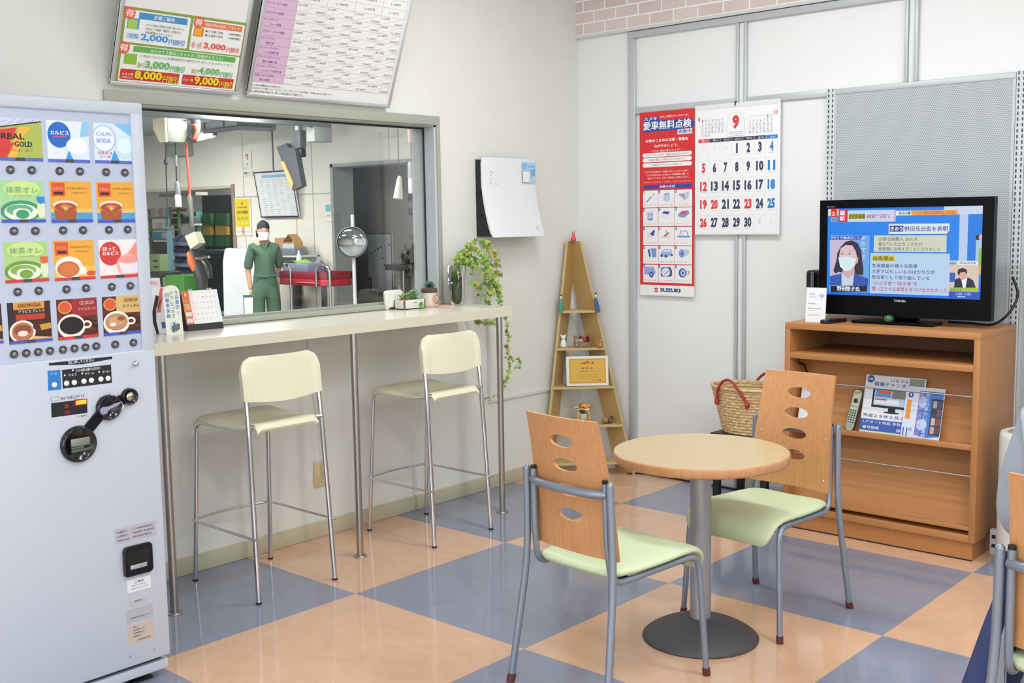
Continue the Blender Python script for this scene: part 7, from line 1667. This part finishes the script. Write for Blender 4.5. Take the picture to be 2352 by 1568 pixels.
b = MB(); rows = [[Vector((v.x, Y_+.10+.05*j, v.z+.012*math.sin(1.7*i+j)+.006)) for j in range(5)] for i, v in enumerate(q)]; b.grid(rows, mat('#8fc44a', .7)); b.grid([[p-Vector((0, 0, .004)) for p in r][::-1] for r in rows], mat('#8fc44a', .7)); top(b.build('green_cloth'), 'bright green cloth thrown over the bin in the red tool cart', 'cloth')
# bench by the wall: sink panel, grey tray, cardboard boxes, bottle
Y_ = 5.72; zb_ = ony(670, 605, Y_).z
wb_ = thing('work_bench', (ony(672, 600, Y_).x, Y_, GF), 'grey wall bench behind the red tool cart', 'bench')
xa, xb = ony(640, 600, Y_).x, ony(712, 600, Y_).x
MB().box((xa, Y_-.25, zb_-.04), (xb, GY-.005, zb_), mat('#c9cbc9', .5)).build('bench_top', wb_)
for x in (xa+.03, xb-.08):
    for y in (Y_-.22, GY-.06): MB().box((x, y, GF), (x+.05, y+.05, zb_-.04), STD).build('leg', wb_)
zs = ony(670, 586, Y_).z; o = top(MB().box((xa+.02, Y_+.16, zb_+.001), (xb-.05, Y_+.19, zs), mat('#dcdeda', .4, noise=.2, nscale=6)).box((xa+.02, Y_-.1, zs-.02), (xb-.05, Y_+.19, zs), mat('#d4d6d3', .4)).box((xa+.02, Y_-.1, zb_+.001), (xa+.06, Y_+.16, zs), mat('#d4d6d3', .4)).build('shelf_unit'), 'pale stained low shelf on the wall bench', 'shelf')
a, c2 = ony(643, 585, Y_), ony(684, 571, Y_); zg = c2.z
top(MB().box((a.x, Y_-.05, zs+.001), (c2.x, Y_+.14, zg), mat('#6e7480', .5), .008).build('parts_tray'), 'blue-grey plastic tray under the cardboard boxes', 'tray')
a, c2 = ony(632, 571, Y_), ony(652, 546, Y_); CB = mat('#b98f58', .8)
top(MB().box((a.x, Y_+.0, zg+.001), (c2.x, Y_+.12, c2.z), CB).build('cardboard_box'), 'plain brown cardboard box behind the shoulder of the person in green', 'box')
a, c2 = ony(653, 571, Y_), ony(678, 556, Y_); t = thing('cardboard_box', (a.x, Y_, zg), 'open cardboard box with a blue and white front on the grey tray', 'box')
MB().box((a.x, Y_-.02, zg+.001), (c2.x, Y_+.12, c2.z), CB).build('carton', t); MB().box((a.x-.002, Y_-.022, zg+.002), (c2.x+.002, Y_-.02, c2.z-.02), mat('#b9cbd8', .5)).build('printed_front', t)
b = MB(); m_ = (a.x+c2.x)/2; zz = c2.z
b.add([(a.x, Y_-.02, zz), (m_, Y_-.02, zz+.10), (m_, Y_+.12, zz+.10), (a.x, Y_+.12, zz), (c2.x, Y_-.02, zz), (c2.x, Y_+.12, zz)], [(0, 1, 2, 3), (1, 4, 5, 2)], CB); b.build('flap', t)
a = ony(703, 604, Y_-.1); top(MB().lathe([(0, 0), (.03, 0), (.032, .01), (.032, .10), (.014, .13), (.013, .15), (.006, .17), (0, .172)], mat('#e9ebee', .35), (xb-.06, Y_-.12, zb_+.001), 20).build('spray_bottle'), 'white bottle standing at the right end of the wall bench', 'bottle')

# beyond the right opening
Y_ = 6.35; a, c2 = ony(783, 690, Y_), ony(808, 690, Y_)
top(MB().box((a.x, Y_, GF), (c2.x, Y_+.3, 2.6), mat('#2b2e35', .6), .01).build('black_column'), 'tall dark column just inside the grey opening', 'column')
def n_list(s):
    w2, h2 = s.w, s.h; s.frame(0, 0, w2, h2, .018, '#4a4e55'); rd = random.Random(7); s.up()
    for r in range(34):
        for c in range(3): s.rect(w2*(.08+.29*c), h2*(.10+.0245*r), w2*(.08+.29*c)+w2*rd.uniform(.14, .24), h2*(.10+.0245*r)+.008, '#a9adb4')
    for i in range(7): s.disc(w2*rd.uniform(.3, .95), h2*rd.uniform(.45, .97), .016, '#3a3d44')
    s.rect(w2*.04, h2*.06, w2*.30, h2*.26, '#23252a'); s.up(); s.poly([(w2*.1, h2*.12), (w2*.24, h2*.14), (w2*.2, h2*.2), (w2*.14, h2*.19)], '#8a8c90'); s.k -= 1; s.rect(w2*.1, h2*.015, w2*.3, h2*.045, '#8a4a42'); s.rect(w2*.32, h2*.015, w2*.5, h2*.045, '#5a6a9a')
notice('list_board', 'tall framed white list board with magnets behind the convex mirror', 'notice board', (836, 903, 672), 6.955, 535, n_list, '#bfc3c8', 0, .03)
Y_ = 6.66; a, c2 = ony(905, 606, Y_), ony(962, 604, Y_); c2.x = min(c2.x+.2, oR1+.4)
ct_ = thing('dark_counter', (a.x, Y_, GF), 'black counter in the dim room seen at the right of the window', 'counter')
MB().box((a.x, Y_-.16, a.z-.07), (c2.x, Y_+.32, a.z), mat('#17181b', .5), .01).build('top', ct_)
MB().box((a.x+.2, Y_, GF), (c2.x-.1, Y_+.32, a.z-.07), mat('#5f605d', .7)).build('base', ct_)
MB().cyl((a.x+.30, Y_-.12, GF), (a.x+.30, Y_-.12, a.z-.07), .022, CHROME, 12).build('leg', ct_)
a_top = a.z; Yc = Y_+.05; a = ony(932, 600, Yc); top(MB().lathe([(0, 0), (.05, 0), (.05, .16), (.018, .2), (.018, .26), (0, .262)], mat('#33363a', .3), (a.x, Yc, a_top), 20).build('tall_bottle'), 'dark bottle standing on the black counter in the dim room', 'bottle')
notice('wall_paper_sheet', 'pale violet paper on the dim room wall above the black counter', 'notice', (928, 940, 582), 6.994, 572, lambda s: None, '#8a7d84')
for i, (y0, y1) in enumerate(((392, 375), (436, 408), (500, 478))):
    notice('blue_sheet', ['bluish sheet high on the dim room wall at the window edge', 'bluish sheet in the middle of three by the window edge', 'bluish sheet low on the dim room wall at the window edge'][i], 'notice', (950, 964, y0), 6.994, y1, lambda s: None, '#8f94b0')

# beyond the left opening: store racks
GR = mat('#5f8a4c', .5); LBL = mat('#7fb4c0', .5); rd = random.Random(11)
Y_ = 6.9
def rect3(x0, y0, x1, y1, Y, d=.3): a = ony(x0, y1, Y); c2 = ony(x1, y0, Y); return (a.x, Y, a.z), (c2.x, Y+d, c2.z)
rk = thing('storage_rack', (ony(358, 560, Y_).x, Y_+.2, GF), 'green steel storage rack at the left of the store doorway', 'rack')
xa, xb = ony(318, 560, Y_).x, ony(386, 560, Y_).x
shelf_z = [ony(350, y, Y_).z for y in (499, 526, 548, 582)]
for k, z_ in enumerate(shelf_z): MB().box((xa, Y_, z_-.025), (xb, Y_+.25, z_), GR).build('shelf', rk)
for x in (xa, xb-.04):
    for y in (Y_, Y_+.21): MB().box((x, y, GF), (x+.04, y+.04, 1.75), GR if y > Y_ else LBL).build('upright', rk)
def goods(row, z_, items, Y=Y_):
    for (x0, x1, top_y, c, nm, lab) in items:
        a, c2 = ony(x0, 500, Y).x, ony(x1, 500, Y).x; h_ = (ony((x0+x1)/2, top_y, Y).z-z_)*.86
        top(MB().box((a, Y+.02, z_+.001), (c2, Y+.16, z_+max(.05, h_)), mat(c, .6), .006).build(nm), lab, 'box', 'goods on the store racks')
goods(0, shelf_z[0], [(343, 352, 474, '#c9b4b8', 'small_carton', 'pinkish carton leftmost on the top shelf of the green rack'), (353, 361, 473, '#d4c6c4', 'small_carton', 'pale carton second from left on the top green shelf'), (362, 370, 476, '#b89a98', 'small_carton', 'dusty pink carton third from left on the top green shelf'), (371, 377, 472, '#cbbfc0', 'small_carton', 'pale carton rightmost on the top green shelf')])
goods(1, shelf_z[1], [(346, 352, 510, '#d6dad6', 'white_bottle', 'white bottle leftmost on the second green shelf'), (355, 361, 512, '#c8b8b4', 'white_bottle', 'greyish bottle in the middle of the second green shelf'), (364, 370, 511, '#b4b8b0', 'white_bottle', 'dull bottle rightmost on the second green shelf')])
goods(2, shelf_z[2], [(344, 364, 530, '#4f8fb8', 'blue_pack', 'blue package on the third green shelf'), (366, 376, 531, '#b8b0cc', 'lilac_pack', 'lilac package beside the blue one on the third green shelf')])
goods(3, shelf_z[3], [(344, 376, 551, '#2a2b2c', 'black_carton', 'black carton with white lines on the lowest green shelf')])
a, c2 = rect3(345, 584, 383, 620, 6.75, .35)
dw = thing('drawer_cabinet', ((a[0]+c2[0])/2, 6.9, GF), 'pale green drawer cabinet below the green store rack', 'cabinet')
MB().box((a[0], 6.62, GF), (c2[0], 6.88, c2[2]), mat('#8fae72', .5), .008).build('body', dw)
for z_ in (ony(372, 598, 6.7).z, ony(372, 612, 6.7).z): MB().box((c2[0]-.16, 6.60, z_-.012), (c2[0]-.06, 6.62, z_+.012), BLACK).build('handle', dw)
# grey bins on a wall shelf
Y2 = 7.2; z_ = ony(410, 514, Y2).z; xa2, xb2 = ony(386, 510, Y2).x, ony(442, 510, Y2).x
ws = thing('store_shelf', (xa2, Y2, z_), 'pale shelf board carrying grey bins in the store', 'shelf'); MB().box((xa2, Y2, z_-.03), (xb2, Y2+.18, z_), mat('#c4c8c6', .5)).build('board', ws)
for x in (xa2+.02, xb2-.08): MB().box((x, Y2+.1, GF), (x+.05, Y2+.15, z_-.03), STD).build('support', ws)
goods(0, z_, [(388, 404, 487, '#5c6068', 'grey_bin', 'grey bin left on the pale store shelf'), (406, 422, 491, '#646870', 'grey_bin', 'grey bin in the middle of the pale store shelf'), (424, 440, 494, '#585c64', 'grey_bin', 'grey bin right on the pale store shelf')], Y2)
zq = ony(400, 486, Y2).z; top(MB().box((xa2+.05, Y2+.03, zq+.002), (xa2+.55, Y2+.15, zq+.05), mat('#b99a6c', .6)).build('wood_block'), 'light wooden board lying on the grey bins', 'board')
zq2 = ony(420, 450, Y2).z; top(MB().box((ony(378, 450, Y2).x, Y2-.1, zq2), (ony(462, 450, Y2).x, Y2+.12, zq2+.05), mat('#a9adab', .4)).build('overhead_panel'), 'long pale panel high in the store over the bins', 'panel')
# sloped bins rack
Y3 = 6.55; xa3, xb3 = ony(390, 600, Y3).x, ony(444, 600, Y3).x
br = thing('parts_rack', (xa3, Y3, GF), 'steel rack with tiers of blue-grey small parts bins', 'rack')
for x in (xa3-.02, xb3): MB().box((x, Y3+.1, GF), (x+.03, Y3+.2, ony(400, 548, Y3).z), STD).build('upright', br)
for i, y in enumerate((556, 581, 605, 628, 652, 676)):
    z_ = ony(415, y, Y3).z; b = MB().box((xa3, Y3-.02, z_-.05), (xb3, Y3+.0, z_), mat('#7f8cb8', .5)).box((xa3, Y3, z_-.05), (xb3, Y3+.2, z_-.03), STD)
    b.build('tier', br)
    for k in range(6):
        x = xa3+(xb3-xa3)*(k+.08)/6; w3 = (xb3-xa3)/6*.84
        MB().add([(x, Y3+.0, z_), (x+w3, Y3+.0, z_), (x+w3, Y3+.16, z_+.11), (x, Y3+.16, z_+.11), (x, Y3+.02, z_-.02), (x+w3, Y3+.02, z_-.02), (x+w3, Y3+.18, z_+.09), (x, Y3+.18, z_+.09)], [(0, 1, 2, 3), (7, 6, 5, 4), (0, 4, 5, 1), (1, 5, 6, 2), (2, 6, 7, 3), (3, 7, 4, 0)], mat(('#4a4e68', '#3a3d4c', '#565a78')[(k+i) % 3], .5)).build('bin', br)
a = ony(386, 560, 6.3); top(MB().box((a.x-.03, 6.3, GF), (a.x+.04, 6.36, ony(386, 530, 6.3).z), LBL).build('blue_post'), 'light blue post between the green rack and the parts bins', 'post')
# wiper display
Y4 = 7.5; xa4, xb4 = ony(452, 520, Y4).x, ony(522, 520, Y4).x
wd_ = thing('wiper_rack', (xa4, Y4, GF), 'tall dark display rack of green and yellow wiper packages', 'rack')
MB().box((xa4, Y4+.12, GF), (xb4, Y4+.2, 1.95), mat('#20242a', .6)).build('back_board', wd_)
MB().box((xa4-.03, Y4-.02, GF), (xa4+.03, Y4+.1, ony(452, 486, Y4).z), mat('#4a9a94', .5)).build('post', wd_)
k = 0
for x0, x1 in ((458, 463), (465, 470), (472, 476), (488, 493), (495, 500), (502, 507), (509, 513)):
    for (ya, yb, c) in ((490, 517, '#2f6b3c'), (518, 540, '#c2a23c'), (541, 566, '#2d6a3e')):
        a, c2 = ony(x0, yb, Y4), ony(x1, ya, Y4)
        if ya == 490:
            t = thing('wiper_pack', (a.x, Y4+.05, a.z-.5), ['green and yellow wiper package, %s from the left on the dark rack' % o_ for o_ in ('first', 'second', 'third', 'fourth', 'fifth', 'sixth', 'seventh')][k], 'package', 'wiper packages on the dark rack'); k += 1
        MB().box((a.x, Y4+.06, a.z), (c2.x, Y4+.119, c2.z), mat(c, .45)).build({490: 'upper_sleeve', 518: 'yellow_label', 541: 'lower_sleeve'}[ya], t)
top(MB().box((ony(458, 580, 6.6).x, 6.6, ony(450, 574, 6.6).z-.05), (ony(538, 575, 6.6).x, 7.0, ony(450, 574, 6.6).z), mat('#1e2023', .5)).box((ony(500, 580, 6.6).x, 6.7, GF), (ony(503, 580, 6.6).x, 6.76, ony(450, 576, 6.6).z-.05), STD).box((ony(530, 580, 6.6).x, 6.7, GF), (ony(533, 580, 6.6).x, 6.76, ony(450, 576, 6.6).z-.05), STD).build('dark_table'), 'long black table in the store below the wiper packages', 'table')
# tyre machine in the workshop
Y5 = 5.3; tm = thing('tyre_changer', (ony(450, 620, Y5).x, Y5+.2, GF), 'grey and orange tyre changing machine with a pale covered head', 'machine')
a, c2 = ony(424, 566, Y5), ony(452, 540, Y5)
b = MB().prism([(v.x, v.z) for v in (ony(424, 542, Y5), ony(446, 532, Y5), ony(457, 558, Y5), ony(437, 572, Y5))], .10, mat('#cfcdb8', .6), Matrix(((1, 0, 0, 0), (0, 0, 1, Y5), (0, 1, 0, 0), (0, 0, 0, 1)))); b.build('head_cover', tm)
P5 = lambda x, y, d=0: ony(x, y, Y5+.1)+Vector((0, d, 0))
MB().tube([P5(440, 574), P5(444, 590), P5(454, 620), P5(462, 645), P5(464, 720)], [.05, .06, .075, .07, .07], mat('#33363a', .5), 14).build('column', tm)
MB().tube([P5(441, 580, -.05), P5(448, 600, -.06), P5(455, 622, -.05)], [.03, .055, .035], mat('#d9602c', .45), 12).build('orange_guard', tm)
MB().tube([P5(466, 600), P5(476, 612), P5(480, 640)], [.05, .06, .05], BLACK, 10).tube([P5(452, 594), P5(480, 590)], [.03, .02], CHROME, 8).build('arm', tm)
MB().tube([P5(462, 648), P5(462, 720)], .06, mat('#cdd3d6', .4), 18).build('air_tank', tm)
MB().box((P5(440, 700).x, Y5-.2, GF), (P5(500, 700).x, Y5+.5, GF+.45), mat('#2b2d30', .5), .03).build('base', tm)
lo, hi = rect3(384, 633, 421, 720, 5.9, .4); top(MB().box((lo[0], 5.9, GF), (hi[0], 6.3, hi[2]), mat('#4f9a40', .45), .01).build('green_box'), 'bright green cabinet low at the store doorway', 'cabinet')
lo, hi = rect3(346, 622, 400, 632, 5.9, .3); top(MB().box((lo[0], 5.85, hi[2]-.1), (ony(368, 625, 5.85).x, 6.2, hi[2]-.02), mat('#2a2b2f', .6), .02).box((lo[0]+.1, 5.95, GF), (lo[0]+.16, 6.0, hi[2]-.1), STD).build('black_stand'), 'low black stand beside the bright green cabinet', 'stand')
